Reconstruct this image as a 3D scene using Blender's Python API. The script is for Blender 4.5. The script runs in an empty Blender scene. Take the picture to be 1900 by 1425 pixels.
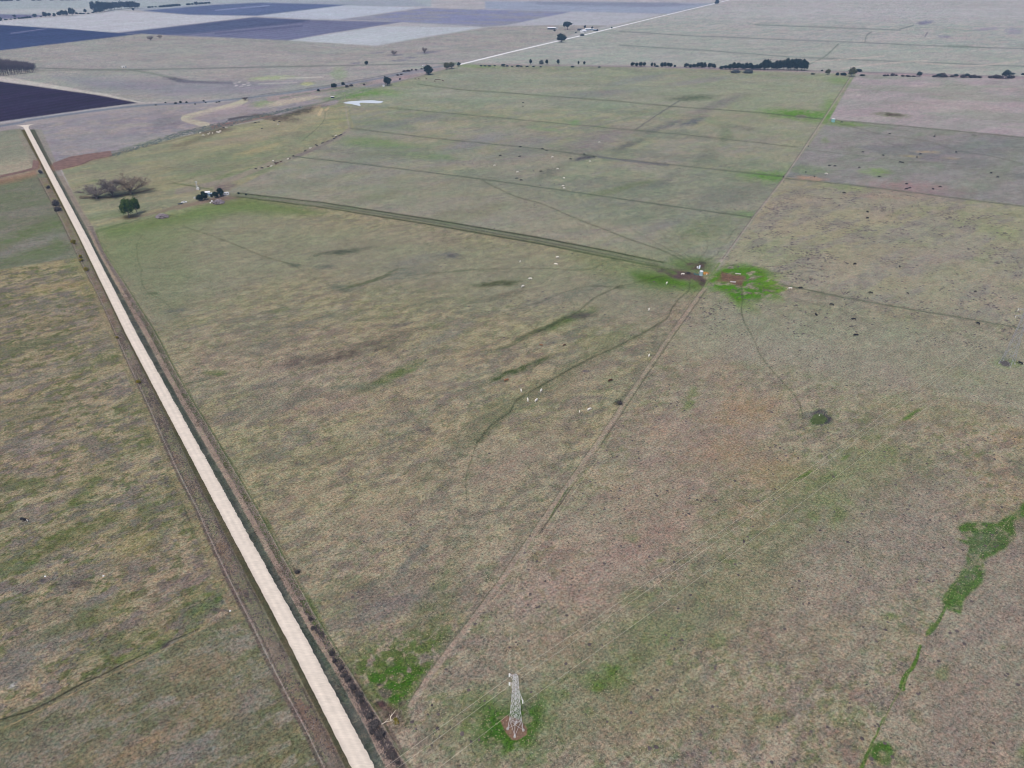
import bpy, bmesh, math, random
import numpy as np
from mathutils import Vector, Matrix
R = math.radians

# ------------------------------------------------------------------ camera
F_PX = 1370.0                       # focal length in pixels of a 1900 px wide picture
TH = math.atan(802.5 / F_PX)        # pitch below the horizontal
SN, CS = math.sin(TH), math.cos(TH)
CAMH = 200.0
sc = bpy.context.scene
col = sc.collection
cam_d = bpy.data.cameras.new('camera')
cam = bpy.data.objects.new('camera', cam_d)
col.objects.link(cam)
sc.camera = cam
cam.location = (0, 0, CAMH)
cam.rotation_euler = (math.pi / 2 - TH, 0, 0)
cam_d.sensor_width = 36.0
cam_d.lens = 36.0 * F_PX / 1900.0
cam_d.clip_start = 1.0
cam_d.clip_end = 90000.0

# ------------------------------------------------------------------ sky, sun, exposure
w = bpy.data.worlds.new('World')
sc.world = w
w.use_nodes = True
wn, wl = w.node_tree.nodes, w.node_tree.links
bg = wn['Background']
sky = wn.new('ShaderNodeTexSky')
sky.sky_type = 'NISHITA'
sky.sun_disc = False
SUN_EL, SUN_ROT = R(60), R(200)
sky.sun_elevation = SUN_EL
sky.sun_rotation = SUN_ROT
sky.altitude = 200
sky.air_density = 0.7
sky.dust_density = 4.0
sky.ozone_density = 1.0
wl.new(sky.outputs['Color'], bg.inputs['Color'])
bg.inputs['Strength'].default_value = 0.11
sun_d = bpy.data.lights.new('sun', 'SUN')
sun_d.energy = 1.45
sun_d.angle = R(12)
sun_d.color = (1.0, 0.93, 0.84)
sun_o = bpy.data.objects.new('sun', sun_d)
col.objects.link(sun_o)
dirv = Vector((math.sin(SUN_ROT) * math.cos(SUN_EL), math.cos(SUN_ROT) * math.cos(SUN_EL), math.sin(SUN_EL)))
sun_o.rotation_euler = dirv.to_track_quat('Z', 'Y').to_euler()
sun_o.location = (0, -50, 400)
sc.view_settings.view_transform = 'Standard'
sc.view_settings.look = 'None'
sc.view_settings.gamma = 1.0
sc.view_settings.exposure = 0.45

sc.cycles.filter_width = 1.05
HAZE_D = 1.05e-4                     # air: extinction per metre
T_ILL = np.array([1.09, 1.065, 1.12])        # what a white surface reads under this light
A_AIR = np.array([0.158, 0.26, 0.475])       # colour of the air itself at full depth


def un(px, py, z=0.0):
    """the point at height z that the photograph shows at px, py"""
    x = (px - 950.0) / F_PX
    y = (py - 712.5) / F_PX
    t = (CAMH - z) / (SN + y * CS)
    return Vector((x * t, (CS - y * SN) * t, z))


def ppm(px, py):
    """pixels per metre at a ground point"""
    return F_PX * (SN + (py - 712.5) / F_PX * CS) / CAMH


def lin(c):
    a = np.asarray(c, dtype=float) / 255.0
    return np.where(a <= 0.04045, a / 12.92, ((a + 0.055) / 1.055) ** 2.4)


# ------------------------------------------------------------------ materials
def new_mat(name, color, rough=0.9, spec=0.2, var=0.0, scale=1.0, metal=0.0, bump=0.0):
    m = bpy.data.materials.new(name)
    m.use_nodes = True
    nt = m.node_tree
    b = nt.nodes['Principled BSDF']
    b.inputs['Roughness'].default_value = rough
    b.inputs['Specular IOR Level'].default_value = spec
    b.inputs['Metallic'].default_value = metal
    tc = nt.nodes.new('ShaderNodeTexCoord')
    nz = nt.nodes.new('ShaderNodeTexNoise')
    nz.inputs['Scale'].default_value = scale
    nz.inputs['Detail'].default_value = 4.0
    nt.links.new(tc.outputs['Object'], nz.inputs['Vector'])
    mr = nt.nodes.new('ShaderNodeMapRange')
    mr.inputs['From Min'].default_value = 0.3
    mr.inputs['From Max'].default_value = 0.7
    mr.inputs['To Min'].default_value = 1.0 - var
    mr.inputs['To Max'].default_value = 1.0 + var
    nt.links.new(nz.outputs['Fac'], mr.inputs['Value'])
    mx = nt.nodes.new('ShaderNodeVectorMath')
    mx.operation = 'SCALE'
    mx.inputs[0].default_value = color[:3]
    nt.links.new(mr.outputs['Result'], mx.inputs['Scale'])
    nt.links.new(mx.outputs['Vector'], b.inputs['Base Color'])
    if bump:
        bp = nt.nodes.new('ShaderNodeBump')
        bp.inputs['Strength'].default_value = bump
        nt.links.new(nz.outputs['Fac'], bp.inputs['Height'])
        nt.links.new(bp.outputs['Normal'], b.inputs['Normal'])
    return m


def leaf_mat(name, c1, c2):
    """foliage: each leaf clump picks its own shade"""
    m = bpy.data.materials.new(name)
    m.use_nodes = True
    nt = m.node_tree
    b = nt.nodes['Principled BSDF']
    b.inputs['Roughness'].default_value = 0.8
    b.inputs['Specular IOR Level'].default_value = 0.15
    tc = nt.nodes.new('ShaderNodeTexCoord')
    nz = nt.nodes.new('ShaderNodeTexNoise')
    nz.inputs['Scale'].default_value = 0.7
    nz.inputs['Detail'].default_value = 5.0
    nt.links.new(tc.outputs['Object'], nz.inputs['Vector'])
    rp = nt.nodes.new('ShaderNodeValToRGB')
    rp.color_ramp.elements[0].position = 0.36
    rp.color_ramp.elements[0].color = (*c1, 1)
    rp.color_ramp.elements[1].position = 0.64
    rp.color_ramp.elements[1].color = (*c2, 1)
    nt.links.new(nz.outputs['Fac'], rp.inputs['Fac'])
    nt.links.new(rp.outputs['Color'], b.inputs['Base Color'])
    return m


# ------------------------------------------------------------------ object helpers
def tag(o, label=None, cat=None, group=None, kind=None):
    if label:
        o['label'] = label
    if cat:
        o['category'] = cat
    if group:
        o['group'] = group
    if kind:
        o['kind'] = kind
    return o


def empty(name, loc=(0, 0, 0), rz=0.0, label=None, cat=None, group=None):
    o = bpy.data.objects.new(name, None)
    o.empty_display_size = 0.5
    col.objects.link(o)
    o.location = loc
    o.rotation_euler = (0, 0, rz)
    return tag(o, label, cat, group)


class MB:
    """collects shapes, then links them as one mesh object"""
    def __init__(self):
        self.v = []
        self.f = []
        self.mi = []

    def face(self, idx, mi=0):
        self.f.append(idx)
        self.mi.append(mi)

    def box(self, c, s, rz=0.0, mi=0, taper=1.0):
        x, y, z = c
        a, b, h = s[0] / 2, s[1] / 2, s[2] / 2
        ca, sa = math.cos(rz), math.sin(rz)
        n = len(self.v)
        for k, (dx, dy, dz) in enumerate([(-a, -b, -h), (a, -b, -h), (a, b, -h), (-a, b, -h),
                                          (-a, -b, h), (a, -b, h), (a, b, h), (-a, b, h)]):
            if k > 3:
                dx *= taper
                dy *= taper
            self.v.append((x + dx * ca - dy * sa, y + dx * sa + dy * ca, z + dz))
        for q in ((3, 2, 1, 0), (4, 5, 6, 7), (0, 1, 5, 4), (1, 2, 6, 5), (2, 3, 7, 6), (3, 0, 4, 7)):
            self.face(tuple(n + i for i in q), mi)

    def tube(self, pts, radii, sides=6, mi=0, caps=True):
        pts = [Vector(p) for p in pts]
        if not hasattr(radii, '__len__'):
            radii = [radii] * len(pts)
        n0 = len(self.v)
        for i, p in enumerate(pts):
            d = (pts[min(i + 1, len(pts) - 1)] - pts[max(i - 1, 0)]).normalized()
            up = Vector((0, 0, 1)) if abs(d.z) < 0.9 else Vector((1, 0, 0))
            a = d.cross(up).normalized()
            b = d.cross(a)
            for k in range(sides):
                t = 2 * math.pi * k / sides
                self.v.append(tuple(p + (a * math.cos(t) + b * math.sin(t)) * radii[i]))
        for i in range(len(pts) - 1):
            for k in range(sides):
                k2 = (k + 1) % sides
                self.face((n0 + i * sides + k, n0 + i * sides + k2, n0 + (i + 1) * sides + k2, n0 + (i + 1) * sides + k), mi)
        if caps and sides > 2:
            self.face(tuple(n0 + k for k in reversed(range(sides))), mi)
            self.face(tuple(n0 + (len(pts) - 1) * sides + k for k in range(sides)), mi)

    def lathe(self, prof, sides=20, c=(0, 0, 0), mi=0):
        n0 = len(self.v)
        for r, z in prof:
            for k in range(sides):
                t = 2 * math.pi * k / sides
                self.v.append((c[0] + r * math.cos(t), c[1] + r * math.sin(t), c[2] + z))
        for i in range(len(prof) - 1):
            for k in range(sides):
                k2 = (k + 1) % sides
                self.face((n0 + i * sides + k, n0 + i * sides + k2, n0 + (i + 1) * sides + k2, n0 + (i + 1) * sides + k), mi)
        self.face(tuple(n0 + k for k in reversed(range(sides))), mi)
        self.face(tuple(n0 + (len(prof) - 1) * sides + k for k in range(sides)), mi)

    def build(self, name, mats, parent=None, smooth=False):
        me = bpy.data.meshes.new(name)
        me.from_pydata(self.v, [], self.f)
        if not isinstance(mats, (list, tuple)):
            mats = [mats]
        for m in mats:
            me.materials.append(m)
        if len(mats) > 1:
            me.polygons.foreach_set('material_index', self.mi)
        if smooth:
            me.polygons.foreach_set('use_smooth', [True] * len(self.f))
        me.update()
        o = bpy.data.objects.new(name, me)
        col.objects.link(o)
        if parent:
            o.parent = parent
        return o


def copy_tree(o, parent=None):
    c = o.copy()
    col.objects.link(c)
    c.parent = parent
    for ch in list(o.children):
        copy_tree(ch, c)
    return c

# ------------------------------------------------------------------ the land
# One sheet, fine near the camera and coarser with distance, its colour kept per vertex.
def _hash(ix, iy, s):
    h = (ix.astype(np.int64) * 374761393 + iy.astype(np.int64) * 668265263 + s * 974711) & 0xFFFFFFFF
    h = ((h ^ (h >> 13)) * 1274126177) & 0xFFFFFFFF
    h = h ^ (h >> 16)
    return (h & 0xFFFF).astype(np.float32) / 65535.0


def vnoise(x, y, s):
    ix = np.floor(x)
    iy = np.floor(y)
    fx = (x - ix).astype(np.float32)
    fy = (y - iy).astype(np.float32)
    fx = fx * fx * (3 - 2 * fx)
    fy = fy * fy * (3 - 2 * fy)
    a = _hash(ix, iy, s)
    b = _hash(ix + 1, iy, s)
    c = _hash(ix, iy + 1, s)
    d = _hash(ix + 1, iy + 1, s)
    return (a + (b - a) * fx) * (1 - fy) + (c + (d - c) * fx) * fy


def fbm(x, y, scale, octv, s, rot=0.0, stretch=1.0, gain=0.55):
    ca, sa = math.cos(rot), math.sin(rot)
    u = (x * ca + y * sa) / (scale * stretch)
    v = (-x * sa + y * ca) / scale
    o = 0.0
    amp, tot = 1.0, 0.0
    for k in range(octv):
        o = o + amp * vnoise(u + 17.3 * k, v - 9.1 * k, s + k)
        tot += amp
        amp *= gain
        u = u * 2.03
        v = v * 2.03
    return o / tot


def sstep(a, b, x):
    t = np.clip((x - a) / (b - a), 0, 1)
    return t * t * (3 - 2 * t)


DU, DV = 1.7, 1.5
U1 = np.arange(-420, 2321, DU)
V1 = np.arange(-62, 1621, DV)
NR, NC = len(V1), len(U1)
UU, VV = np.meshgrid(U1, V1)
_t = CAMH / (SN + (VV - 712.5) / F_PX * CS)
GX = (UU - 950.0) / F_PX * _t
GY = (CS - (VV - 712.5) / F_PX * SN) * _t
GD = np.sqrt(GX ** 2 + GY ** 2 + CAMH ** 2)
GP = F_PX / _t                                   # pixels per metre there
COL = np.zeros((NR, NC, 3), np.float32)
TUFT = np.zeros((NR, NC), np.float32)
GRAIN = np.ones((NR, NC), np.float32)
# ragged edges: two fields of small offsets in metres
W1 = (fbm(GX, GY, 14, 4, 3) - 0.5)
W2 = (fbm(GX, GY, 14, 4, 57) - 0.5)
STREAK = R(38)


def box_of(u0, u1, v0, v1):
    c0 = max(0, int((u0 - U1[0]) / DU) - 1)
    c1 = min(NC, int((u1 - U1[0]) / DU) + 3)
    r0 = max(0, int((v0 - V1[0]) / DV) - 1)
    r1 = min(NR, int((v1 - V1[0]) / DV) + 3)
    return slice(r0, r1), slice(c0, c1)


def warped(sl, rag):
    g = GP[sl]
    k = np.minimum(g * rag, 60)
    return UU[sl] + W1[sl] * 2 * k, VV[sl] + W2[sl] * 2 * k * (g * CAMH / F_PX)


def put(sl, rgb, a, grain=None, tuft=None):
    a = np.clip(a, 0, 1)[..., None].astype(np.float32)
    COL[sl] = COL[sl] * (1 - a) + lin(rgb).astype(np.float32) * a
    if grain is not None:
        GRAIN[sl] = GRAIN[sl] * (1 - a[..., 0]) + grain * a[..., 0]
    if tuft is not None:
        TUFT[sl] = TUFT[sl] * (1 - a[..., 0]) + tuft * a[..., 0]


def poly_mask(sl, pts, soft=1.2, rag=0.0):
    u, v = warped(sl, rag) if rag else (UU[sl], VV[sl])
    inside = np.zeros(u.shape, bool)
    dist = np.full(u.shape, 1e9)
    n = len(pts)
    for i in range(n):
        x0, y0 = pts[i]
        x1, y1 = pts[(i + 1) % n]
        cond = ((y0 > v) != (y1 > v))
        with np.errstate(divide='ignore', invalid='ignore'):
            xi = (x1 - x0) * (v - y0) / ((y1 - y0) if y1 != y0 else 1e-9) + x0
        inside ^= cond & (u < xi)
        dx, dy = x1 - x0, y1 - y0
        t = np.clip(((u - x0) * dx + (v - y0) * dy) / (dx * dx + dy * dy + 1e-9), 0, 1)
        dist = np.minimum(dist, np.hypot(u - x0 - t * dx, v - y0 - t * dy))
    s = np.where(inside, dist, -dist)
    return np.clip(s / (2 * soft) + 0.5, 0, 1)


def fill(pts, rgb, a=1.0, soft=1.0, rag=0.0, grain=None, tuft=None, noise=None):
    us = [p[0] for p in pts]
    vs = [p[1] for p in pts]
    m = soft + (40 if rag else 2)
    sl = box_of(min(us) - m, max(us) + m, min(vs) - m, max(vs) + m)
    k = poly_mask(sl, pts, soft, rag) * a
    if noise is not None:
        k = k * noise[sl]
    put(sl, rgb, k, grain, tuft)


def blob(cu, cv, ru, rv, ang, rgb, a=1.0, rag=2.0, edge=0.5, grain=None, tuft=None, noise=None):
    """an uneven oval patch"""
    rr = max(ru, rv) * 1.6 + 30
    sl = box_of(cu - rr, cu + rr, cv - rr, cv + rr)
    u, v = warped(sl, rag)
    ca, sa = math.cos(R(ang)), math.sin(R(ang))
    du, dv = u - cu, v - cv
    d = np.hypot((du * ca + dv * sa) / ru, (-du * sa + dv * ca) / rv)
    k = sstep(1 + edge, 1 - edge, d + (0.5 - nF[sl]) * 1.1) * a
    k = k * (noise[sl] if noise is not None else np.clip(0.15 + 1.55 * nT[sl], 0.35, 1.15))
    put(sl, rgb, k, grain, tuft)


def smooth_pts(pts, n=6):
    if len(pts) < 3:
        return pts
    out = []
    P = [pts[0]] + list(pts) + [pts[-1]]
    for i in range(1, len(P) - 2):
        p0, p1, p2, p3 = [np.array(q[:2], float) for q in P[i - 1:i + 3]]
        for k in range(n):
            t = k / n
            q = 0.5 * ((2 * p1) + (-p0 + p2) * t + (2 * p0 - 5 * p1 + 4 * p2 - p3) * t * t + (-p0 + 3 * p1 - 3 * p2 + p3) * t ** 3)
            out.append(tuple(q))
    out.append(tuple(pts[-1][:2]))
    return out


def line(pts, w0, rgb, a=1.0, w1=None, soft=0.9, rag=0.5, curve=True, grain=None, tuft=None, noise=None):
    """a strip along a path; widths as the photograph shows them at each end"""
    w1 = w0 if w1 is None else w1
    q = smooth_pts(pts) if curve else pts
    L = [0]
    for i in range(len(q) - 1):
        L.append(L[-1] + math.dist(q[i], q[i + 1]))
    us = [p[0] for p in q]
    vs = [p[1] for p in q]
    m = max(w0, w1) + soft + (12 if rag else 2)
    sl = box_of(min(us) - m, max(us) + m, min(vs) - m, max(vs) + m)
    K = np.zeros(UU[sl].shape)
    r0, c0 = sl[0].start, sl[1].start
    for i in range(len(q) - 1):
        x0, y0 = q[i]
        x1, y1 = q[i + 1]
        s2 = box_of(min(x0, x1) - m, max(x0, x1) + m, min(y0, y1) - m, max(y0, y1) + m)
        if s2[0].stop <= s2[0].start or s2[1].stop <= s2[1].start:
            continue
        u, v = warped(s2, rag) if rag else (UU[s2], VV[s2])
        dx, dy = x1 - x0, y1 - y0
        t = np.clip(((u - x0) * dx + (v - y0) * dy) / (dx * dx + dy * dy + 1e-9), 0, 1)
        d = np.hypot(u - x0 - t * dx, v - y0 - t * dy)
        ww = (w0 + (w1 - w0) * (L[i] + t * (L[i + 1] - L[i])) / L[-1]) / 2
        k = np.clip((ww + soft - d) / (2 * soft), 0, 1) * np.minimum(1, 2 * ww / (2 * soft) + 0.35)
        loc = (slice(s2[0].start - r0, s2[0].stop - r0), slice(s2[1].start - c0, s2[1].stop - c0))
        K[loc] = np.maximum(K[loc], k)
    K = K * a
    if noise is not None:
        K = K * noise[sl]
    put(sl, rgb, K, grain, tuft)


ALL = (slice(0, NR), slice(0, NC))
# noises shared by the zones
nS = fbm(GX, GY, 9, 5, 11, STREAK, 3.5)          # streaks, 10-40 m
nS2 = fbm(GX, GY, 22, 5, 23, STREAK, 3.2)        # long streaks
nP = fbm(GX, GY, 16, 5, 31)                      # round patches
nF = fbm(GX, GY, 4.0, 4, 41, STREAK, 1.6)        # small mottling
nL = fbm(GX, GY, 90, 4, 51)                      # wide drift
nFar = fbm(GX, GY, 70, 4, 61, R(-20), 2.0)
nT = fbm(GX, GY, 2.6, 4, 45, STREAK, 1.5)
nT2 = fbm(GX, GY, 3.4, 4, 46, STREAK, 2.0)


nM = fbm(GX, GY, 1.6, 3, 43, STREAK, 1.2) - 0.5   # single clumps of grass
nM *= np.clip(1.3 - GD / 900, 0.15, 1)


def mottle(mask, items, sl=None):
    """items: (colour, noise, threshold, softness, strength)"""
    sl = sl or ALL
    for rgb, nz, th, so, st in items:
        k = sstep(th - so, th + so, nz[sl] + nM[sl] * 0.45) * st * mask
        put(sl, rgb, k)


def region(pts, base, items, soft=1.2, rag=0.3, grain=1.0, tuft=0.0):
    us = [p[0] for p in pts]
    vs = [p[1] for p in pts]
    sl = box_of(min(us) - 12, max(us) + 12, min(vs) - 12, max(vs) + 12)
    u_ = poly_mask(sl, pts, soft * 2.5, rag)
    m = np.clip(u_ * 2, 0, 1)                 # reaches a little past the line, so that neighbours meet
    put(sl, base, m, grain, tuft)
    mottle(m, items, sl)
    return m


# ---- wide default
put(ALL, (155, 153, 162), np.ones((NR, NC)), 0.6, 0.0)
mottle(np.ones((NR, NC)), [((146, 151, 160), nFar, 0.52, 0.12, 0.5), ((166, 160, 166), nL, 0.55, 0.1, 0.5),
                           ((140, 140, 150), nS2, 0.6, 0.1, 0.4)])
FAR = [((144, 150, 157), nFar, 0.5, 0.12, 0.6), ((162, 158, 163), nS2, 0.54, 0.1, 0.5), ((136, 136, 150), nL, 0.56, 0.08, 0.4)]
# far right plain, beyond the tree line
region([(860, 118), (1330, 4), (2400, 4), (2400, 160), (1900, 146), (1200, 126)], (146, 147, 153),
       [((135, 146, 146), nFar, 0.52, 0.1, 0.6), ((158, 152, 157), nS2, 0.54, 0.08, 0.6), ((128, 135, 142), nS, 0.6, 0.08, 0.5),
        ((163, 156, 158), nP, 0.6, 0.08, 0.4)])
fill([(1330, 4), (2400, 4), (2400, 52), (1250, 30)], (158, 157, 168), 0.6, 14)
fill([(860, 118), (1150, 48), (1500, 80), (1900, 100), (1900, 146)], (140, 145, 144), 0.45, 12)
# far left, cream and blue fields
fill([(-420, -40), (800, -40), (800, 12), (470, 4), (215, 20), (0, 30), (-420, 60)], (144, 154, 164), 1, 1)
fill([(-420, 22), (120, 17), (205, 14), (200, 18), (60, 24), (-420, 40)], (158, 160, 168), 1, 3)
fill([(-420, 32), (0, 26), (95, 28), (60, 33), (-420, 52)], (104, 110, 140), 1, 1)
fill([(230, 17), (300, 13), (400, 7), (480, 3), (640, 2), (760, 0), (800, 12), (640, 12), (475, 30), (360, 28)], (138, 146, 162), 1, 1)
fill([(262, 20), (400, 9), (480, 5), (645, 9), (475, 29), (360, 28)], (88, 104, 140), 1, 0.8)
line([(400, 19), (500, 10)], 1.2, (140, 148, 185), 0.8, rag=0)
fill([(-420, 62), (0, 39), (60, 35), (165, 27), (215, 20), (360, 28), (475, 30), (220, 61), (110, 53), (0, 46), (-420, 42)], (164, 166, 178), 1, 0.8)
fill([(-420, 36), (0, 46), (115, 53), (220, 61), (262, 64), (140, 82), (0, 94), (-420, 130)], (66, 82, 118), 1, 0.8)
line([(20, 62), (86, 53)], 1.3, (120, 125, 160), 0.8, rag=0)
fill([(220, 61), (470, 32), (580, 37), (745, 41), (610, 62), (530, 76), (470, 75), (330, 68), (262, 64)], (102, 108, 138), 1, 0.8)
fill([(222, 61), (470, 33), (575, 37), (560, 42), (380, 60), (300, 66)], (76, 90, 122), 0.85, 2)
line([(352, 66), (480, 52), (560, 44)], 1.2, (122, 126, 150), 0.6, rag=0)
line([(400, 62), (480, 55), (560, 48)], 3, (76, 84, 116), 0.6, rag=2)
fill([(478, 30), (640, 10), (780, 14), (632, 36), (580, 36)], (160, 166, 182), 1, 0.8)
fill([(632, 36), (790, 15), (900, 18), (1010, 20), (1060, 22), (945, 46), (900, 50), (745, 41)], (128, 131, 148), 1, 0.8)
mottle(poly_mask(ALL, [(632, 36), (790, 15), (1060, 22), (945, 46), (745, 41)]), [((118, 124, 160), nFar, 0.5, 0.06, 0.8)])
fill([(900, 2), (1330, 6), (1240, 26), (1060, 22), (900, 17)], (134, 143, 166), 1, 2)
fill([(980, 3), (1250, 5), (1290, 9), (1200, 13), (1000, 8)], (116, 124, 148), 0.8, 2)
fill([(530, 76), (705, 49), (905, 51), (780, 70), (700, 85), (620, 82)], (162, 167, 178), 1, 0.8)
fill([(905, 50), (700, 86), (850, 117), (1130, 46), (1010, 47)], (142, 142, 145), 1, 1.5)
fill([(940, 47), (1060, 22), (1230, 27), (1130, 47)], (154, 156, 168), 1, 1)
# grey grass plain left of the far road
LW = region([(-420, 130), (0, 95), (262, 64), (530, 76), (700, 86), (905, 52), (1010, 48), (1120, 48), (860, 118), (480, 180), (262, 190), (0, 145)],
            (142, 139, 145), [((135, 139, 141), nFar, 0.5, 0.1, 0.7), ((148, 142, 145), nL, 0.52, 0.08, 0.5), ((126, 127, 138), nS, 0.62, 0.06, 0.5)], soft=0.8, rag=0)
line([(60, 126), (230, 129), (470, 125), (700, 120), (850, 117)], 1.8, (102, 110, 116), 1.0)
line([(70, 131), (230, 130), (262, 133), (300, 140), (330, 147)], 1.5, (112, 120, 120), 0.8, 4)
blob(330, 148, 24, 4, 8, (78, 82, 100), 0.85, 3)
line([(330, 150), (380, 153), (430, 154)], 5, (84, 86, 106), 0.9)
fill([(100, 142), (330, 152), (440, 148), (560, 150), (480, 172), (330, 178), (180, 165)], (122, 121, 140), 0.75, 8, 3)
for x, y in ((436, 155), (444, 152), (452, 157), (460, 154), (448, 160), (438, 159), (462, 158)):
    blob(x, y, 3.5, 0.9, -8, (190, 185, 195), 0.8, 1)
blob(500, 145, 40, 4, -3, (150, 165, 125), 0.6, 5)
blob(570, 155, 12, 3, -3, (170, 172, 110), 0.5, 5)
blob(628, 137, 14, 12, 10, (128, 145, 120), 0.6, 5)
line([(520, 145), (600, 143)], 1.5, (185, 180, 180), 0.7)
line([(480, 156), (550, 153)], 1.3, (180, 176, 178), 0.7)
for x, y, r in ((742, 112, 16), (762, 107, 12), (660, 117, 10), (700, 98, 12), (800, 96, 16), (735, 102, 16), (790, 98, 18)):
    blob(x, y, r, 1.6, -3, (108, 108, 130), 0.8, 2)  # dusky patches; those at the two bare trees are painted tree shade
# ploughed field, its pale margin, the crossing road
fill([(-420, 128), (0, 141), (90, 156), (200, 175), (262, 190), (320, 190), (300, 196), (240, 192), (150, 178), (0, 152), (-420, 138)], (168, 162, 165), 1, 1)
fill([(-420, 142), (0, 151), (60, 159), (180, 176), (258, 191), (200, 198), (120, 209), (0, 226), (-420, 290)], (56, 58, 86), 1, 0.9, grain=1.0)
fill([(-420, 300), (0, 229), (120, 212), (262, 192), (380, 186), (380, 200), (240, 207), (60, 236), (-420, 320)], (140, 134, 140), 1, 1.5)
ZL = region([(50, 238), (240, 205), (370, 196), (560, 172), (760, 135), (850, 122), (640, 190), (520, 212), (330, 252), (200, 286), (90, 306)],
            (133, 129, 141), [((124, 122, 138), nS2, 0.5, 0.1, 0.7), ((146, 138, 140), nP, 0.55, 0.08, 0.6)], soft=1.5)
blob(310, 228, 30, 11, -14, (112, 112, 126), 0.7, 4)
line([(455, 186), (430, 196), (350, 216), (345, 222), (385, 232)], 9, (165, 160, 148), 0.9)
blob(420, 208, 60, 9, -10, (142, 131, 142), 0.8, 4)
blob(490, 192, 24, 6, -8, (118, 138, 105), 0.7, 4)
blob(540, 188, 50, 5, -10, (165, 155, 145), 0.8, 5)
line([(-420, 300), (0, 234), (60, 222), (240, 198), (370, 190), (480, 179), (600, 163), (700, 146), (760, 133), (850, 118)], 4.5, (104, 114, 134), 0.95, 2.0, rag=0)
line([(500, 184), (620, 166), (700, 152), (770, 140), (850, 124)], 9, (146, 130, 138), 0.7, 5)
line([(480, 176), (600, 160), (760, 131)], 1.2, (84, 92, 108), 0.9, rag=0.3)
line([(520, 182), (620, 165), (690, 152)], 3, (96, 110, 104), 0.7, 3, noise=sstep(0.42, 0.55, nP))
# verge by the tree line at the top
fill([(760, 133), (880, 121), (1200, 128), (1500, 135), (1900, 148), (2400, 165), (2400, 158), (1900, 142), (1500, 130), (1200, 122), (880, 118)], (142, 126, 138), 0.9, 1.4)
line([(880, 121), (1200, 124), (1500, 131), (1900, 143), (2400, 158)], 1.3, (108, 108, 125), 0.8, rag=0)
line([(880, 125), (1010, 124), (1200, 127), (1350, 131)], 2, (110, 110, 118), 0.7, noise=sstep(0.48, 0.56, nS))
# ---- upper middle paddocks
ZC = region([(430, 366), (420, 340), (600, 240), (630, 188), (730, 156), (860, 122), (1200, 127), (1588, 140), (1540, 222), (1460, 330), (1335, 508), (1312, 520)], (130, 131, 115),
            [((140, 137, 122), nS2, 0.52, 0.1, 0.7), ((113, 127, 112), nP, 0.5, 0.1, 0.6), ((122, 121, 124), nS, 0.57, 0.09, 0.6),
             ((134, 127, 128), nL, 0.54, 0.06, 0.4), ((104, 116, 108), nFar, 0.62, 0.06, 0.5), ((144, 143, 126), nF, 0.6, 0.1, 0.35)], tuft=0.04)
fill([(640, 190), (860, 125), (1580, 142), (1535, 205), (900, 200)], (131, 140, 135), 0.4, 14, 4)
fill([(1120, 150), (1560, 142), (1470, 320), (1380, 250)], (134, 136, 122), 0.35, 25, 6)
fill([(470, 345), (900, 330), (1250, 440), (1300, 490), (900, 420)], (128, 125, 116), 0.4, 20, 6)
for (u, v, ru, rv, an, c, a) in [
        (880, 265, 60, 10, -14, (118, 118, 130), 0.7), (760, 225, 90, 7, -12, (112, 116, 122), 0.6), (690, 290, 60, 9, -10, (110, 120, 106), 0.5),
        (1110, 262, 60, 14, -14, (122, 114, 124), 0.75), (990, 262, 50, 10, -8, (118, 116, 124), 0.6), (1230, 235, 34, 5, -18, (92, 96, 106), 0.75),
        (1285, 226, 22, 5, -16, (86, 92, 108), 0.8), (1330, 195, 50, 7, -20, (112, 108, 118), 0.7), (1285, 182, 40, 5, -4, (84, 96, 88), 0.85),
        (1170, 268, 34, 5, -22, (92, 98, 100), 0.75), (1085, 293, 18, 4, -12, (76, 78, 92), 0.85), (960, 285, 50, 9, -12, (110, 112, 118), 0.6),
        (1020, 320, 34, 7, -26, (96, 104, 100), 0.65), (1190, 345, 60, 8, -4, (98, 106, 104), 0.6), (1240, 330, 30, 8, -30, (100, 106, 104), 0.55),
        (1150, 350, 60, 5, -14, (104, 118, 84), 0.55), (1310, 290, 14, 26, 40, (102, 112, 104), 0.6), (1345, 252, 12, 14, 30, (98, 112, 96), 0.7),
        (1380, 238, 34, 4, 8, (104, 108, 106), 0.6), (1350, 365, 60, 14, -12, (106, 110, 108), 0.6), (1200, 400, 60, 8, -16, (106, 116, 104), 0.5),
        (850, 400, 80, 12, -12, (112, 116, 98), 0.5), (700, 365, 60, 8, -12, (106, 116, 96), 0.5), (1300, 430, 60, 18, -20, (96, 112, 82), 0.55),
        (1225, 420, 50, 8, -22, (110, 110, 118), 0.5), (1100, 175, 80, 6, -6, (116, 118, 128), 0.6), (1180, 148, 60, 5, -10, (112, 118, 128), 0.6),
        (1300, 150, 60, 4, -8, (118, 116, 130), 0.5), (1050, 165, 60, 4, -4, (146, 142, 135), 0.6), (820, 175, 60, 5, -4, (140, 140, 136), 0.5),
        (640, 312, 70, 10, -12, (120, 120, 128), 0.5), (560, 340, 50, 7, -10, (110, 118, 104), 0.4)]:
    blob(u, v, ru, rv, an, c, a, 6, 0.7)
line([(1180, 240), (1215, 216), (1240, 200), (1262, 186)], 2, (94, 98, 104), 0.85, rag=1)
line([(1060, 240), (1115, 232), (1180, 216)], 2, (104, 110, 110), 0.7, rag=1)
blob(1068, 228, 9, 5, 0, (104, 138, 98), 0.7)
blob(1010, 240, 30, 3, 6, (104, 134, 98), 0.5)
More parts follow.
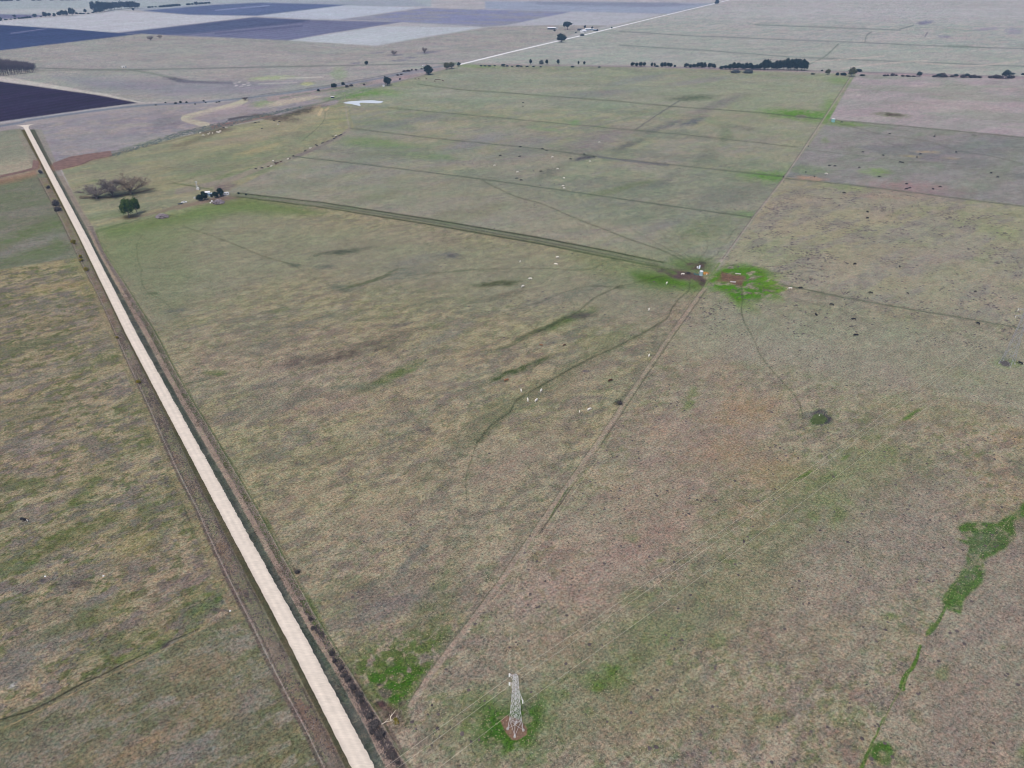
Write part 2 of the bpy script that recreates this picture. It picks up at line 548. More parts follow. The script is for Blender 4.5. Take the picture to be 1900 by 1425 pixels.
# green at the gateways of the long fence
for (u, v, ru, rv, a) in [(1440, 328, 56, 10, 1.0), (1490, 213, 64, 8, 1.0), (1540, 205, 14, 20, 0.6), (1560, 150, 26, 6, 0.5), (1395, 400, 30, 8, 0.5), (700, 265, 60, 8, 0.5), (800, 290, 60, 5, 0.35), (690, 170, 50, 6, 0.6), (640, 175, 30, 4, 0.5), (880, 122, 50, 3, 0.4)]:
    blob(u, v, ru, rv, 4, (90, 130, 70), a, 6, 0.8)
blob(1488, 217, 11, 3.5, 0, (120, 108, 118), 0.9, 2)
# ---- right-hand fields
ZR0 = region([(1588, 140), (1900, 148), (2400, 165), (2400, 290), (1900, 255), (1540, 222)], (146, 138, 148),
             [((134, 132, 138), nS2, 0.52, 0.08, 0.7), ((154, 144, 150), nL, 0.52, 0.08, 0.5), ((130, 134, 132), nFar, 0.58, 0.06, 0.6)], soft=1)
ZR1 = region([(1540, 222), (1900, 255), (2400, 290), (2400, 430), (1900, 383), (1455, 330)], (127, 125, 131),
             [((116, 124, 116), nS2, 0.54, 0.08, 0.7), ((134, 130, 134), nP, 0.54, 0.08, 0.5), ((108, 112, 120), nFar, 0.56, 0.06, 0.7), ((118, 120, 120), nS, 0.55, 0.08, 0.5)], soft=1)
ZR2 = region([(1455, 330), (1900, 383), (2400, 430), (2400, 700), (1900, 609), (1330, 508)], (134, 133, 116),
             [((124, 130, 106), nP, 0.52, 0.09, 0.7), ((134, 128, 124), nS2, 0.52, 0.08, 0.7), ((146, 134, 116), nL, 0.55, 0.06, 0.5),
              ((122, 118, 120), nS, 0.56, 0.08, 0.7), ((148, 144, 124), nF, 0.58, 0.1, 0.4)], soft=1, tuft=0.6)
ZE = region([(745, 1330), (1310, 520), (1330, 508), (1900, 609), (2400, 700), (2400, 1640), (690, 1640), (700, 1400)], (134, 124, 107),
            [((124, 128, 98), nP, 0.50, 0.1, 0.5), ((140, 127, 117), nL, 0.50, 0.07, 0.5), ((124, 118, 114), nS, 0.56, 0.08, 0.5),
             ((106, 114, 74), fbm(GX, GY, 11, 5, 77), 0.58, 0.07, 0.55), ((150, 124, 96), fbm(GX, GY, 24, 5, 83), 0.64, 0.06, 0.6),
             ((152, 142, 120), nF, 0.58, 0.1, 0.45), ((100, 96, 90), nF, 0.36, -0.06, 0.4), ((98, 112, 72), nT, 0.6, 0.05, 0.6), ((112, 100, 100), nT2, 0.6, 0.05, 0.6), ((158, 146, 128), nT2, 0.38, -0.05, 0.45)], soft=1, tuft=0.35)
fill([(1290, 640), (1480, 760), (1300, 980), (1050, 1150), (880, 1250), (960, 1100), (1120, 880)], (143, 125, 117), 0.5, 60, 10)
fill([(840, 1290), (1100, 1160), (1400, 950), (1640, 810), (1720, 860), (1500, 1060), (1260, 1240), (1040, 1425), (840, 1440)], (108, 119, 82), 0.5, 60, 10)
fill([(1540, 930), (1760, 880), (1740, 1080), (1480, 1210), (1420, 1120)], (130, 121, 116), 0.5, 50, 10)
fill([(1760, 1040), (1960, 980), (1960, 1500), (1700, 1500), (1700, 1280)], (130, 119, 114), 0.5, 50, 10)
fill([(1316, 520), (1900, 609), (2400, 700), (2400, 860), (1900, 770), (1500, 700), (1240, 640)], (132, 132, 118), 0.75, 45, 8)
for (u, v, ru, rv, an, c, a) in [
        (1380, 760, 60, 26, -14, (152, 120, 88), 0.5), (1330, 840, 70, 26, -10, (146, 118, 92), 0.5), (1440, 870, 60, 30, 0, (150, 122, 94), 0.5),
        (1200, 1000, 90, 30, -16, (142, 118, 110), 0.55), (1130, 1080, 90, 40, -14, (140, 122, 116), 0.45), (1080, 960, 80, 24, -20, (138, 124, 116), 0.4),
        (1600, 560, 120, 14, 6, (122, 116, 118), 0.4), (1700, 480, 90, 30, 6, (124, 122, 122), 0.45), (1300, 640, 60, 30, -20, (138, 134, 114), 0.4),
        (1450, 650, 90, 24, 4, (134, 126, 122), 0.45), (1620, 690, 110, 20, 6, (134, 124, 118), 0.5), (1750, 980, 110, 60, 6, (130, 122, 116), 0.5),
        (1850, 1150, 60, 110, 6, (132, 122, 116), 0.6), (1500, 1180, 160, 50, 4, (132, 120, 104), 0.5), (1200, 1340, 160, 50, 0, (132, 122, 98), 0.5),
        (1330, 940, 30, 60, 20, (108, 120, 84), 0.5), (1560, 940, 30, 60, -10, (104, 122, 72), 0.45), (1480, 900, 60, 40, -20, (106, 122, 80), 0.45),
        (1150, 1250, 60, 30, -30, (84, 108, 50), 0.5), (1220, 1180, 60, 40, -20, (96, 110, 64), 0.45), (1700, 760, 120, 20, 6, (124, 128, 96), 0.5),
        (1800, 700, 90, 16, 6, (122, 128, 98), 0.5), (1600, 850, 60, 24, -30, (120, 130, 92), 0.5), (1290, 1300, 120, 40, 10, (112, 116, 80), 0.4),
        (1760, 1330, 90, 60, 10, (126, 116, 108), 0.5), (1420, 1090, 100, 40, 4, (128, 118, 98), 0.4), (1030, 1200, 60, 30, -14, (136, 116, 100), 0.5)]:
    blob(u, v, ru, rv, an, c, a * 0.95, 8, 0.8)
for (u, v, ru, rv, c, a) in [(1700, 350, 80, 12, (142, 112, 118), 0.6), (1625, 318, 24, 7, (112, 136, 88), 0.8), (1506, 331, 26, 3.5, (160, 130, 110), 0.8),
                             (1495, 315, 40, 8, (110, 132, 96), 0.6), (1640, 365, 60, 4, (150, 126, 118), 0.5), (1575, 348, 24, 5, (112, 136, 90), 0.6),
                             (1718, 282, 22, 2, (158, 138, 118), 0.7), (1690, 290, 20, 1.6, (150, 140, 112), 0.7), (1765, 294, 14, 2, (160, 142, 116), 0.7),
                             (1860, 430, 40, 9, (120, 140, 92), 0.5), (1655, 213, 30, 4, (98, 112, 84), 0.9), (1657, 213, 18, 2.2, (80, 72, 80), 0.9),
                             (1562, 229, 50, 4.5, (104, 130, 78), 0.8), (1530, 260, 8, 5, (112, 132, 96), 0.6), (1808, 251, 6, 1.6, (96, 102, 96), 0.8),
                             (1850, 262, 60, 8, (106, 110, 122), 0.5), (1800, 300, 50, 9, (104, 110, 116), 0.5), (1780, 360, 80, 8, (118, 116, 126), 0.4)]:
    blob(u, v, ru, rv, 4, c, a, 5, 0.7)
# far right: two ponds, tracks
blob(1715, 42, 14, 3.5, -6, (112, 114, 142), 0.9, 3)
line([(1670, 54), (1695, 47)], 2, (100, 110, 116), 0.9, rag=0.5)
for q in ([(1150, 84), (1330, 95), (1500, 107), (1900, 123)], [(1150, 58), (1300, 67), (1600, 79), (1760, 86), (1900, 90)],
          [(1400, 46), (1540, 51), (1670, 56)]):
    line(q, 1.3, (98, 108, 112), 1.0, rag=0.3)
line([(1605, 79), (1608, 66), (1616, 60)], 1.8, (104, 112, 116), 0.9)
line([(1500, 120), (1530, 105), (1555, 82)], 2.2, (108, 117, 116), 0.95)
line([(1716, 68), (1721, 60)], 1.8, (96, 96, 116), 0.95)
blob(1752, 68, 12, 2.5, 0, (126, 126, 146), 0.8, 3)
blob(1830, 54, 24, 2.5, -4, (134, 128, 150), 0.8, 3)
blob(1880, 58, 16, 6, 0, (130, 126, 150), 0.7, 3)
for q in ([(1420, 120), (1540, 112), (1640, 104)], [(1560, 128), (1640, 118), (1720, 112)], [(1700, 116), (1800, 122), (1890, 114)]):
    line(q, 2.4, (165, 156, 158), 0.8, rag=3)
blob(1780, 86, 30, 2.5, 2, (112, 126, 124), 0.7)
# ---- triangle paddock in the middle
ZD = region([(160, 427), (430, 364), (600, 385), (1000, 447), (1312, 510), (1316, 520), (1254, 612), (1180, 720), (1000, 977), (850, 1190), (762, 1325), (712, 1370), (640, 1300), (560, 1150), (350, 760), (200, 500)], (135, 128, 101),
            [((118, 123, 92), nP, 0.51, 0.09, 0.6), ((126, 119, 116), nS, 0.57, 0.07, 0.6), ((144, 134, 106), nS2, 0.53, 0.07, 0.6),
             ((112, 114, 104), fbm(GX, GY, 11, 5, 97, STREAK, 4.0), 0.6, 0.05, 0.7), ((150, 138, 104), nF, 0.57, 0.1, 0.5),
             ((98, 98, 84), nF, 0.36, -0.06, 0.4), ((138, 124, 115), nL, 0.56, 0.06, 0.5), ((98, 108, 76), nT, 0.6, 0.05, 0.5), ((112, 102, 98), nT2, 0.6, 0.05, 0.6), ((158, 146, 122), nT2, 0.38, -0.05, 0.45)], soft=1, tuft=0.06)
fill([(172, 425), (430, 366), (700, 420), (1000, 455), (1300, 525), (1200, 600), (900, 560), (560, 520), (260, 600)], (122, 125, 110), 0.7, 35, 6)
fill([(172, 425), (300, 395), (360, 460), (340, 600), (290, 600)], (108, 120, 92), 0.5, 20, 4)
for (u, v, ru, rv, an, c, a) in [
        (640, 467, 46, 4, -8, (76, 86, 78), 1.0), (600, 495, 18, 3, 0, (88, 96, 92), 0.85), (545, 491, 12, 3.5, 10, (84, 92, 88), 0.8), (640, 536, 30, 6, 4, (88, 100, 92), 0.8),
        (690, 520, 60, 3.5, -20, (84, 94, 72), 1.0), (760, 505, 40, 9, -14, (98, 108, 102), 0.7), (780, 482, 50, 9, -12, (112, 114, 114), 0.6),
        (842, 473, 18, 5, 6, (86, 86, 98), 0.8), (925, 526, 36, 4.5, -6, (76, 86, 66), 1.0), (640, 660, 80, 6, -14, (86, 80, 76), 0.8), (560, 668, 44, 7, -14, (90, 84, 84), 0.8),
        (720, 628, 80, 5, -14, (92, 84, 82), 0.65), (570, 600, 80, 5, -16, (104, 108, 104), 0.6), (500, 640, 60, 9, -16, (104, 106, 102), 0.55), (790, 562, 60, 4, -10, (96, 102, 88), 0.65),
        (930, 548, 50, 5, -12, (98, 96, 88), 0.65), (745, 603, 24, 4, -8, (88, 86, 88), 0.7), (520, 577, 24, 3, -6, (92, 98, 74), 0.7), (820, 625, 60, 10, -28, (112, 112, 112), 0.55),
        (720, 700, 60, 10, -24, (86, 106, 62), 0.9), (760, 690, 24, 5, -30, (88, 108, 66), 0.7), (660, 720, 60, 6, -8, (100, 108, 96), 0.6), (500, 715, 50, 8, -14, (104, 100, 104), 0.5),
        (405, 692, 24, 5, -6, (92, 112, 66), 0.8), (370, 706, 22, 4, -16, (92, 100, 92), 0.7), (330, 575, 20, 4, 0, (92, 94, 98), 0.75), (280, 546, 8, 3, 0, (74, 92, 70), 0.8),
        (262, 436, 6, 2, 0, (72, 82, 66), 0.8), (500, 755, 80, 12, -16, (108, 104, 102), 0.5), (430, 770, 40, 10, -14, (112, 104, 108), 0.4), (600, 840, 60, 12, -20, (110, 112, 84), 0.4),
        (560, 860, 16, 5, 0, (84, 80, 82), 0.6), (787, 803, 16, 7, 10, (82, 76, 84), 0.7), (705, 838, 40, 6, -36, (92, 100, 96), 0.6), (690, 590, 34, 4, -8, (100, 110, 86), 0.5),
        (890, 790, 70, 22, -40, (98, 108, 82), 0.6), (820, 850, 60, 20, -45, (104, 108, 90), 0.5), (950, 690, 56, 5, -20, (62, 84, 50), 0.9), (1005, 668, 22, 4, -34, (66, 88, 52), 0.85),
        (1060, 590, 44, 7, -22, (72, 98, 48), 0.8), (1000, 612, 60, 4, -26, (72, 88, 62), 0.75), (1075, 586, 22, 6, -10, (84, 78, 84), 0.8), (1040, 625, 60, 6, -20, (104, 106, 104), 0.6),
        (1130, 640, 80, 18, -28, (104, 116, 84), 0.6), (1010, 720, 110, 14, -32, (98, 106, 80), 0.6), (1145, 532, 8, 3.5, 0, (62, 66, 62), 0.9), (1085, 540, 70, 5, -20, (98, 104, 98), 0.6),
        (1000, 560, 60, 5, -18, (104, 106, 104), 0.55), (740, 1120, 60, 16, -20, (104, 102, 104), 0.6), (700, 1090, 60, 14, -30, (100, 102, 98), 0.5), (690, 1145, 40, 14, -20, (102, 102, 106), 0.5),
        (760, 1040, 50, 7, -46, (98, 102, 104), 0.6), (830, 1070, 60, 16, -50, (96, 108, 76), 0.6), (800, 1140, 60, 24, -40, (92, 104, 68), 0.55), (640, 1090, 50, 16, -20, (104, 110, 78), 0.5),
        (560, 1040, 24, 14, 30, (106, 104, 86), 0.5), (870, 970, 60, 14, -50, (108, 106, 100), 0.45), (560, 920, 60, 20, -20, (138, 118, 104), 0.4), (700, 960, 80, 30, -20, (138, 122, 106), 0.4),
        (930, 880, 50, 30, -40, (140, 122, 112), 0.5), (1000, 830, 60, 24, -40, (138, 120, 110), 0.5), (1090, 700, 60, 24, -30, (136, 120, 110), 0.4), (600, 1160, 24, 10, 0, (120, 106, 106), 0.4),
        (1086, 691, 8, 3, 0, (78, 74, 96), 0.9), (1150, 748, 9, 5, 0, (52, 54, 48), 0.85), (640, 750, 60, 12, -14, (140, 124, 110), 0.4), (820, 700, 60, 16, -20, (140, 126, 112), 0.4),
        (551, 1060, 10, 7, 20, (60, 56, 62), 0.75), (450, 860, 50, 16, -20, (104, 108, 80), 0.4), (500, 960, 40, 14, -20, (130, 118, 104), 0.4)]:
    blob(u, v, ru, rv, an, c, a * 1.0, 4, 0.7)
line([(690, 545), (760, 520), (850, 502), (960, 505)], 5, (100, 108, 92), 0.5, 2, rag=3)
# green corner
gn = sstep(0.35, 0.55, nP)
gt = sstep(0.34, 0.5, fbm(GX, GY, 2.2, 3, 121))
fill([(640, 1220), (720, 1180), (850, 1150), (800, 1245), (745, 1330), (700, 1310)], (78, 102, 46), 0.9, 22, 2, noise=gt)
fill([(660, 1245), (740, 1225), (800, 1230), (748, 1320), (705, 1290)], (56, 102, 20), 0.9, 12, 3, noise=sstep(0.36, 0.5, fbm(GX, GY, 3, 4, 131)))
blob(714, 1284, 14, 9, 0, (98, 84, 90), 0.85, 2)
blob(708, 1312, 16, 9, 20, (84, 68, 72), 0.9, 2)
blob(724, 1325, 26, 14, 30, (76, 56, 60), 0.95, 1.5)
blob(746, 1308, 10, 6, -40, (84, 70, 76), 0.8, 1.5)
blob(706, 1270, 6, 3, 0, (66, 56, 70), 0.8, 1)
blob(740, 1355, 22, 9, -30, (108, 100, 84), 0.6, 2)
blob(757, 1342, 10, 3, -50, (72, 90, 56), 0.6, 1)
# ---- left fields
ZA = region([(-420, 240), (0, 245), (38, 240), (78, 322), (-420, 400)], (124, 128, 118),
            [((134, 130, 122), nS2, 0.52, 0.08, 0.7), ((112, 118, 114), nFar, 0.56, 0.08, 0.6)], soft=1)
fill([(-420, 350), (0, 300), (66, 290), (76, 318), (0, 330), (-420, 400)], (152, 142, 130), 0.7, 8, 3)
ZB = region([(-420, 400), (0, 338), (80, 322), (104, 352), (150, 480), (120, 485), (0, 505), (-420, 600)], (104, 110, 98),
            [((114, 112, 110), nS2, 0.50, 0.08, 0.7), ((96, 110, 86), nP, 0.55, 0.08, 0.5)], soft=1.5)
fill([(-420, 540), (0, 440), (122, 400), (130, 425), (0, 460), (-420, 570)], (88, 110, 74), 0.8, 8, 6, noise=sstep(0.36, 0.55, nT * 0.5 + nS2 * 0.5))
fill([(-420, 600), (0, 482), (110, 440), (132, 462), (0, 500), (-420, 620)], (90, 110, 76), 0.8, 8, 6, noise=sstep(0.36, 0.55, nT * 0.5 + nS2 * 0.5))
fill([(-420, 580), (0, 468), (100, 428), (128, 435), (0, 484), (-420, 600)], (116, 118, 118), 0.7, 6, 5, noise=sstep(0.34, 0.5, nT))
ZF = region([(-420, 620), (0, 503), (120, 484), (148, 480), (190, 560), (285, 740), (375, 930), (460, 1110), (440, 1160), (402, 1157), (0, 1340), (-420, 1532)], (134, 124, 103),
            [((142, 128, 103), nS2, 0.5, 0.07, 0.6), ((92, 101, 68), fbm(GX, GY, 24, 5, 141, STREAK, 1.6), 0.53, 0.06, 0.8), ((116, 110, 110), fbm(GX, GY, 12, 5, 145, STREAK, 2.0), 0.58, 0.05, 0.8),
             ((150, 136, 100), nF, 0.57, 0.1, 0.5), ((86, 86, 66), nF, 0.36, -0.06, 0.45), ((84, 98, 56), nT, 0.58, 0.04, 0.7), ((108, 100, 102), nT2, 0.6, 0.05, 0.7), ((158, 144, 120), nT2, 0.38, -0.05, 0.45)], soft=1.5, tuft=0.1)
for (u, v, ru, rv, an, c, a) in [
        (60, 570, 80, 6, -10, (108, 108, 106), 0.6), (110, 530, 60, 6, -6, (148, 132, 94), 0.6), (60, 640, 80, 8, -14, (96, 104, 84), 0.6), (70, 700, 80, 6, -14, (112, 106, 108), 0.6),
        (60, 760, 80, 16, -14, (92, 98, 72), 0.55), (60, 830, 34, 12, -14, (118, 110, 110), 0.7), (40, 900, 60, 12, -8, (90, 102, 66), 0.6), (180, 885, 30, 14, -26, (90, 104, 60), 0.7),
        (150, 925, 40, 9, -30, (86, 104, 54), 0.7), (70, 945, 80, 7, -24, (118, 108, 108), 0.6), (100, 1010, 110, 22, -26, (84, 98, 54), 0.75), (30, 1055, 50, 10, -10, (78, 106, 44), 0.6),
        (300, 985, 30, 14, -60, (92, 106, 62), 0.6), (270, 950, 20, 18, 30, (88, 104, 60), 0.5), (235, 1015, 60, 26, -10, (142, 130, 88), 0.5), (260, 1040, 90, 12, -10, (124, 112, 104), 0.5),
        (60, 1130, 90, 22, -8, (92, 96, 82), 0.6), (90, 1190, 70, 26, -22, (112, 104, 108), 0.75), (20, 1260, 40, 16, -20, (112, 104, 108), 0.8), (160, 1130, 60, 12, -30, (112, 106, 112), 0.6),
        (150, 1150, 90, 16, -26, (84, 100, 52), 0.7), (220, 1190, 80, 14, -26, (88, 104, 58), 0.6), (380, 1130, 40, 22, -30, (82, 108, 56), 0.65), (410, 1110, 12, 18, 0, (68, 110, 40), 0.7),
        (150, 1085, 20, 7, 10, (62, 56, 66), 0.9), (112, 1079, 14, 1.6, 4, (62, 56, 60), 0.8), (84, 1070, 10, 4, 0, (74, 66, 80), 0.8), (330, 1085, 60, 10, -20, (124, 108, 104), 0.5),
        (352, 952, 16, 10, 20, (78, 70, 78), 0.8), (318, 893, 6, 6, 0, (78, 74, 84), 0.8), (420, 1135, 22, 3, 5, (72, 66, 76), 0.75), (45, 880, 40, 6, 0, (128, 116, 118), 0.4),
        (200, 590, 30, 20, -14, (130, 120, 98), 0.5), (100, 600, 80, 5, -14, (92, 98, 70), 0.6), (260, 1140, 60, 14, -30, (120, 106, 104), 0.55), (190, 640, 30, 40, 20, (134, 124, 98), 0.3)]:
    blob(u, v, ru, rv, an, c, a * 0.85, 4, 0.6)
ZG = region([(-420, 1530), (0, 1338), (402, 1155), (450, 1125), (620, 1450), (700, 1640), (-420, 1640)], (112, 110, 86),
            [((102, 108, 84), nP, 0.5, 0.1, 0.6), ((116, 110, 104), nS, 0.54, 0.08, 0.7), ((138, 122, 92), nS2, 0.58, 0.06, 0.7), ((90, 100, 66), nL, 0.56, 0.05, 0.5),
             ((134, 126, 98), nF, 0.6, 0.1, 0.4), ((92, 104, 72), nT, 0.58, 0.05, 0.5), ((128, 124, 118), nT2, 0.6, 0.04, 0.5), ((90, 90, 76), nT2, 0.38, -0.05, 0.4)], soft=1.5, tuft=0.05)
for (u, v, ru, rv, an, c, a) in [(350, 1230, 60, 24, -14, (128, 116, 88), 0.6), (380, 1320, 60, 30, -20, (128, 118, 82), 0.5), (250, 1390, 70, 18, -20, (138, 118, 90), 0.6),
                                 (360, 1400, 50, 18, -40, (112, 108, 116), 0.7), (60, 1400, 90, 30, -20, (112, 112, 108), 0.5), (440, 1330, 24, 30, 20, (110, 106, 104), 0.5),
                                 (460, 1300, 30, 10, -30, (116, 110, 110), 0.5), (180, 1290, 60, 16, -20, (98, 104, 94), 0.4), (480, 1400, 30, 20, 0, (104, 106, 78), 0.5)]:
    blob(u, v, ru, rv, an, c, a * 0.8, 4, 0.7)
for q in ([(0, 1335), (60, 1318), (110, 1292), (160, 1264), (185, 1255), (230, 1232), (300, 1196), (370, 1166)],):
    line(q, 2.8, (52, 54, 46), 0.9, 2.2, rag=0.6, curve=False)
line([(-10, 1358), (60, 1325), (110, 1300), (200, 1255), (300, 1205), (402, 1154)], 2.0, (150, 132, 100), 0.7, rag=0.4, curve=False)
blob(304, 1196, 12, 5, -26, (72, 60, 72), 0.9, 1)
blob(256, 1212, 60, 6, -27, (82, 108, 50), 0.6, 3)
blob(20, 1275, 10, 4, -26, (150, 148, 152), 0.8, 2)
# ---- paddock by the farm yard
ZH = region([(115, 312), (205, 288), (330, 256), (640, 192), (655, 235), (560, 285), (430, 350), (340, 390), (172, 425), (140, 365)], (134, 133, 115),
            [((119, 127, 109), nS2, 0.49, 0.06, 0.75), ((146, 140, 112), nS, 0.56, 0.06, 0.6), ((122, 120, 110), nP, 0.56, 0.08, 0.6)], soft=1.2)
for (u, v, ru, rv, an, c, a) in [
        (540, 225, 80, 14, -12, (142, 134, 122), 0.6), (450, 255, 60, 9, -12, (136, 130, 118), 0.6), (430, 290, 100, 14, -12, (108, 122, 102), 0.6), (540, 262, 60, 9, -10, (112, 126, 108), 0.6),
        (505, 218, 44, 5, 6, (92, 84, 86), 0.95), (562, 206, 36, 5, -14, (92, 86, 84), 0.9), (545, 211, 26, 3.5, -12, (70, 74, 76), 0.8), (402, 243, 24, 5, -8, (92, 84, 82), 0.95),
        (360, 260, 44, 5, -18, (108, 104, 92), 0.7), (482, 277, 50, 5, -16, (152, 142, 112), 0.7), (360, 325, 80, 6, -14, (110, 122, 96), 0.6), (440, 325, 60, 6, -12, (102, 122, 92), 0.7),
        (480, 310, 60, 4, -20, (104, 122, 94), 0.6), (200, 400, 60, 5, -12, (98, 116, 82), 0.5), (170, 340, 30, 6, -6, (110, 116, 92), 0.4), (320, 300, 60, 8, -14, (132, 132, 110), 0.5),
        (280, 345, 60, 14, -10, (142, 136, 108), 0.5), (175, 335, 12, 2, 0, (98, 112, 88), 0.7), (640, 180, 50, 4, -6, (92, 130, 76), 0.7), (590, 205, 8, 12, -20, (158, 145, 128), 0.6)]:
    blob(u, v, ru, rv, an, c, a, 4, 0.6)
line([(150, 366), (200, 366), (250, 358), (285, 350)], 5, (84, 74, 72), 0.75, 3, rag=2)
line([(330, 355), (420, 335), (500, 305), (545, 292), (590, 272), (630, 254), (650, 238)], 11, (132, 124, 122), 0.75, 7, rag=1)
line([(545, 292), (590, 274), (640, 246)], 5, (112, 106, 112), 0.7, 3)
line([(400, 352), (430, 335), (500, 302)], 6, (140, 130, 120), 0.5)
line([(648, 236), (643, 212), (641, 190), (639, 176)], 2.2, (140, 136, 134), 0.9, 1.6, rag=0.2)
line([(652, 234), (648, 200), (642, 185)], 1, (98, 112, 104), 0.7, rag=0.2)
line([(560, 262), (580, 245), (600, 225), (604, 205), (608, 196)], 1.4, (98, 104, 92), 0.8)
line([(592, 213), (597, 203)], 5, (172, 155, 132), 0.9)
line([(604, 204), (609, 200)], 4, (168, 150, 130), 0.8)
line([(630, 225), (632, 205)], 2, (118, 116, 110), 0.6)
line([(320, 340), (355, 345), (395, 352)], 2.4, (86, 104, 70), 0.8)
line([(360, 330), (310, 342)], 2, (100, 108, 88), 0.7)
line([(400, 345), (420, 325), (440, 318)], 1.4, (104, 112, 90), 0.7)
# yard
fill([(185, 425), (300, 402), (350, 388), (410, 372), (450, 364), (560, 384), (600, 398), (430, 396), (340, 415), (200, 440)], (94, 119, 70), 0.8, 9, 5)
fill([(120, 500), (172, 425), (330, 400), (420, 400), (300, 470), (200, 520)], (108, 122, 88), 0.4, 14, 4)
line([(232, 404), (262, 400), (340, 382), (380, 374), (430, 366)], 6, (124, 112, 104), 0.9, 7, rag=1)
line([(330, 388), (380, 372)], 5, (128, 112, 104), 0.7)
blob(415, 350, 20, 7, -16, (104, 96, 104), 0.85, 2)
blob(410, 368, 34, 5, -6, (112, 98, 96), 0.85, 2)
blob(385, 362, 18, 5, -8, (112, 112, 112), 0.7, 2)
line([(178, 430), (215, 420), (260, 406)], 2, (92, 100, 84), 0.7)
line([(180, 418), (230, 404), (300, 388)], 4, (142, 134, 108), 0.7)
line([(180, 430), (235, 412)], 3, (86, 108, 72), 0.6)
blob(301, 402, 14, 4, -4, (74, 74, 66), 0.9, 1.5)
blob(405, 375, 14, 4.5, 0, (78, 78, 68), 0.9, 1.5)
blob(240, 402, 16, 4, -6, (88, 84, 70), 0.9, 1.5)
# double track lane from the yard to the water point
line([(426, 361), (600, 380), (800, 411), (1000, 446), (1130, 472), (1220, 490), (1290, 500)], 6.0, (92, 108, 84), 0.55, 13, rag=0.5, curve=False)
line([(426, 361), (600, 381), (800, 412), (1000, 447), (1130, 473), (1220, 491), (1290, 502)], 2.2, (112, 112, 108), 0.7, 5, rag=0.1, curve=False)
line([(440, 358), (600, 376), (800, 407), (1000, 441), (1130, 466), (1230, 487)], 1.8, (56, 66, 58), 1.0, 3.0, rag=0.15, curve=False)
line([(600, 381), (800, 412), (1000, 447), (1130, 473), (1220, 491)], 1.0, (66, 74, 66), 0.9, 1.8, rag=0.1, curve=False)
line([(440, 365), (600, 385), (800, 417), (1000, 452), (1130, 478), (1230, 497)], 1.6, (60, 72, 58), 1.0, 3.0, rag=0.15, curve=False)
# water point
fill([(1050, 470), (1200, 478), (1290, 480), (1320, 500), (1290, 535), (1210, 550), (1130, 520)], (102, 122, 80), 0.6, 22, 6)
fill([(1170, 505), (1240, 508), (1300, 530), (1290, 540), (1230, 533), (1180, 520)], (70, 112, 38), 0.9, 9, 3)
fill([(1240, 478), (1300, 478), (1330, 490), (1310, 510), (1260, 500)], (82, 112, 62), 0.7, 7, 3)
fill([(1322, 508), (1350, 492), (1400, 492), (1430, 512), (1440, 530), (1450, 545), (1400, 556), (1370, 566), (1345, 545), (1312, 535)], (70, 122, 30), 0.95, 7, 4, noise=sstep(0.30, 0.46, nF))
fill([(1410, 508), (1440, 512), (1466, 532), (1450, 556), (1420, 552)], (88, 128, 44), 0.8, 10, 5, noise=sstep(0.36, 0.52, nF))
fill([(1350, 555), (1400, 560), (1410, 580), (1370, 572)], (98, 132, 62), 0.6, 8, 3)
fill([(1225, 497), (1262, 500), (1300, 508), (1316, 520), (1302, 532), (1285, 522), (1262, 520), (1240, 512)], (88, 72, 78), 0.92, 3.0, 3.5, grain=0.9)
blob(1237, 503, 22, 5, 6, (82, 70, 86), 0.9, 2)
blob(1304, 526, 10, 6, -30, (70, 58, 68), 0.85, 1.5)
blob(1292, 493, 18, 6, -4, (84, 66, 76), 0.9, 2)
blob(1302, 487, 8, 3, 0, (58, 52, 62), 0.8, 1.5)
blob(1256, 513, 10, 4, 0, (84, 68, 82), 0.8, 1.5)
blob(1309, 507, 6, 3, 0, (156, 112, 46), 0.9, 0.5)
fill([(1330, 521), (1342, 504), (1362, 509), (1380, 512), (1376, 530), (1368, 533), (1350, 525)], (112, 82, 78), 0.95, 2.6, 2.6, grain=0.9)
line([(1372, 522), (1395, 518), (1420, 512)], 3, (98, 84, 78), 0.8, 1.2)
for (u, v) in ((1393, 506), (1402, 513), (1410, 528), (1398, 530), (1420, 538), (1432, 540), (1412, 545), (1388, 543), (1440, 534), (1425, 550), (1360, 540), (1445, 546)):
    blob(u, v, 6, 1.8, 8, (122, 108, 106), 0.75, 2)
blob(1294, 481, 40, 3, 0, (96, 118, 78), 0.4)
_rr = random.Random(9)
for i in range(26):
    an = _rr.uniform(0, 2 * math.pi)
    L0, L1 = _rr.uniform(0.4, 0.7), _rr.uniform(0.9, 1.45)
    cx, cy = (1372, 524) if i % 3 else (1270, 512)
    ax_, ay_ = (64, 34) if i % 3 else (56, 24)
    line([(cx + ax_ * L0 * math.cos(an), cy + ay_ * L0 * math.sin(an)), (cx + ax_ * L1 * math.cos(an + 0.05), cy + ay_ * L1 * math.sin(an + 0.05))],
         _rr.uniform(3, 7), (84, 124, 48), _rr.uniform(0.35, 0.7), 1.0, soft=2.5, rag=3)
# round reedy hollow
blob(1522, 776, 22, 16, 5, (100, 112, 92), 0.75, 2)
blob(1524, 776, 18, 13.5, 5, (66, 64, 78), 0.92, 1.2, 0.25)
blob(1518, 779, 15, 8, 0, (54, 92, 34), 0.95, 1.5, 0.35)
blob(1503, 772, 10, 7, 0, (108, 104, 104), 0.7, 2)
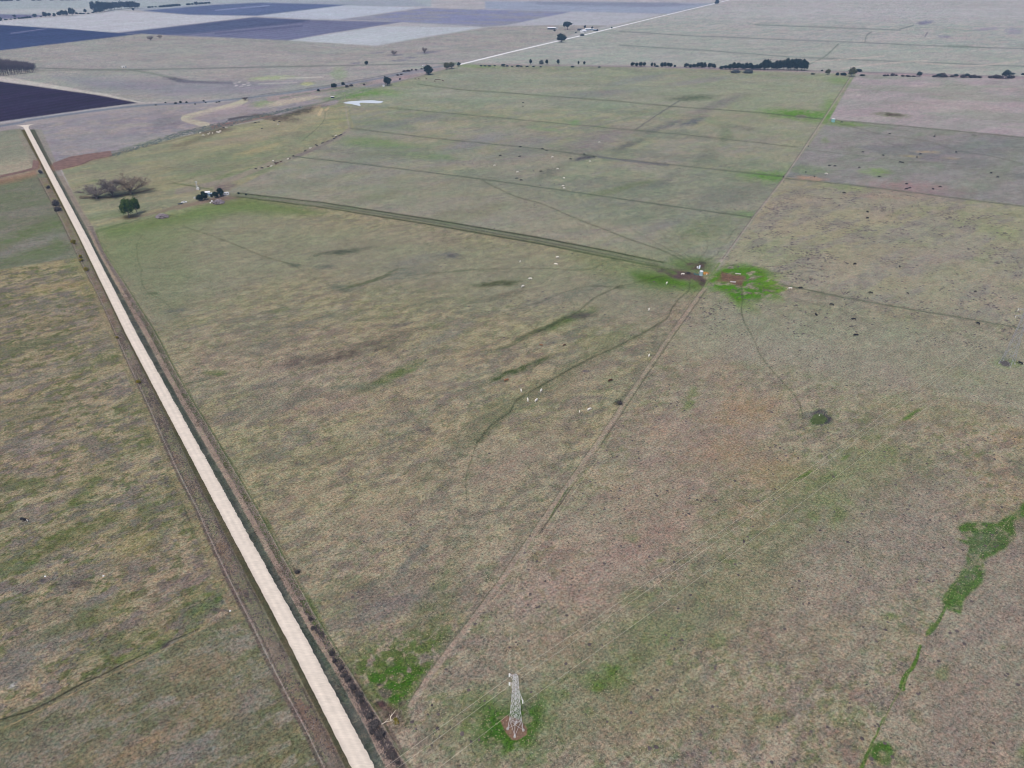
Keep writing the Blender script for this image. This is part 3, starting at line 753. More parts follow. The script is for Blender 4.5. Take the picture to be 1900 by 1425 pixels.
# bright green drain at the right
gd = sstep(0.30, 0.46, nF)
fill([(1915, 915), (1880, 955), (1850, 975), (1800, 965), (1775, 978), (1800, 1000), (1770, 1000), (1800, 1012), (1798, 1045), (1778, 1075), (1745, 1110), (1752, 1128), (1775, 1135),
      (1800, 1105), (1822, 1080), (1835, 1035), (1865, 1020), (1880, 995), (1878, 970), (1960, 930)], (68, 106, 44), 0.95, 3.0, 3.0, noise=0.45 + 0.55 * sstep(0.30, 0.44, nT))
fill([(1800, 990), (1850, 985), (1860, 1010), (1820, 1030), (1810, 1060), (1790, 1100), (1780, 1090), (1800, 1030)], (96, 100, 96), 0.5, 8, 3, noise=1 - gd * 0.5)
line([(1752, 1125), (1738, 1155), (1722, 1175)], 5, (74, 108, 48), 0.9, 11, rag=1.2)
line([(1730, 1160), (1718, 1180)], 10, (84, 112, 54), 0.8, 4)
line([(1706, 1200), (1700, 1225), (1680, 1255), (1675, 1275)], 5, (70, 112, 38), 0.95, 12, rag=1.4)
line([(1668, 1285), (1650, 1320), (1640, 1345)], 3.0, (90, 112, 60), 0.8)
line([(1645, 1335), (1630, 1362), (1618, 1385), (1600, 1425), (1570, 1500)], 3, (74, 112, 40), 0.9, 12, rag=1.5)
blob(1640, 1400, 19, 20, 0, (68, 108, 42), 0.92, 2, 0.4)
line([(1575, 1425), (1620, 1380), (1640, 1340), (1672, 1280), (1712, 1180), (1745, 1120), (1880, 955), (1905, 915)], 1.2, (142, 132, 104), 0.5)
# green patches in the right-hand field
for (u, v, ru, rv, an, a) in [(1498, 877, 12, 4, -20, 0.8), (1485, 884, 14, 3, -30, 0.6), (1573, 848, 12, 3, -30, 0.7), (1690, 773, 26, 3.5, -34, 0.8), (1640, 812, 10, 3, -34, 0.4), (1560, 955, 14, 10, 0, 0.5),
                              (1483, 950, 12, 5, 0, 0.5), (1652, 840, 14, 10, 0, 0.4), (1251, 1022, 5, 4, 0, 0.7), (1224, 1038, 7, 3, 0, 0.6), (1348, 1041, 14, 6, 0, 0.5), (1136, 1240, 16, 14, 0, 0.7),
                              (1110, 1270, 10, 12, 0, 0.7), (1106, 1260, 40, 14, 0, 0.4), (1045, 1290, 12, 6, 0, 0.5), (1247, 1228, 6, 5, 0, 0.6), (1280, 740, 8, 22, 30, 0.6), (1505, 972, 16, 20, 0, 0.5),
                              (1651, 1138, 9, 7, 0, 0.6), (1745, 1255, 10, 10, 0, 0.5), (1540, 1440, 30, 12, 0, 0.4), (1580, 1385, 9, 10, 0, 0.5), (1700, 1330, 12, 12, 0, 0.4), (1900, 1400, 14, 14, 0, 0.5),
                              (1870, 1200, 14, 10, 0, 0.4), (1530, 885, 20, 9, 0, 0.3), (1170, 1000, 14, 6, 0, 0.4), (1085, 1320, 10, 8, 0, 0.4), (880, 1300, 40, 20, 0, 0.45), (870, 1340, 22, 14, 0, 0.5),
                              (950, 1400, 60, 14, 0, 0.4), (1010, 1300, 22, 16, 0, 0.4), (1185, 1110, 30, 14, 0, 0.35), (1330, 1190, 20, 14, 0, 0.35), (1420, 1330, 24, 14, 0, 0.3)]:
    blob(u, v, ru, rv, an, (78, 114, 42), a, 3, 0.7, noise=sstep(0.32, 0.5, nF))
# pylon feet
blob(945, 1350, 75, 55, 10, (84, 108, 56), 0.6, 5, 0.8)
blob(926, 1350, 36, 34, 20, (56, 102, 26), 0.95, 3, 0.6, noise=sstep(0.26, 0.44, nT))
blob(955, 1374, 42, 28, 0, (60, 104, 28), 0.95, 3, 0.6, noise=sstep(0.26, 0.44, nT))
blob(980, 1334, 24, 34, 0, (68, 108, 36), 0.9, 3, 0.6, noise=sstep(0.28, 0.46, nT))
blob(900, 1375, 24, 10, 30, (66, 104, 38), 0.6, 2, 0.5)
fill([(928, 1337), (940, 1327), (965, 1335), (979, 1352), (977, 1364), (960, 1374), (950, 1373), (938, 1358)], (128, 96, 80), 0.97, 1.0, 0.25, grain=0.4, tuft=0)
blob(1866, 674, 24, 8, 6, (104, 128, 74), 0.85, 2)
fill([(1852, 670), (1866, 669), (1875, 674), (1872, 681), (1860, 679)], (86, 82, 92), 0.95, 1, 0.3, grain=0.4)
# ---- cattle tracks and fence lines worn into the grass
DK = (66, 76, 58)
for q, w0, w1, a in [
        ([(1280, 522), (1277, 540), (1262, 552), (1248, 570), (1238, 590), (1215, 605), (1180, 625), (1140, 645), (1090, 668), (1040, 695), (1000, 718), (960, 742), (945, 765), (910, 790), (885, 820)], 2.2, 4, 0.9),
        ([(885, 820), (876, 850), (866, 880), (864, 905), (868, 950)], 2.4, 1.2, 0.8),
        ([(945, 765), (925, 782), (890, 815)], 10, 14, 0.35),
        ([(1375, 533), (1378, 555), (1376, 580), (1385, 605), (1398, 630), (1412, 660), (1435, 690), (1455, 712), (1475, 735), (1487, 760), (1492, 790)], 2.6, 1.4, 0.8),
        ([(1150, 530), (1100, 555), (1070, 580), (1030, 600), (990, 620), (940, 645), (900, 650)], 2.2, 2, 0.8),
        ([(1230, 512), (1180, 524), (1145, 531), (1090, 532), (1040, 545), (990, 565), (930, 580)], 1.6, 1, 0.7),
        ([(1240, 500), (1170, 492), (1135, 483), (1090, 500), (1000, 498), (900, 500), (820, 505), (750, 512)], 1.4, 1, 0.7),
        ([(895, 335), (950, 362), (1010, 380), (1060, 402), (1120, 425), (1170, 445), (1230, 465), (1275, 488)], 1.6, 2.2, 0.8),
        ([(1165, 420), (1190, 436), (1240, 462), (1285, 488)], 1.1, 1.6, 0.65),
        ([(1215, 420), (1230, 435), (1260, 462), (1292, 486)], 1.0, 1.4, 0.5),
        ([(1313, 440), (1312, 460), (1298, 482)], 1.1, 1.4, 0.6),
        ([(1360, 430), (1340, 455), (1330, 472), (1310, 484)], 1.1, 1.4, 0.6),
        ([(1385, 395), (1365, 425), (1340, 460)], 1.0, 1.2, 0.5),
        ([(1405, 505), (1460, 507), (1520, 502), (1562, 502)], 1.5, 1, 0.6),
        ([(1385, 508), (1392, 498), (1405, 488), (1412, 472), (1425, 460)], 1.8, 1, 0.5),
        ([(1400, 500), (1430, 494), (1600, 486)], 1, 0.8, 0.3),
        ([(1400, 535), (1445, 545), (1520, 566), (1580, 582), (1640, 610), (1700, 628)], 1.4, 1.2, 0.45),
        ([(1390, 545), (1420, 565), (1480, 600), (1540, 640), (1600, 670)], 1.4, 1, 0.4),
        ([(1380, 550), (1400, 570), (1450, 620), (1500, 660), (1560, 690)], 1.2, 1, 0.35),
        ([(1340, 548), (1338, 570), (1350, 600)], 1.1, 0.9, 0.4),
        ([(264, 436), (254, 455), (256, 480), (262, 500), (263, 520), (272, 540), (282, 548)], 1.2, 1.2, 0.75),
        ([(282, 548), (305, 560), (325, 578), (340, 590), (350, 610)], 1.2, 1.4, 0.6),
        ([(340, 420), (400, 440), (440, 455), (480, 472), (545, 492)], 1.5, 1.8, 0.75),
        ([(300, 405), (330, 430), (370, 455)], 1.1, 1, 0.4), ([(545, 492), (600, 525), (640, 536)], 1.3, 1, 0.6),
        ([(340, 712), (370, 708), (410, 696)], 1.6, 1.4, 0.6),
        ([(300, 640), (320, 680), (345, 712), (365, 760), (390, 800)], 1.4, 1.6, 0.8),
        ([(192, 455), (230, 520), (262, 575), (300, 640)], 1.0, 1.4, 0.6),
        ([(390, 800), (440, 870), (480, 935), (520, 1010), (560, 1085), (580, 1130)], 1.6, 3, 0.6),
        ([(560, 942), (590, 965), (600, 990)], 1.2, 1.2, 0.5),
        ([(205, 590), (215, 640), (225, 670), (240, 700), (265, 760), (280, 795), (305, 850), (315, 880), (335, 920)], 1.6, 3, 0.75),
        ([(335, 920), (345, 950), (360, 985), (372, 1010)], 4, 3.4, 0.9),
        ([(372, 1010), (385, 1040), (400, 1080)], 2, 1.6, 0.5),
        ([(1540, 225), (1600, 240), (1640, 250), (1720, 262), (1780, 280), (1840, 290), (1900, 305)], 1.2, 1.2, 0.6),
        ([(1560, 230), (1600, 238), (1640, 262), (1680, 275)], 1, 0.8, 0.4),
        ([(1580, 226), (1660, 240), (1750, 250)], 1, 0.8, 0.4),
        ([(1455, 330), (1500, 325), (1600, 330)], 1, 0.8, 0.3),
        ([(720, 200), (800, 196), (860, 188)], 1, 1, 0.4), ([(1000, 120), (1100, 118)], 1, 1, 0.3),
        ([(950, 1160), (952, 1200), (950, 1240)], 1.6, 2.2, 0.5),
        ([(1600, 940), (1625, 1000), (1640, 1060)], 1.4, 1, 0.3), ([(1655, 1120), (1680, 1220), (1690, 1300)], 1.4, 1, 0.35)]:
    line(q, w0, DK, a * 0.85, w1, rag=0.6, soft=1.2, noise=np.clip(0.45 + nT, 0.6, 1.1))
for q, w0, w1, a in [
        ([(545, 290), (700, 308), (900, 333), (1000, 347), (1200, 376), (1395, 403)], 1.6, 2.0, 0.95),
        ([(650, 238), (800, 256), (1000, 276), (1110, 291), (1250, 306), (1455, 328)], 1.8, 2.4, 0.7),
        ([(720, 200), (900, 216), (1060, 231), (1250, 248), (1400, 264), (1480, 273)], 1.3, 1.6, 0.8),
        ([(775, 156), (850, 166), (950, 173), (1150, 188), (1240, 197), (1400, 208), (1528, 221)], 1.4, 2.0, 0.8),
        ([(960, 240), (1080, 255), (1200, 268)], 0.8, 0.8, 0.35), ([(1000, 155), (1200, 160), (1500, 172)], 0.8, 0.8, 0.3),
        ([(1455, 331), (1560, 341), (1700, 358), (1800, 371), (1900, 383), (2400, 440)], 1.6, 2.2, 0.85),
        ([(1495, 278), (1600, 289), (1680, 300), (1790, 305)], 1.0, 0.8, 0.6),
        ([(1540, 222), (1700, 236), (1900, 255), (2400, 300)], 1.4, 1.6, 0.75),
        ([(1445, 527), (1490, 536), (1560, 551), (1700, 576), (1800, 592), (1900, 610), (2400, 705)], 2.2, 1.8, 0.85),
        ([(1400, 404), (1470, 416), (1560, 430), (1700, 450), (1900, 480)], 0.8, 0.8, 0.25)]:
    line(q, w0, (78, 90, 80), a, w1, rag=0.15, curve=False, soft=0.8)
line([(1110, 291), (1180, 300), (1240, 307)], 3.4, (96, 100, 110), 0.8)
line([(1330, 524), (1400, 520), (1445, 527), (1490, 534)], 1.0, (120, 138, 84), 0.4)
# the long fence with its worn vehicle strip
line([(1580, 141), (1530, 218), (1455, 330), (1400, 400), (1335, 488)], 2.0, (146, 136, 136), 0.85, 5.0, rag=0.2, curve=False)
line([(1577, 143), (1527, 220), (1452, 332), (1397, 402), (1340, 480)], 1.0, (88, 92, 88), 0.9, 1.6, rag=0.15, curve=False)
line([(1335, 488), (1322, 508), (1306, 534)], 4, (104, 128, 76), 0.85, 4, rag=0.4)
line([(1306, 536), (1250, 612), (1180, 715), (1110, 820), (1000, 975), (930, 1080), (850, 1185), (800, 1250), (762, 1310)], 5.5, (145, 129, 117), 0.85, 11, rag=0.6, curve=False, grain=0.8)
line([(1303, 534), (1246, 612), (1175, 716), (1104, 820), (992, 977), (921, 1082), (842, 1185), (793, 1248), (750, 1318)], 1.2, (80, 84, 64), 0.6, 2.6, rag=0.3, curve=False)
line([(1312, 536), (1257, 612), (1188, 715), (1120, 818), (1085, 870), (1040, 935), (1000, 990)], 1.2, (82, 78, 72), 0.9, 2.6, rag=0.25, curve=False)
line([(1055, 905), (1038, 930), (1020, 962)], 2, (78, 98, 58), 0.9, 2.5, rag=0.3)
line([(1140, 800), (1110, 850), (1060, 920), (1010, 1000), (965, 1060), (950, 1160), (945, 1250)], 1.4, (166, 152, 130), 0.6, 2.4, rag=0.3)
line([(1115, 825), (1075, 885), (1020, 970), (960, 1060), (900, 1130)], 1.4, (162, 148, 124), 0.5, 2.4, rag=0.2)
line([(1150, 745), (1170, 720)], 3, (90, 96, 80), 0.5)
# ---- strips beside the near road
ROADC = [(46, 236), (81.5, 300), (154.7, 440), (244, 620), (335.5, 790), (422, 950), (547, 1180), (674, 1425), (784, 1640)]


def off_pts(off, y0=236, y1=1640, n=46):
    """a path that runs beside the road, off metres to its right"""
    out = []
    ys = [p[1] for p in ROADC]
    xs = [p[0] for p in ROADC]
    for i in range(n):
        y = y0 + (y1 - y0) * (i / (n - 1)) ** 1.0
        a = un(float(np.interp(y, ys, xs)), y)
        b = un(float(np.interp(y + 8, ys, xs)), y + 8)
        d = (b - a).normalized()
        nrm = Vector((-d.y, d.x, 0))          # walking towards the camera the right-hand field lies on the left
        p = a + nrm * off
        t = (p.y * CS - (-CAMH) * SN)
        zc = p.y * CS + CAMH * SN
        yc = (p.y * SN - CAMH * CS)
        out.append((950 + F_PX * p.x / zc, 712.5 - F_PX * yc / zc))
    return out


RE_Y = [236, 300, 440, 620, 790, 950, 1180, 1252, 1425, 1640]
RE_X = [54, 87, 161, 252.6, 345, 437, 563, 607.5, 691, 806]          # right edge of the gravel
RL_X = [40, 76, 149, 236, 326, 407, 531, 569, 657, 765]              # left edge of the gravel
FE_Y = [236, 315, 350, 399, 423, 451, 465, 541, 620, 693, 743, 800, 866, 931, 950, 1143, 1196, 1252, 1287, 1338, 1393, 1425, 1640]
FE_X = [75, 111, 130, 158, 173.6, 185, 190, 239, 288, 326, 354, 390, 429.5, 467, 478, 583, 616, 652, 672, 705, 735, 757, 895]
FW_Y = [236, 329, 372.6, 412, 448, 485.5, 546, 601.7, 667, 705, 758, 800, 878, 941.6, 1017, 1075.5, 1130, 1183, 1216.6, 1295, 1358, 1416, 1640]
FW_X = [28, 77.5 - 6, 98 - 3, 116, 133, 150, 182, 207, 235, 252.7, 278, 295.6, 331, 364, 396.7, 424.5, 452, 480, 495, 533, 568.5, 596, 710]


def east(fr, y):
    a, b = float(np.interp(y, RE_Y, RE_X)), float(np.interp(y, FE_Y, FE_X))
    return (a + (b - a) * fr, y)


def west(fr, y):
    a, b = float(np.interp(y, RE_Y, RL_X)), float(np.interp(y, FW_Y, FW_X))
    return (a + (b - a) * fr, y)


def rstrip(side, f0, f1, rgb, a, y0=240, y1=1640, rag=0.25, noise=None, grain=None, soft=0.8, tuft=None):
    ys = np.linspace(y0, y1, 50)
    A = [side(f0, y) for y in ys]
    B = [side(f1, y) for y in ys]
    fill(A + B[::-1], rgb, a, soft, rag, grain, tuft, noise)


nV = sstep(0.4, 0.6, fbm(GX, GY, 8, 4, 171, R(124), 3))
nV2 = sstep(0.4, 0.58, fbm(GX, GY, 3, 4, 181, R(124), 4))
rstrip(west, -0.2, 1.0, (120, 114, 101), 0.95, 330)
rstrip(west, -0.2, 1.1, (128, 124, 118), 0.8, 240, 322)
rstrip(west, 0.3, 0.98, (98, 90, 90), 0.5, 330, noise=nV)
rstrip(west, 0.3, 0.98, (118, 100, 84), 0.45, 330, noise=1 - nV2)
rstrip(west, -0.3, 0.27, (84, 80, 62), 0.95, 240)
rstrip(west, 0.05, 0.24, (66, 74, 54), 0.6, 800, noise=nV2)
nB = fbm(GX, GY, 14, 4, 175, R(124), 2.2)
rstrip(west, 0.27, 1.0, (78, 72, 74), 0.7, 500, noise=sstep(0.54, 0.66, nB))
rstrip(west, 0.27, 1.0, (116, 92, 76), 0.6, 500, noise=sstep(0.46, 0.36, nB))
rstrip(west, 0.27, 1.0, (114, 118, 88), 0.75, 330, noise=sstep(0.46, 0.6, nV2 * 0.3 + nT * 0.7))
rstrip(west, 0.30, 0.40, (84, 78, 74), 0.6, 450, noise=nV)
rstrip(west, 0.84, 0.92, (84, 78, 76), 0.7, 450)
rstrip(west, 0.94, 1.0, (142, 130, 130), 0.75, 330)
rstrip(west, 1.0, 1.14, (90, 78, 80), 0.75, 330)
rstrip(west, 1.14, 1.55, (134, 124, 94), 0.5, 480, 1150)
rstrip(east, -0.2, 1.0, (128, 119, 112), 0.95, 325)
rstrip(east, -0.2, 1.0, (128, 125, 124), 0.85, 240, 325)
rstrip(east, -0.3, 0.40, (78, 84, 80), 0.95, 240)
rstrip(east, -0.3, 0.46, (108, 110, 98), 0.7, 300, noise=sstep(0.52, 0.64, nT))
rstrip(east, -0.3, 0.44, (58, 66, 64), 0.6, 500, noise=sstep(0.5, 0.4, nT2))
rstrip(east, 0.1, 0.38, (62, 80, 66), 0.5, 700, noise=nV2)
rstrip(east, 0.42, 0.68, (140, 124, 112), 0.9, 430)
rstrip(east, 0.68, 0.97, (94, 88, 76), 0.85, 430)
rstrip(east, 0.70, 0.95, (74, 84, 50), 0.7, 560, noise=nV)
rstrip(east, 0.42, 1.0, (88, 78, 74), 0.6, 500, noise=sstep(0.54, 0.64, nB))
rstrip(east, 0.42, 1.0, (146, 130, 112), 0.5, 500, noise=sstep(0.46, 0.38, nB))
rstrip(east, 0.96, 1.03, (132, 118, 110), 0.8, 315)
rstrip(east, 1.04, 1.14, (84, 94, 64), 0.75, 430)
rstrip(east, 1.05, 1.3, (80, 100, 50), 0.55, 960, 1320, noise=nV)
rstrip(east, 1.0, 1.25, (96, 80, 80), 0.75, 1230, 1400, noise=nV2)
rstrip(east, 0.45, 0.98, (82, 74, 80), 0.75, 1180, 1420, noise=nV)
# reeds where the creek crosses the road
rn = sstep(0.35, 0.5, nF)
fill([(92, 306), (130, 293), (160, 288), (205, 283), (207, 290), (170, 298), (150, 306), (112, 314), (98, 316)], (122, 92, 84), 0.85, 3.5, 4)
blob(68, 306, 6, 8, 20, (128, 98, 84), 0.9, 2)
fill([(-60, 345), (0, 330), (40, 322), (72, 314), (68, 325), (30, 335), (0, 341), (-60, 356)], (132, 102, 88), 0.8, 3.5, 4)
line([(0, 330), (40, 318), (66, 312)], 2, (100, 96, 96), 0.7)
line([(205, 288), (270, 268), (330, 250), (400, 236)], 12, (104, 114, 104), 0.75, 9, rag=3, noise=sstep(0.38, 0.52, nF))
line([(205, 288), (270, 272), (330, 258), (390, 241)], 1.6, (104, 92, 86), 0.7)
line([(395, 236), (430, 229), (470, 221), (500, 214)], 7, (124, 98, 98), 0.85, 5, rag=1.5)
line([(425, 222), (450, 217), (468, 217)], 5, (66, 66, 82), 0.8, 3, rag=1.5)
line([(440, 226), (520, 208), (590, 192), (640, 180)], 3, (98, 112, 104), 0.6, 3, rag=1)
line([(430, 231), (520, 213), (600, 190), (690, 164), (800, 137)], 1.1, (98, 102, 100), 0.8, 0.9)
# ---- furrows of the ploughed and sown fields: real stripes of lighter and darker soil
def furrows(pts, heading, pitch, depth):
    m = poly_mask(ALL, pts, 1.0, 0)
    ca, sa = math.cos(heading), math.sin(heading)
    q = (-GX * sa + GY * ca)
    s = 0.6 * np.sin(q * 2 * math.pi / pitch) + 0.8 * (fbm(GX, GY, pitch * 1.4, 3, 191, heading, 14) - 0.5) * 2
    COL[...] = COL * (1 + (m * s * depth)[..., None]).astype(np.float32)


furrows([(-420, 142), (0, 151), (60, 159), (258, 191), (120, 209), (0, 226), (-420, 290)], R(64), 22, 0.16)
furrows([(-420, 62), (0, 39), (215, 20), (475, 30), (220, 61), (0, 46)], R(64), 90, 0.03)
furrows([(-420, 36), (0, 46), (220, 61), (262, 64), (140, 82), (0, 94), (-420, 130)], R(64), 34, 0.1)
furrows([(530, 76), (705, 49), (905, 51), (700, 85)], R(64), 34, 0.06)
furrows([(220, 61), (470, 32), (745, 41), (530, 76), (262, 64)], R(66), 40, 0.12)
furrows([(262, 20), (480, 5), (645, 9), (475, 29)], R(66), 60, 0.08)

# fine detail of the sward at every distance: lighter and darker, greener and more purple clumps
_d1 = fbm(GX, GY, 3.2, 3, 601, STREAK, 1.15, 0.8) - 0.5
_d2 = fbm(GX, GY, 11, 5, 611, STREAK, 1.5, 0.8) - 0.5
_d3 = fbm(GX, GY, 38, 4, 621, R(10), 2.0, 0.7) - 0.5
_h1 = fbm(GX, GY, 6, 4, 631, STREAK, 1.4, 0.8) - 0.5
_h2 = fbm(GX, GY, 30, 4, 641, R(20), 2.0, 0.7) - 0.5
_l = (_d1 * 0.30 + _d2 * (0.16 + 0.16 * sstep(250, 600, GD)) + _d3 * 0.26 * sstep(500, 1400, GD)) * np.clip(GRAIN + 0.2, 0, 1)
_hh = (_h1 * 0.22 + _h2 * 0.22) * np.clip(GRAIN, 0, 1)
COL = (COL * np.stack([1 + _l - _hh * 0.45, 1 + _l + _hh * 0.55, 1 + _l - _hh * 0.15], -1)).astype(np.float32)
COL = np.clip(COL, 0, 1)

# the whole plain a little greyer near by, cooler far off
_r = np.array([-62, 0, 60, 200, 300, 430, 600, 900, 1640.0])
_sr = np.where(COL <= 0.0031308, COL * 12.92, 1.055 * np.clip(COL, 1e-5, 1) ** (1 / 2.4) - 0.055)
_mean = _sr.mean(2, keepdims=True)
_chr = _sr.max(2, keepdims=True) - _sr.min(2, keepdims=True)
_cf = np.interp(V1, _r, [0.85, 0.85, 0.9, 0.88, 0.8, 0.74, 0.68, 0.68, 0.72])[:, None, None]
_cf = _cf + (1 - _cf) * sstep(0.2, 0.36, _chr) * 0.55
_sr = _mean + (_sr - _mean) * _cf
_g = np.stack([np.interp(V1, _r, [1.06, 1.06, 1.055, 1.07, 1.055, 1.075, 1.055, 1.055, 1.04]),
               np.interp(V1, _r, [1.07, 1.07, 1.065, 1.07, 1.05, 1.065, 1.045, 1.035, 1.015]),
               np.interp(V1, _r, [1.11, 1.11, 1.10, 1.09, 1.08, 1.08, 1.07, 1.06, 1.06])], -1)[:, None, :]
_sr = np.clip(_sr * _g, 0, 1)
COL = np.where(_sr <= 0.04045, _sr / 12.92, ((_sr + 0.055) / 1.055) ** 2.4)

# appearance -> the colour of the ground itself, by taking out light and air
E_ = np.exp(-HAZE_D * GD)[..., None]
ALB = (COL - A_AIR * (1 - E_)) / (T_ILL * E_)
ALB = np.clip(ALB, 0.012, 0.8).astype(np.float32)

# relief: ditches beside the road, a low bank for the fence strip, soft swells
GZ = ((fbm(GX, GY, 6, 3, 201) - 0.5) * 0.16)
_ys = [p[1] for p in ROADC]
A_, B_ = un(*ROADC[0]), un(*ROADC[-1])
dd = (B_ - A_).normalized()
OFFS = (GX - A_.x) * (-dd.y) + (GY - A_.y) * dd.x
ALONG = (GX - A_.x) * dd.x + (GY - A_.y) * dd.y
on = (ALONG > 5)
GZ = np.where(on & (np.abs(OFFS) < 3.6), 0.0, GZ)
for c, wd, dp in ((4.6, 1.1, 0.6), (-4.2, 1.0, 0.35), (-7.6, 2.0, -0.2), (9.0, 1.0, 0.3)):
    GZ = GZ - on * dp * np.exp(-((OFFS - c) / wd) ** 2)
GZ = np.where(GD > 1500, 0.0, GZ)
GZ[0, :] = GZ[-1, :] = 0
GZ[:, 0] = GZ[:, -1] = 0


def build_ground():
    n = NR * NC
    co = np.empty((n, 3), np.float32)
    co[:, 0] = GX.ravel()
    co[:, 1] = GY.ravel()
    co[:, 2] = GZ.ravel()
    idx = np.arange(n, dtype=np.int32).reshape(NR, NC)
    q = np.stack([idx[1:, :-1], idx[1:, 1:], idx[:-1, 1:], idx[:-1, :-1]], -1).reshape(-1, 4)
    # skirt out to the horizon
    ring = np.concatenate([idx[-1, :], idx[::-1, -1][1:], idx[0, ::-1][1:], idx[:, 0][1:-1]])
    ctr = np.array([0.0, 2000.0])
    p = co[ring, :2] - ctr
    ang = np.arctan2(p[:, 1], p[:, 0])
    far = np.zeros((len(ring), 3), np.float32)
    far[:, 0] = ctr[0] + np.cos(ang) * 60000
    far[:, 1] = ctr[1] + np.sin(ang) * 60000
    # keep the skirt directions of the near edge spread behind the camera
    co = np.vstack([co, far])
    k = np.arange(len(ring), dtype=np.int32)
    k2 = (k + 1) % len(ring)
    sk = np.stack([ring[k], n + k, n + k2, ring[k2]], -1)
    q = np.vstack([q, sk]).astype(np.int32)
    me = bpy.data.meshes.new('ground')
    me.vertices.add(len(co))
    me.vertices.foreach_set('co', co.ravel())
    me.loops.add(q.size)
    me.loops.foreach_set('vertex_index', q.ravel())
    me.polygons.add(len(q))
    me.polygons.foreach_set('loop_start', np.arange(0, q.size, 4, dtype=np.int32))
    me.polygons.foreach_set('use_smooth', np.ones(len(q), dtype=bool))
    me.update(calc_edges=True)
    a = me.attributes.new('tint', 'FLOAT_COLOR', 'POINT')
    c = np.ones((len(co), 4), np.float32)
    c[:n, :3] = ALB.reshape(-1, 3)
    c[n:, :3] = c[ring, :3]
    a.data.foreach_set('color', c.ravel())
    g = me.attributes.new('grain', 'FLOAT', 'POINT')
    gg = np.full(len(co), 0.6, np.float32)
    gg[:n] = GRAIN.ravel()
    g.data.foreach_set('value', gg)
    m = bpy.data.materials.new('pasture')
    m.use_nodes = True
    nt = m.node_tree
    N, L = nt.nodes, nt.links
    b = N['Principled BSDF']
    b.inputs['Roughness'].default_value = 1.0
    b.inputs['Specular IOR Level'].default_value = 0.0
    at = N.new('ShaderNodeAttribute')
    at.attribute_name = 'tint'
    ag = N.new('ShaderNodeAttribute')
    ag.attribute_name = 'grain'
    tc = N.new('ShaderNodeTexCoord')
    mp = N.new('ShaderNodeMapping')
    mp.inputs['Rotation'].default_value = (0, 0, R(-38))
    mp.inputs['Scale'].default_value = (0.9, 1.0, 1.0)
    L.new(tc.outputs['Object'], mp.inputs['Vector'])

    def noise(scale, det, rough=0.6):
        z = N.new('ShaderNodeTexNoise')
        z.inputs['Scale'].default_value = scale
        z.inputs['Detail'].default_value = det
        z.inputs['Roughness'].default_value = rough
        L.new(mp.outputs['Vector'], z.inputs['Vector'])
        return z

    def ramp(src, a0, a1, b0, b1):
        r = N.new('ShaderNodeMapRange')
        r.inputs['From Min'].default_value = a0
        r.inputs['From Max'].default_value = a1
        r.inputs['To Min'].default_value = b0
        r.inputs['To Max'].default_value = b1
        L.new(src, r.inputs['Value'])
        return r

    n1 = noise(1.1, 3, 0.7)          # tufts of about a metre
    n2 = noise(0.22, 4, 0.6)         # clumps of a few metres
    n3 = noise(2.6, 2, 0.7)
    r1 = ramp(n1.outputs['Fac'], 0.32, 0.68, -1.0, 1.0)
    r2 = ramp(n2.outputs['Fac'], 0.3, 0.7, -1.0, 1.0)
    r3 = ramp(n3.outputs['Fac'], 0.3, 0.7, -1.0, 1.0)
    s1 = N.new('ShaderNodeMath'); s1.operation = 'MULTIPLY'; s1.inputs[1].default_value = 0.52
    L.new(r1.outputs['Result'], s1.inputs[0])
    s2 = N.new('ShaderNodeMath'); s2.operation = 'MULTIPLY_ADD'; s2.inputs[1].default_value = 0.16
    L.new(r2.outputs['Result'], s2.inputs[0]); L.new(s1.outputs[0], s2.inputs[2])
    s3 = N.new('ShaderNodeMath'); s3.operation = 'MULTIPLY_ADD'; s3.inputs[1].default_value = 0.32
    L.new(r3.outputs['Result'], s3.inputs[0]); L.new(s2.outputs[0], s3.inputs[2])
    s4 = N.new('ShaderNodeMath'); s4.operation = 'MULTIPLY_ADD'; s4.inputs[2].default_value = 1.0
    L.new(s3.outputs[0], s4.inputs[0]); L.new(ag.outputs['Fac'], s4.inputs[1])
    # green and straw tones vary between neighbouring tufts
    hue = noise(0.6, 3, 0.7)
    rh = ramp(hue.outputs['Fac'], 0.35, 0.65, 0.0, 1.0)
    mixc = N.new('ShaderNodeMix'); mixc.data_type = 'RGBA'
    mixc.inputs[6].default_value = (1.13, 1.0, 0.88, 1)
    mixc.inputs[7].default_value = (0.87, 1.02, 0.93, 1)
    L.new(rh.outputs['Result'], mixc.inputs[0])
    wh = N.new('ShaderNodeMix'); wh.data_type = 'RGBA'
    wh.inputs[6].default_value = (1, 1, 1, 1)
    L.new(ag.outputs['Fac'], wh.inputs[0]); L.new(mixc.outputs[2], wh.inputs[7])
    mu = N.new('ShaderNodeVectorMath'); mu.operation = 'MULTIPLY'
    L.new(at.outputs['Color'], mu.inputs[0]); L.new(wh.outputs[2], mu.inputs[1])
    sca = N.new('ShaderNodeVectorMath'); sca.operation = 'SCALE'
    L.new(mu.outputs['Vector'], sca.inputs[0]); L.new(s4.outputs[0], sca.inputs['Scale'])
    L.new(sca.outputs['Vector'], b.inputs['Base Color'])
    bp = N.new('ShaderNodeBump')
    bp.inputs['Strength'].default_value = 0.35
    bp.inputs['Distance'].default_value = 0.25
    L.new(n1.outputs['Fac'], bp.inputs['Height'])
    L.new(bp.outputs['Normal'], b.inputs['Normal'])
    me.materials.append(m)
    o = bpy.data.objects.new('ground', me)
    col.objects.link(o)
    tag(o, 'flat pasture plain with ploughed fields beyond', 'ground', kind='structure')
    return o


ground = build_ground()


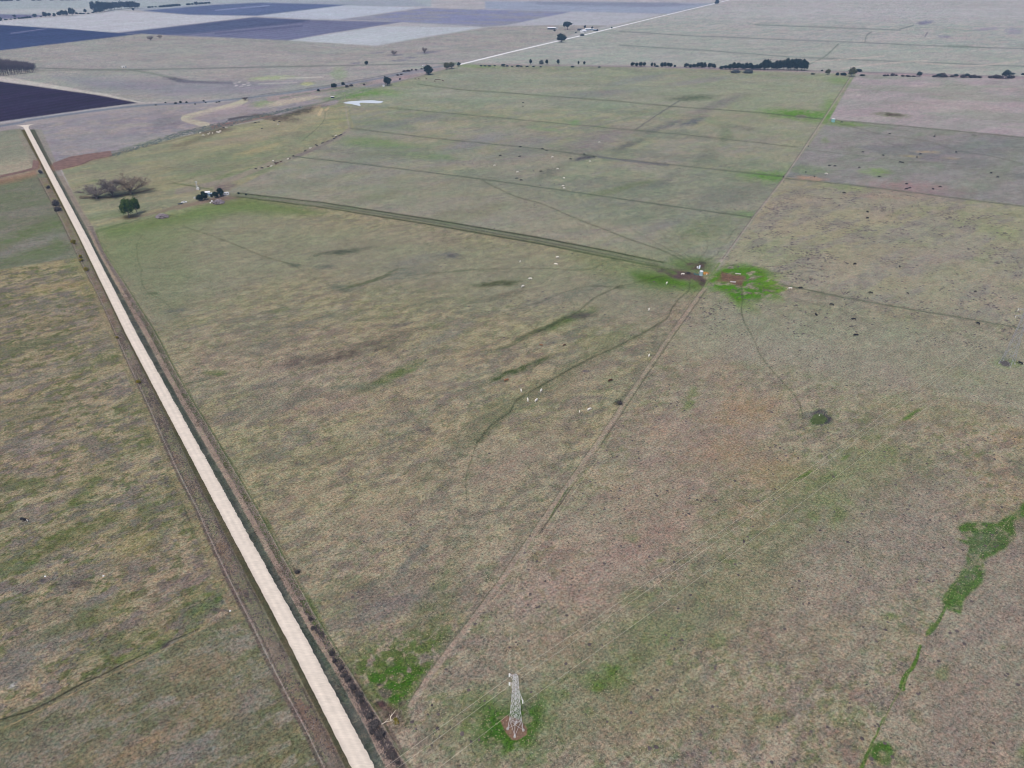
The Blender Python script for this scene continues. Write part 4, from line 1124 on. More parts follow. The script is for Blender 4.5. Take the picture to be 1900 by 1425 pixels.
def haze_box():
    me = bpy.data.meshes.new('haze')
    x, y0, y1, z0, z1 = 62000, -59000, 63000, -2.0, 206
    me.from_pydata([(a, b, c) for c in (z0, z1) for b in (y0, y1) for a in (-x, x)], [],
                   [(0, 2, 3, 1), (4, 5, 7, 6), (0, 1, 5, 4), (2, 6, 7, 3), (0, 4, 6, 2), (1, 3, 7, 5)])
    m = bpy.data.materials.new('haze_air')
    m.use_nodes = True
    nt = m.node_tree
    nt.nodes.clear()
    o = nt.nodes.new('ShaderNodeOutputMaterial')
    v = nt.nodes.new('ShaderNodeVolumePrincipled')
    v.inputs['Color'].default_value = (0.40, 0.62, 1.0, 1)
    v.inputs['Density'].default_value = HAZE_D
    nt.links.new(v.outputs[0], o.inputs['Volume'])
    me.materials.append(m)
    ho = bpy.data.objects.new('haze', me)
    col.objects.link(ho)
    tag(ho, 'thin blue haze over the whole plain', 'haze', kind='stuff')


haze_box()
# ------------------------------------------------------------------ roads and water
rnd = random.Random(7)


def road_sheet(name, pts, width, mat, label, step=0.5, rag=(0.08, 0.22), z=0.05, crown=0.10, flare=0.0, seed=1):
    P = [un(*p) for p in pts]
    L = [0.0]
    for a, b in zip(P, P[1:]):
        L.append(L[-1] + (b - a).length)
    n = int(L[-1] / step) + 1
    d = np.linspace(0, L[-1], n)
    X = np.interp(d, L, [p.x for p in P])
    Y = np.interp(d, L, [p.y for p in P])
    tx, ty = np.gradient(X), np.gradient(Y)
    k = max(3, int(30 / step))
    ker = np.ones(k) / k
    tx = np.convolve(np.pad(tx, k // 2, 'edge'), ker, 'same')[k // 2:k // 2 + n]
    ty = np.convolve(np.pad(ty, k // 2, 'edge'), ker, 'same')[k // 2:k // 2 + n]
    m = np.hypot(tx, ty)
    tx, ty = tx / m, ty / m
    nl = (vnoise(d / 7, d * 0, seed) - 0.5) * 0.7 * rag[0] + (vnoise(d / 1.1, d * 0, seed + 5) - 0.5) * rag[0] * 2.0
    nr = (vnoise(d / 9, d * 0, seed + 9) - 0.5) * 0.6 * rag[1] + (vnoise(d / 1.0, d * 0, seed + 11) - 0.5) * rag[1] * 1.8
    fl = flare * np.exp(-d / 6.0)
    cols_ = [(-0.5, -0.01), (-0.36, 0.0), (-0.2, 0.02), (0.0, crown), (0.2, 0.02), (0.36, 0.0), (0.5, -0.01)]
    V, F = [], []
    for i in range(n):
        for j, (o, h) in enumerate(cols_):
            off = o * (width + 2 * fl[i])
            if j == 0:
                off -= nl[i]
            if j == len(cols_) - 1:
                off += nr[i]
            hh = (z + h) if 0 < j < len(cols_) - 1 else z
            V.append((X[i] - ty[i] * off, Y[i] + tx[i] * off, hh))
    c = len(cols_)
    for i in range(n - 1):
        for j in range(c - 1):
            a = i * c + j
            F.append((a, a + 1, a + c + 1, a + c))
    me = bpy.data.meshes.new(name)
    me.from_pydata(V, [], F)
    me.materials.append(mat)
    wear = [0.84, 0.95, 1.03, 0.95, 1.03, 0.93, 0.80]
    wa = me.attributes.new('wear', 'FLOAT', 'POINT')
    wv = np.repeat(np.array(wear)[None, :], n, 0) + (vnoise(d[:, None] / 11 + np.arange(c) * 7, d[:, None] * 0, seed + 3) - 0.5) * 0.08 + (vnoise(d[:, None] / 2.3 + np.arange(c) * 3, d[:, None] * 0, seed + 4) - 0.5) * 0.05
    wa.data.foreach_set('value', wv.astype(np.float32).ravel())
    me.polygons.foreach_set('use_smooth', [True] * len(F))
    me.update()
    o = bpy.data.objects.new(name, me)
    col.objects.link(o)
    tag(o, label, 'road', kind='structure')
    return o


def gravel_mat(name, c):
    m = new_mat(name, c, 0.95, 0.1, 0.06, 0.35)
    nt = m.node_tree
    b = nt.nodes['Principled BSDF']
    n2 = nt.nodes.new('ShaderNodeTexNoise')
    n2.inputs['Scale'].default_value = 3.0
    n2.inputs['Detail'].default_value = 5.0
    tc = [x for x in nt.nodes if x.type == 'TEX_COORD'][0]
    mp = nt.nodes.new('ShaderNodeMapping')
    mp.inputs['Rotation'].default_value = (0, 0, R(-124))
    mp.inputs['Scale'].default_value = (0.12, 1.0, 1.0)
    nt.links.new(tc.outputs['Object'], mp.inputs['Vector'])
    nt.links.new(mp.outputs['Vector'], n2.inputs['Vector'])
    r = nt.nodes.new('ShaderNodeMapRange')
    r.inputs['From Min'].default_value = 0.3
    r.inputs['From Max'].default_value = 0.7
    r.inputs['To Min'].default_value = 0.90
    r.inputs['To Max'].default_value = 1.06
    nt.links.new(n2.outputs['Fac'], r.inputs['Value'])
    v = nt.nodes.new('ShaderNodeVectorMath')
    v.operation = 'SCALE'
    src = b.inputs['Base Color'].links[0].from_socket
    nt.links.new(src, v.inputs[0])
    at = nt.nodes.new('ShaderNodeAttribute')
    at.attribute_name = 'wear'
    mm = nt.nodes.new('ShaderNodeMath')
    mm.operation = 'MULTIPLY'
    nt.links.new(r.outputs['Result'], mm.inputs[0])
    nt.links.new(at.outputs['Fac'], mm.inputs[1])
    nt.links.new(mm.outputs[0], v.inputs['Scale'])
    nt.links.new(v.outputs['Vector'], b.inputs['Base Color'])
    return m


M_GRAVEL = gravel_mat('pale_gravel', (0.70, 0.625, 0.53))
M_GRAVEL2 = gravel_mat('far_gravel', (0.80, 0.79, 0.78))
road_sheet('gravel_road', [(46, 232)] + ROADC[1:], 5.5, M_GRAVEL, 'straight pale gravel road', flare=9.0)
road_sheet('far_gravel_road', [(852, 120), (950, 96), (1100, 61), (1219, 32), (1330, 5.5), (1400, -11), (1480, -28)], 10.0, M_GRAVEL2,
           'white gravel road beyond the tree line', step=10, rag=(0.4, 0.4), z=0.12)

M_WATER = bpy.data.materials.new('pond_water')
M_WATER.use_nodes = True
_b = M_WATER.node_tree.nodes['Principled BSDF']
_b.inputs['Base Color'].default_value = (0.86, 0.89, 0.88, 1)   # reflection of the bright sky put into the base colour
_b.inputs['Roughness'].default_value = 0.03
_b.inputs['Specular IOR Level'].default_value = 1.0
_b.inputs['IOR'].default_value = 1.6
_n = M_WATER.node_tree.nodes.new('ShaderNodeTexNoise')
_n.inputs['Scale'].default_value = 0.8
_bp = M_WATER.node_tree.nodes.new('ShaderNodeBump')
_bp.inputs['Strength'].default_value = 0.02
M_WATER.node_tree.links.new(_n.outputs['Fac'], _bp.inputs['Height'])
M_WATER.node_tree.links.new(_bp.outputs['Normal'], _b.inputs['Normal'])


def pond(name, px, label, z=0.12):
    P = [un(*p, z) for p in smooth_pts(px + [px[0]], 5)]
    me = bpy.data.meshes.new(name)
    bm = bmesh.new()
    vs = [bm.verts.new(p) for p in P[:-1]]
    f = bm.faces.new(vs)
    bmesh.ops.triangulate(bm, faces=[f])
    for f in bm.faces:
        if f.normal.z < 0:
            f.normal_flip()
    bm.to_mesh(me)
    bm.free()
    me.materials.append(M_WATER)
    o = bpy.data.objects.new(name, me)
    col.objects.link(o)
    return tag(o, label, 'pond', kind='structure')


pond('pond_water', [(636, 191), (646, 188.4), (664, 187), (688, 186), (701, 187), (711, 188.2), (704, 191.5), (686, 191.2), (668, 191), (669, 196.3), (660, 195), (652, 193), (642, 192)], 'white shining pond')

# ------------------------------------------------------------------ materials of the things
M_STEEL = new_mat('galvanised_steel', (0.66, 0.66, 0.68), 0.5, 0.5, 0.08, 2.0, 0.1)
M_INSUL = new_mat('white_insulator', (0.78, 0.80, 0.78), 0.3, 0.5)
M_CONC = new_mat('concrete', (0.42, 0.40, 0.38), 0.9, 0.2, 0.1, 2.0)
M_WIRE = new_mat('aluminium_wire', (0.70, 0.67, 0.58), 0.5, 0.4)
M_WOOD = new_mat('weathered_wood', (0.26, 0.23, 0.20), 0.9, 0.1, 0.15, 3.0)
M_FWIRE = new_mat('fence_wire', (0.35, 0.33, 0.31), 0.6, 0.4)
M_WHITE = new_mat('white_paint', (0.76, 0.77, 0.78), 0.4, 0.5, 0.04, 1.0)
M_TIN = new_mat('white_tin_roof', (0.78, 0.80, 0.82), 0.4, 0.5, 0.05, 1.0)
M_TIN_BLUE = new_mat('blue_grey_tin', (0.24, 0.33, 0.42), 0.5, 0.4, 0.08, 1.0)
M_WALL = new_mat('pale_wall', (0.62, 0.62, 0.60), 0.8, 0.2, 0.06, 1.0)
M_DARKWALL = new_mat('dark_wall', (0.04, 0.05, 0.07), 0.8, 0.2, 0.1, 1.0)
M_GLASS = new_mat('dark_glass', (0.02, 0.025, 0.03), 0.1, 0.6)
M_TYRE = new_mat('black_rubber', (0.02, 0.02, 0.02), 0.85, 0.2)
M_RUST = new_mat('rusty_orange_soil', (0.42, 0.20, 0.045), 0.95, 0.1, 0.25, 1.5)
M_TANK = new_mat('pale_blue_tank', (0.34, 0.47, 0.50), 0.55, 0.4, 0.06, 1.0)
M_TANKTOP = new_mat('white_tank_top', (0.78, 0.80, 0.80), 0.5, 0.3, 0.04, 1.0)
M_TURQ = new_mat('turquoise_tank', (0.25, 0.48, 0.48), 0.55, 0.4, 0.08, 1.0)
M_TEAL = new_mat('green_concrete', (0.08, 0.16, 0.14), 0.9, 0.2, 0.2, 1.5)
M_BARK = new_mat('grey_bark', (0.17, 0.14, 0.12), 0.95, 0.1, 0.2, 3.0)
M_BLEACH = new_mat('bleached_wood', (0.66, 0.60, 0.50), 0.85, 0.15, 0.1, 3.0)
M_TWIG = new_mat('bare_twigs', (0.20, 0.17, 0.155), 0.95, 0.05, 0.2, 0.8)
M_TWIGY = new_mat('yellow_bare_twigs', (0.235, 0.19, 0.14), 0.95, 0.05, 0.2, 0.8)
M_TWIGP = new_mat('purple_bare_twigs', (0.15, 0.12, 0.13), 0.95, 0.05, 0.2, 0.8)
M_LOG = new_mat('grey_logs', (0.30, 0.26, 0.28), 0.95, 0.1, 0.3, 2.0)
M_LEAF = leaf_mat('dark_evergreen_leaves', (0.004, 0.018, 0.012), (0.016, 0.042, 0.022))
M_LEAFG = leaf_mat('bright_green_leaves', (0.020, 0.060, 0.010), (0.085, 0.135, 0.020))
M_LEAFO = leaf_mat('olive_leaves', (0.045, 0.060, 0.025), (0.13, 0.125, 0.045))
M_LEAFY = leaf_mat('yellow_green_leaves', (0.10, 0.095, 0.010), (0.30, 0.24, 0.03))
M_LEAFT = leaf_mat('teal_leaves', (0.020, 0.045, 0.045), (0.055, 0.085, 0.075))
M_SCRUB = leaf_mat('dark_scrub', (0.025, 0.026, 0.028), (0.12, 0.105, 0.10))
M_MOUND = leaf_mat('grey_green_leaves', (0.05, 0.075, 0.075), (0.11, 0.13, 0.12))


# ------------------------------------------------------------------ trees
def crown_mesh(name, lobes, n, size, seed, mat):
    """leaf clumps scattered through and over the lobes: (x, y, z, rx, ry, rz)"""
    r = random.Random(seed)
    V, F = [], []
    tot = sum(l[3] * l[5] for l in lobes)
    for l in lobes:
        k = max(20, int(n * l[3] * l[5] / tot))
        for _ in range(k):
            u = r.uniform(-1, 1)
            t = r.uniform(0, 2 * math.pi)
            s = math.sqrt(1 - u * u)
            d = Vector((s * math.cos(t), s * math.sin(t), u))
            bulge = 1 + 0.28 * math.sin(3.1 * t + seed) * math.sin(2.7 * u * 3 + seed * 2)
            rr = (r.random() ** 0.38) * bulge * r.uniform(0.86, 1.08)
            c = Vector((l[0] + d.x * l[3] * rr, l[1] + d.y * l[4] * rr, l[2] + d.z * l[5] * rr))
            if c.z < 0.15:
                continue
            nn = (d + Vector((r.uniform(-1, 1), r.uniform(-1, 1), r.uniform(-0.6, 1))) * 0.9).normalized()
            a = nn.orthogonal().normalized()
            b = nn.cross(a)
            sz = size * r.uniform(0.55, 1.35)
            rot = r.uniform(0, math.pi)
            a, b = a * math.cos(rot) + b * math.sin(rot), b * math.cos(rot) - a * math.sin(rot)
            i = len(V)
            V += [tuple(c - a * sz - b * sz * 0.3), tuple(c + a * sz * 0.2 - b * sz * 0.8 + nn * sz * 0.2), tuple(c + a * sz), tuple(c - a * sz * 0.1 + b * sz * 0.8 + nn * sz * 0.25)]
            F.append((i, i + 1, i + 2, i + 3))
    me = bpy.data.meshes.new(name)
    me.from_pydata(V, [], F)
    me.materials.append(mat)
    me.update()
    return me


def twig_mesh(name, h, w_, seed, mat, levels=4, upright=0.3, trunk_r=0.35, sides=3, kids=6, low=0.1):
    r = random.Random(seed)
    mb = MB()

    # stems fan out from the foot; twigs fill an uneven dome
    stems = 11 if w_ > 0.8 else 5
    mb.tube([(0, 0, -0.2), (0, 0, h * 0.14)], [trunk_r, trunk_r * 0.8], 7)
    for i in range(stems):
        t = 2 * math.pi * i / stems + r.uniform(-0.3, 0.3)
        el = r.uniform(0.35, 1.35) if w_ > 0.8 else r.uniform(1.0, 1.5)
        R_ = h * 0.5 * w_
        end = Vector((math.cos(t) * math.cos(el) * R_ * 1.05, math.sin(t) * math.cos(el) * R_ * 1.05, h * (0.25 + 0.68 * math.sin(el) * r.uniform(0.8, 1.05))))
        p0 = Vector((0, 0, h * 0.12))
        mid = p0.lerp(end, 0.5) + Vector((r.uniform(-1, 1), r.uniform(-1, 1), r.uniform(0, 1))) * h * 0.05
        mb.tube([p0, mid, end], [trunk_r * 0.45, trunk_r * 0.25, 0.03], 5, 0, False)
        for k in range(levels * kids):
            f = r.uniform(0.25, 1.0)
            b0 = p0.lerp(mid, f * 2) if f < 0.5 else mid.lerp(end, f * 2 - 1)
            d = (end - p0).normalized() * 0.5 + Vector((r.uniform(-1, 1), r.uniform(-1, 1), r.uniform(-0.5, 0.9 + upright))) * 0.9
            L1 = h * r.uniform(0.12, 0.24)
            b1 = b0 + d.normalized() * L1
            mb.tube([b0, b1], [0.06, 0.03], 3, 0, False)
            for m_ in range(7):
                q0 = b0.lerp(b1, r.uniform(0.2, 1.0))
                d2 = d.normalized() * 0.4 + Vector((r.uniform(-1, 1), r.uniform(-1, 1), r.uniform(-0.6, 0.9)))
                q1 = q0 + d2.normalized() * h * r.uniform(0.06, 0.13)
                if q1.z > 0.2:
                    mb.tube([q0, q1], [0.034, 0.018], 3, 0, False)
    me = bpy.data.meshes.new(name)
    me.from_pydata(mb.v, [], mb.f)
    me.materials.append(mat)
    me.update()
    return me


def trunk_mesh(name, h, r0, seed, limbs=4, mat=None, lean=0.0):
    r = random.Random(seed)
    mb = MB()
    mb.tube([(0, 0, -0.2), (lean * 0.3, 0, h * 0.4), (lean, 0, h)], [r0, r0 * 0.75, r0 * 0.45], 7)
    for i in range(limbs):
        t = 2 * math.pi * i / limbs + r.uniform(-0.4, 0.4)
        z = h * r.uniform(0.45, 0.8)
        L = h * r.uniform(0.4, 0.7)
        mb.tube([(lean * z / h, 0, z), (lean + math.cos(t) * L * 0.5, math.sin(t) * L * 0.5, z + L * 0.4), (lean + math.cos(t) * L, math.sin(t) * L, z + L * 0.75)],
                [r0 * 0.45, r0 * 0.3, r0 * 0.15], 5)
    me = bpy.data.meshes.new(name)
    me.from_pydata(mb.v, [], mb.f)
    me.materials.append(mat or M_BARK)
    me.update()
    return me


def round_lobes(seed, w_=1.0, h0=0.30, n=7):
    """lobes for a crown that fills x,y in -5..5 and z in h0*10..10"""
    r = random.Random(seed)
    L = [(0, 0, 5.6 + h0, 3.6 * w_, 3.6 * w_, 3.9 - h0 * 2)]
    for i in range(n):
        t = 2 * math.pi * i / n + r.uniform(-0.3, 0.3)
        q = r.uniform(1.6, 2.8) * w_
        s = r.uniform(1.5, 2.3)
        L.append((math.cos(t) * q, math.sin(t) * q, r.uniform(3.0 + h0 * 3, 7.6), s * w_, s * w_, s))
    L.append((r.uniform(-1, 1), r.uniform(-1, 1), 8.0, 1.7 * w_, 1.7 * w_, 1.7))
    return L


# crown shapes, all drawn for a tree 10 m tall and 10 m wide
CR = {
    'dense': [crown_mesh('crown', round_lobes(s, 1.05, 0.0, 8), 2600, 0.42, s, M_LEAF) for s in (1, 2, 3)],
    'green': [crown_mesh('crown', round_lobes(s, 1.0, 0.4, 8), 2600, 0.36, s, M_LEAFG) for s in (4, 5)],
    'olive': [crown_mesh('crown', round_lobes(s, 1.05, 0.1, 8), 1900, 0.42, s, M_LEAFO) for s in (6, 7)],
    'teal': [crown_mesh('crown', round_lobes(s, 1.05, 0.2, 8), 1500, 0.42, s, M_LEAFT) for s in (8, 9)],
    'yellow': [crown_mesh('crown', round_lobes(s, 1.1, 0.0, 8), 1100, 0.5, s, M_LEAFY) for s in (10, 11)],
    'ball': [crown_mesh('crown', [(0, 0, 6.0, 4.6, 4.6, 4.0), (0.5, 0, 8.6, 2.6, 2.6, 1.6)], 1100, 0.55, 12, M_LEAF)],
    'shrub': [crown_mesh('foliage', [(-1.6, 0.3, 4.2, 3.4, 3.4, 4.2), (1.8, -0.4, 4.8, 3.2, 3.4, 4.6), (0.2, 1.2, 5.6, 2.6, 2.6, 4.2), (3.4, 0.8, 3, 1.6, 1.6, 3)], 1300, 0.62, s, M_LEAF) for s in (13, 14)],
    'scrub': [crown_mesh('foliage', [(-1.6, 0.3, 3.6, 3.4, 3.4, 4.0), (1.8, -0.4, 4.2, 3.2, 3.4, 4.6), (0.2, 1.6, 5.0, 2.6, 2.6, 4.2)], 750, 0.6, s, M_SCRUB) for s in (15, 16)],
    'mound': [crown_mesh('foliage', [(-1.6, 0.3, 3.2, 3.4, 3.4, 5.2), (1.8, -0.4, 3.0, 3.2, 3.4, 4.6), (0.2, 1.2, 3, 3.6, 3.6, 6.0)], 1100, 0.6, s, M_MOUND) for s in (17, 18)],
    'wide': [crown_mesh('crown', [(-2.2, 0, 7.2, 2.6, 2.4, 1.6), (0.4, 0.5, 8.2, 3.0, 2.8, 1.7), (2.6, -0.4, 7.0, 2.3, 2.2, 1.9), (3.4, 0.2, 5.2, 1.5, 1.5, 1.4), (0.2, 0.2, 5.6, 2.2, 2.2, 2.0)], 1700, 0.42, 19, M_LEAF)],
    'bare': [twig_mesh('twigs', 10, 1.0, s, M_TWIG, 4, 0.22, 0.30) for s in (20, 21)],
    'bareyellow': [twig_mesh('twigs', 10, 1.0, 22, M_TWIGY, 4, 0.22, 0.30)],
    'poplar': [twig_mesh('twigs', 13, 0.5, s, M_TWIGP, 4, 0.9, 0.22, kids=4, low=0.1) for s in (23, 24)],
}
TR = {k: trunk_mesh('trunk', 5.5, 0.35, 30 + i) for i, k in enumerate(CR)}
NAMES = {'dense': 'evergreen_tree', 'green': 'evergreen_tree', 'olive': 'bushy_tree', 'teal': 'bushy_tree', 'yellow': 'thorn_bush', 'ball': 'small_tree',
         'shrub': 'dark_shrub', 'scrub': 'scrub_bush', 'mound': 'mound_shrub', 'wide': 'spreading_tree', 'bare': 'bare_tree', 'bareyellow': 'bare_tree', 'poplar': 'poplar_tree'}
CATS = {'yellow': 'bush', 'shrub': 'bush', 'scrub': 'bush', 'mound': 'bush'}
tree_n = 0


def tree(kind, px, py, wpx, hpx, label, group=None, trunk=True, dy=0.0):
    """a tree standing where the photograph has its foot, of the size it has there"""
    global tree_n
    tree_n += 1
    q = un(px, py)
    if dy:
        q.y += dy
    k = F_PX / ((CAMH) / (SN + (py - 712.5) / F_PX * CS))
    dep = math.atan2(CAMH, math.hypot(q.x, q.y))
    wm = wpx / k
    hm = max(hpx * 1.12 - wm * k * math.sin(dep) * 0.25, hpx * 0.7) / (k * math.cos(dep))
    o = empty(NAMES[kind], q, rnd.uniform(0, 6.28), label, CATS.get(kind, 'tree'), group)
    base = 13.0 if kind == 'poplar' else 10.0
    o.scale = (wm / 8.8, wm / 8.8, hm / base)
    if kind == 'poplar':
        o.scale = (wm / 6.0, wm / 6.0, hm / base)
    me = CR[kind][tree_n % len(CR[kind])]
    nm = 'foliage' if kind in CATS else ('twigs' if kind in ('bare', 'bareyellow', 'poplar') else 'crown')
    c = bpy.data.objects.new(nm, me)
    col.objects.link(c)
    c.parent = o
    if trunk and kind not in ('bare', 'bareyellow', 'poplar'):
        t = bpy.data.objects.new('trunk', TR[kind])
        col.objects.link(t)
        t.parent = o
    return o


# farm yard and roadside
tree('green', 240, 404, 28, 33, 'big bright green tree left of the farm yard, nearer the road')
tree('green', 255, 397, 18, 29, 'narrower green tree with a pale bare trunk behind the big one')
tree('dense', 371, 373, 13, 12, 'dark round tree at the yard entrance, left half of the near pair')
tree('dense', 380, 371, 13, 15, 'dark taller tree beside the blue roofed hut')
tree('dense', 401, 367, 12, 11, 'low dark tree between the hut and the white caravan')
tree('dense', 410, 364, 13, 15, 'dark tree touching the white caravan')
tree('shrub', 393, 366, 4, 5, 'single tiny dark bush between the two tree pairs in the yard')
tree('shrub', 443, 360, 3.5, 3.5, 'tiny dark bush by the lane just right of the white caravan')
tree('shrub', 456.5, 362, 3, 3, 'tiniest dark bush by the lane, further right of the caravan')
tree('bare', 180, 368, 52, 26, 'leafless grey spreading tree nearest the gravel road')
tree('bare', 210, 364, 52, 30, 'leafless spreading tree in the middle of the three bare trees')
tree('bareyellow', 243, 360, 62, 35, 'largest leafless tree of the three, with yellowish twigs')
for q in ((76, 322, 8, 7, 'dark scrub bush by the reeds where the creek meets the gravel road'),
          (89.5, 350, 8, 6, 'small dark scrub bush on the left fence below the reeds'),
          (104, 382, 12, 12, 'dark ragged scrub bush on the left fence, upper of a touching pair'),
          (108, 392, 12, 10, 'dark ragged scrub bush on the left fence, lower of a touching pair'),
          (552, 1063, 9, 7, 'single dark scrub bush in the grass right of the gravel road'),
          (1150, 750, 10, 7, 'lone dark scrub bush beside the long fence track')):
    tree('scrub', q[0], q[1], q[2], q[3], q[4], trunk=False)
for q in ((137, 453, 9, 9, 'yellow green thorn bush on the left fence, farthest of the row'),
          (150, 479, 6, 7, 'small yellow green thorn bush just above its larger twin on the fence'),
          (151.5, 485, 8, 6, 'yellow green thorn bush touching the smaller one above it'),
          (160.5, 503, 9, 8, 'yellow green thorn bush below the touching pair on the fence'),
          (218, 629, 6, 6, 'small round green bush alone on the left fence, mid way'),
          (257.5, 712, 9, 8, 'yellow green bush on the left fence, nearest of the row')):
    tree('yellow', q[0], q[1], q[2], q[3], q[4], 'thorn bushes along the left roadside fence', trunk=False)
_rs = random.Random(77)
for i, (x, y, w_, h_) in enumerate([(574, 1152, 9, 8), (584, 1168, 9, 8), (618, 1214, 11, 9), (624, 1226, 12, 9), (632, 1240, 13, 10), (641, 1253, 12, 9), (648, 1266, 13, 10), (656, 1278, 14, 11), (664, 1290, 12, 9),
                                    (673, 1304, 12, 9), (685, 1334, 14, 10), (694, 1350, 18, 13), (703, 1364, 18, 13), (690, 1362, 12, 9), (727, 1404, 9, 7), (738, 1420, 9, 7)]):
    x, y, w_, h_ = x + _rs.uniform(-4, 4), y + _rs.uniform(-3, 3), w_ * _rs.uniform(0.6, 1.25), h_ * _rs.uniform(0.5, 1.0)
    tree('scrub', x, y, w_, h_, 'dark leafless scrub bush in the line between the near gravel road and its right fence',
         'scrub in the right-hand road ditch', trunk=False)
# far middle
tree('dense', 719, 158.5, 16, 14, 'dark round tree with a white tank at its left foot')
tree('dense', 795, 138.5, 18.5, 16, 'largest dark round tree by the bend of the far road')
tree('olive', 829, 128.5, 13, 11.5, 'olive tree at the far road bend, left of a touching pair')
tree('olive', 838, 127.5, 12, 11, 'yellowish olive tree at the far road bend, right of a touching pair')
tree('teal', 851.5, 123.5, 8, 7.5, 'small grey green tree where the white road begins')
tree('shrub', 620, 162, 10, 7, 'dark bush on the near side of the crossing road, wider of two')
tree('shrub', 637, 157.5, 6, 5, 'small dark bush on the crossing road, right of the wider one')
tree('shrub', 590.5, 169, 6, 3.5, 'flat dark bush low on the crossing road verge')
tree('shrub', 680, 119.5, 7.5, 6, 'lone dark pointed bush in the grey field beyond the pond')
tree('bare', 731, 103, 11, 9, 'lone leafless tree in the far field, left of two')
tree('bare', 788, 99, 13, 9, 'lone leafless tree in the far field, right of two')
tree('bare', 280, 75, 13, 8, 'wide purple grey leafless tree at the corner of the ploughed field')
tree('bareyellow', 297, 71.5, 9, 6.5, 'small brownish leafless tree at the corner of the ploughed field')
tree('bare', 455, 186, 12, 6, 'low brown leafless thicket beside the crossing road')
tree('dense', 1042, 78.5, 19, 14, 'big dark round tree on the white far road')
tree('wide', 1053, 55.5, 16, 13, 'spreading dark tree between the two far farm buildings')
tree('dense', 1330, 8.5, 8, 9, 'lone dark tree at the far end of the white road')
tree('shrub', 1098.5, 56, 4, 6, 'narrow dark tree in front of the farthest pale shed')
tree('shrub', 1085, 51.5, 5, 4, 'small dark tree behind the far white house')
tree('mound', 1080, 66.5, 8, 4, 'purplish bush across the white road from the far farmhouse')
tree('shrub', 1108, 58, 4, 3.5, 'tiny bush beside the white road right of the far farm')
tree('shrub', 1135, 52.5, 3, 2.5, 'tiny bush on the white road verge beyond the far farm')
tree('shrub', 1068.5, 61.5, 3, 2.5, 'tiny dark bush left of the far farmhouse')
tree('shrub', 1029, 58, 4, 2.4, 'tiny dark bush below the long white shed')
# row by the tree line
for x, y, w_, h_, k, lb in ((984.5, 119.5, 5.5, 8, 'ball', 'round topped little tree, leftmost of the spaced row'),
                            (1004.5, 119, 7.5, 8, 'mound', 'grey cone shaped shrub among the spaced round little trees'),
                            (1014.5, 119.5, 5.5, 7.5, 'ball', 'round topped little tree just right of the grey cone shrub'),
                            (1035.5, 119.8, 5.5, 8, 'ball', 'round topped little tree standing alone right of the grey cone'),
                            (1073.3, 120, 3.5, 5.5, 'ball', 'smallest round little tree, left of the last close pair'),
                            (1084, 120.3, 4.5, 5.5, 'ball', 'small round little tree, right of the last close pair')):
    tree(k, x, y, w_, h_, lb, 'spaced small trees along the far road')
for x, w_, h_ in ((1173.5, 8, 7), (1181, 7, 6.5), (1188, 8, 7.5), (1195, 7, 7)):
    tree('dense', x, 123.3, w_, h_, 'dark bushy tree in the first short clump of four left of the long windbreak', 'first clump of four trees')
tree('dense', 1209.5, 123.6, 5.5, 7, 'thin dark tree, left one of a narrow separate pair')
tree('dense', 1214.5, 123.6, 4, 6, 'thin dark tree, right one of a narrow separate pair')
tree('mound', 1219, 124, 7, 3.5, 'low grey bush at the foot of the narrow tree pair')
for x, w_, h_ in ((1228, 8, 8), (1234, 7, 8), (1240, 7, 7.5), (1245, 6, 7)):
    tree('dense', x, 124.6, w_, h_, 'dark bushy tree in the second short clump of four left of the long windbreak', 'second clump of four trees')
tree('shrub', 1252, 124, 5, 3.2, 'small dark bush alone between two tree clumps of the far row')
for x, w_, h_ in ((1273, 9, 8), (1281, 9, 6.5), (1288, 8, 7), (1295, 9, 9), (1301, 10, 10), (1307, 8, 9)):
    tree('dense', x, 126.2, w_, h_, 'dark evergreen in the clump just left of the long windbreak', 'clump of six evergreens')
tree('dense', 1316.5, 126.8, 9, 9, 'dark evergreen, left of a touching pair before the windbreak')
tree('dense', 1324, 126.8, 8, 8, 'dark evergreen, right of a touching pair before the windbreak')
WB_S = 1.3
WB = [(1338, 8, 5), (1346, 9, 6), (1354, 9, 8), (1361, 10, 10), (1369, 10, 10), (1377, 10, 9), (1384, 10, 10), (1391, 10, 10), (1398, 9, 7), (1405, 10, 8), (1411, 10, 10), (1418, 12, 15),
      (1424, 11, 15), (1432, 10, 11), (1439, 11, 14), (1446, 11, 14), (1453, 10, 15), (1459, 9, 18), (1466, 12, 16), (1473, 12, 17), (1480, 13, 17), (1487, 13, 16), (1493, 11, 14)]
for i, (x, w_, h_) in enumerate(WB):
    tree('dense', x, 128.6 + (x - 1338) * 0.016, w_ + 1, h_ * 1.15, {17: 'tallest pointed evergreen of the long windbreak', 0: 'lowest evergreen at the left end of the long windbreak',
         22: 'evergreen closing the right end of the long windbreak'}.get(i, 'dark evergreen shoulder to shoulder inside the long windbreak'), 'evergreens of the long windbreak')
tree('mound', 1364, 135.2, 18, 6, 'grey green mound of scrub below the windbreak, left of two')
tree('mound', 1387, 135.4, 20, 6.5, 'grey green mound of scrub below the windbreak, right of two')
tree('shrub', 1508, 138.2, 7, 2.2, 'flat dark bush on the verge right of the windbreak')
tree('shrub', 1525, 132, 4, 2.2, 'tiny dark bush behind the pale tree right of the windbreak')
tree('olive', 1535.5, 138.8, 9.5, 9.5, 'small pale olive tree standing between windbreak and fence corner')
tree('shrub', 1553, 139.8, 5.5, 5, 'round dark bush by the fence corner at the far road')
tree('shrub', 1564, 139.6, 12, 4.5, 'long low dark bush by the fence corner at the far road')
tree('olive', 1580, 142, 16, 15.5, 'large pale olive tree right at the fence corner on the far road')
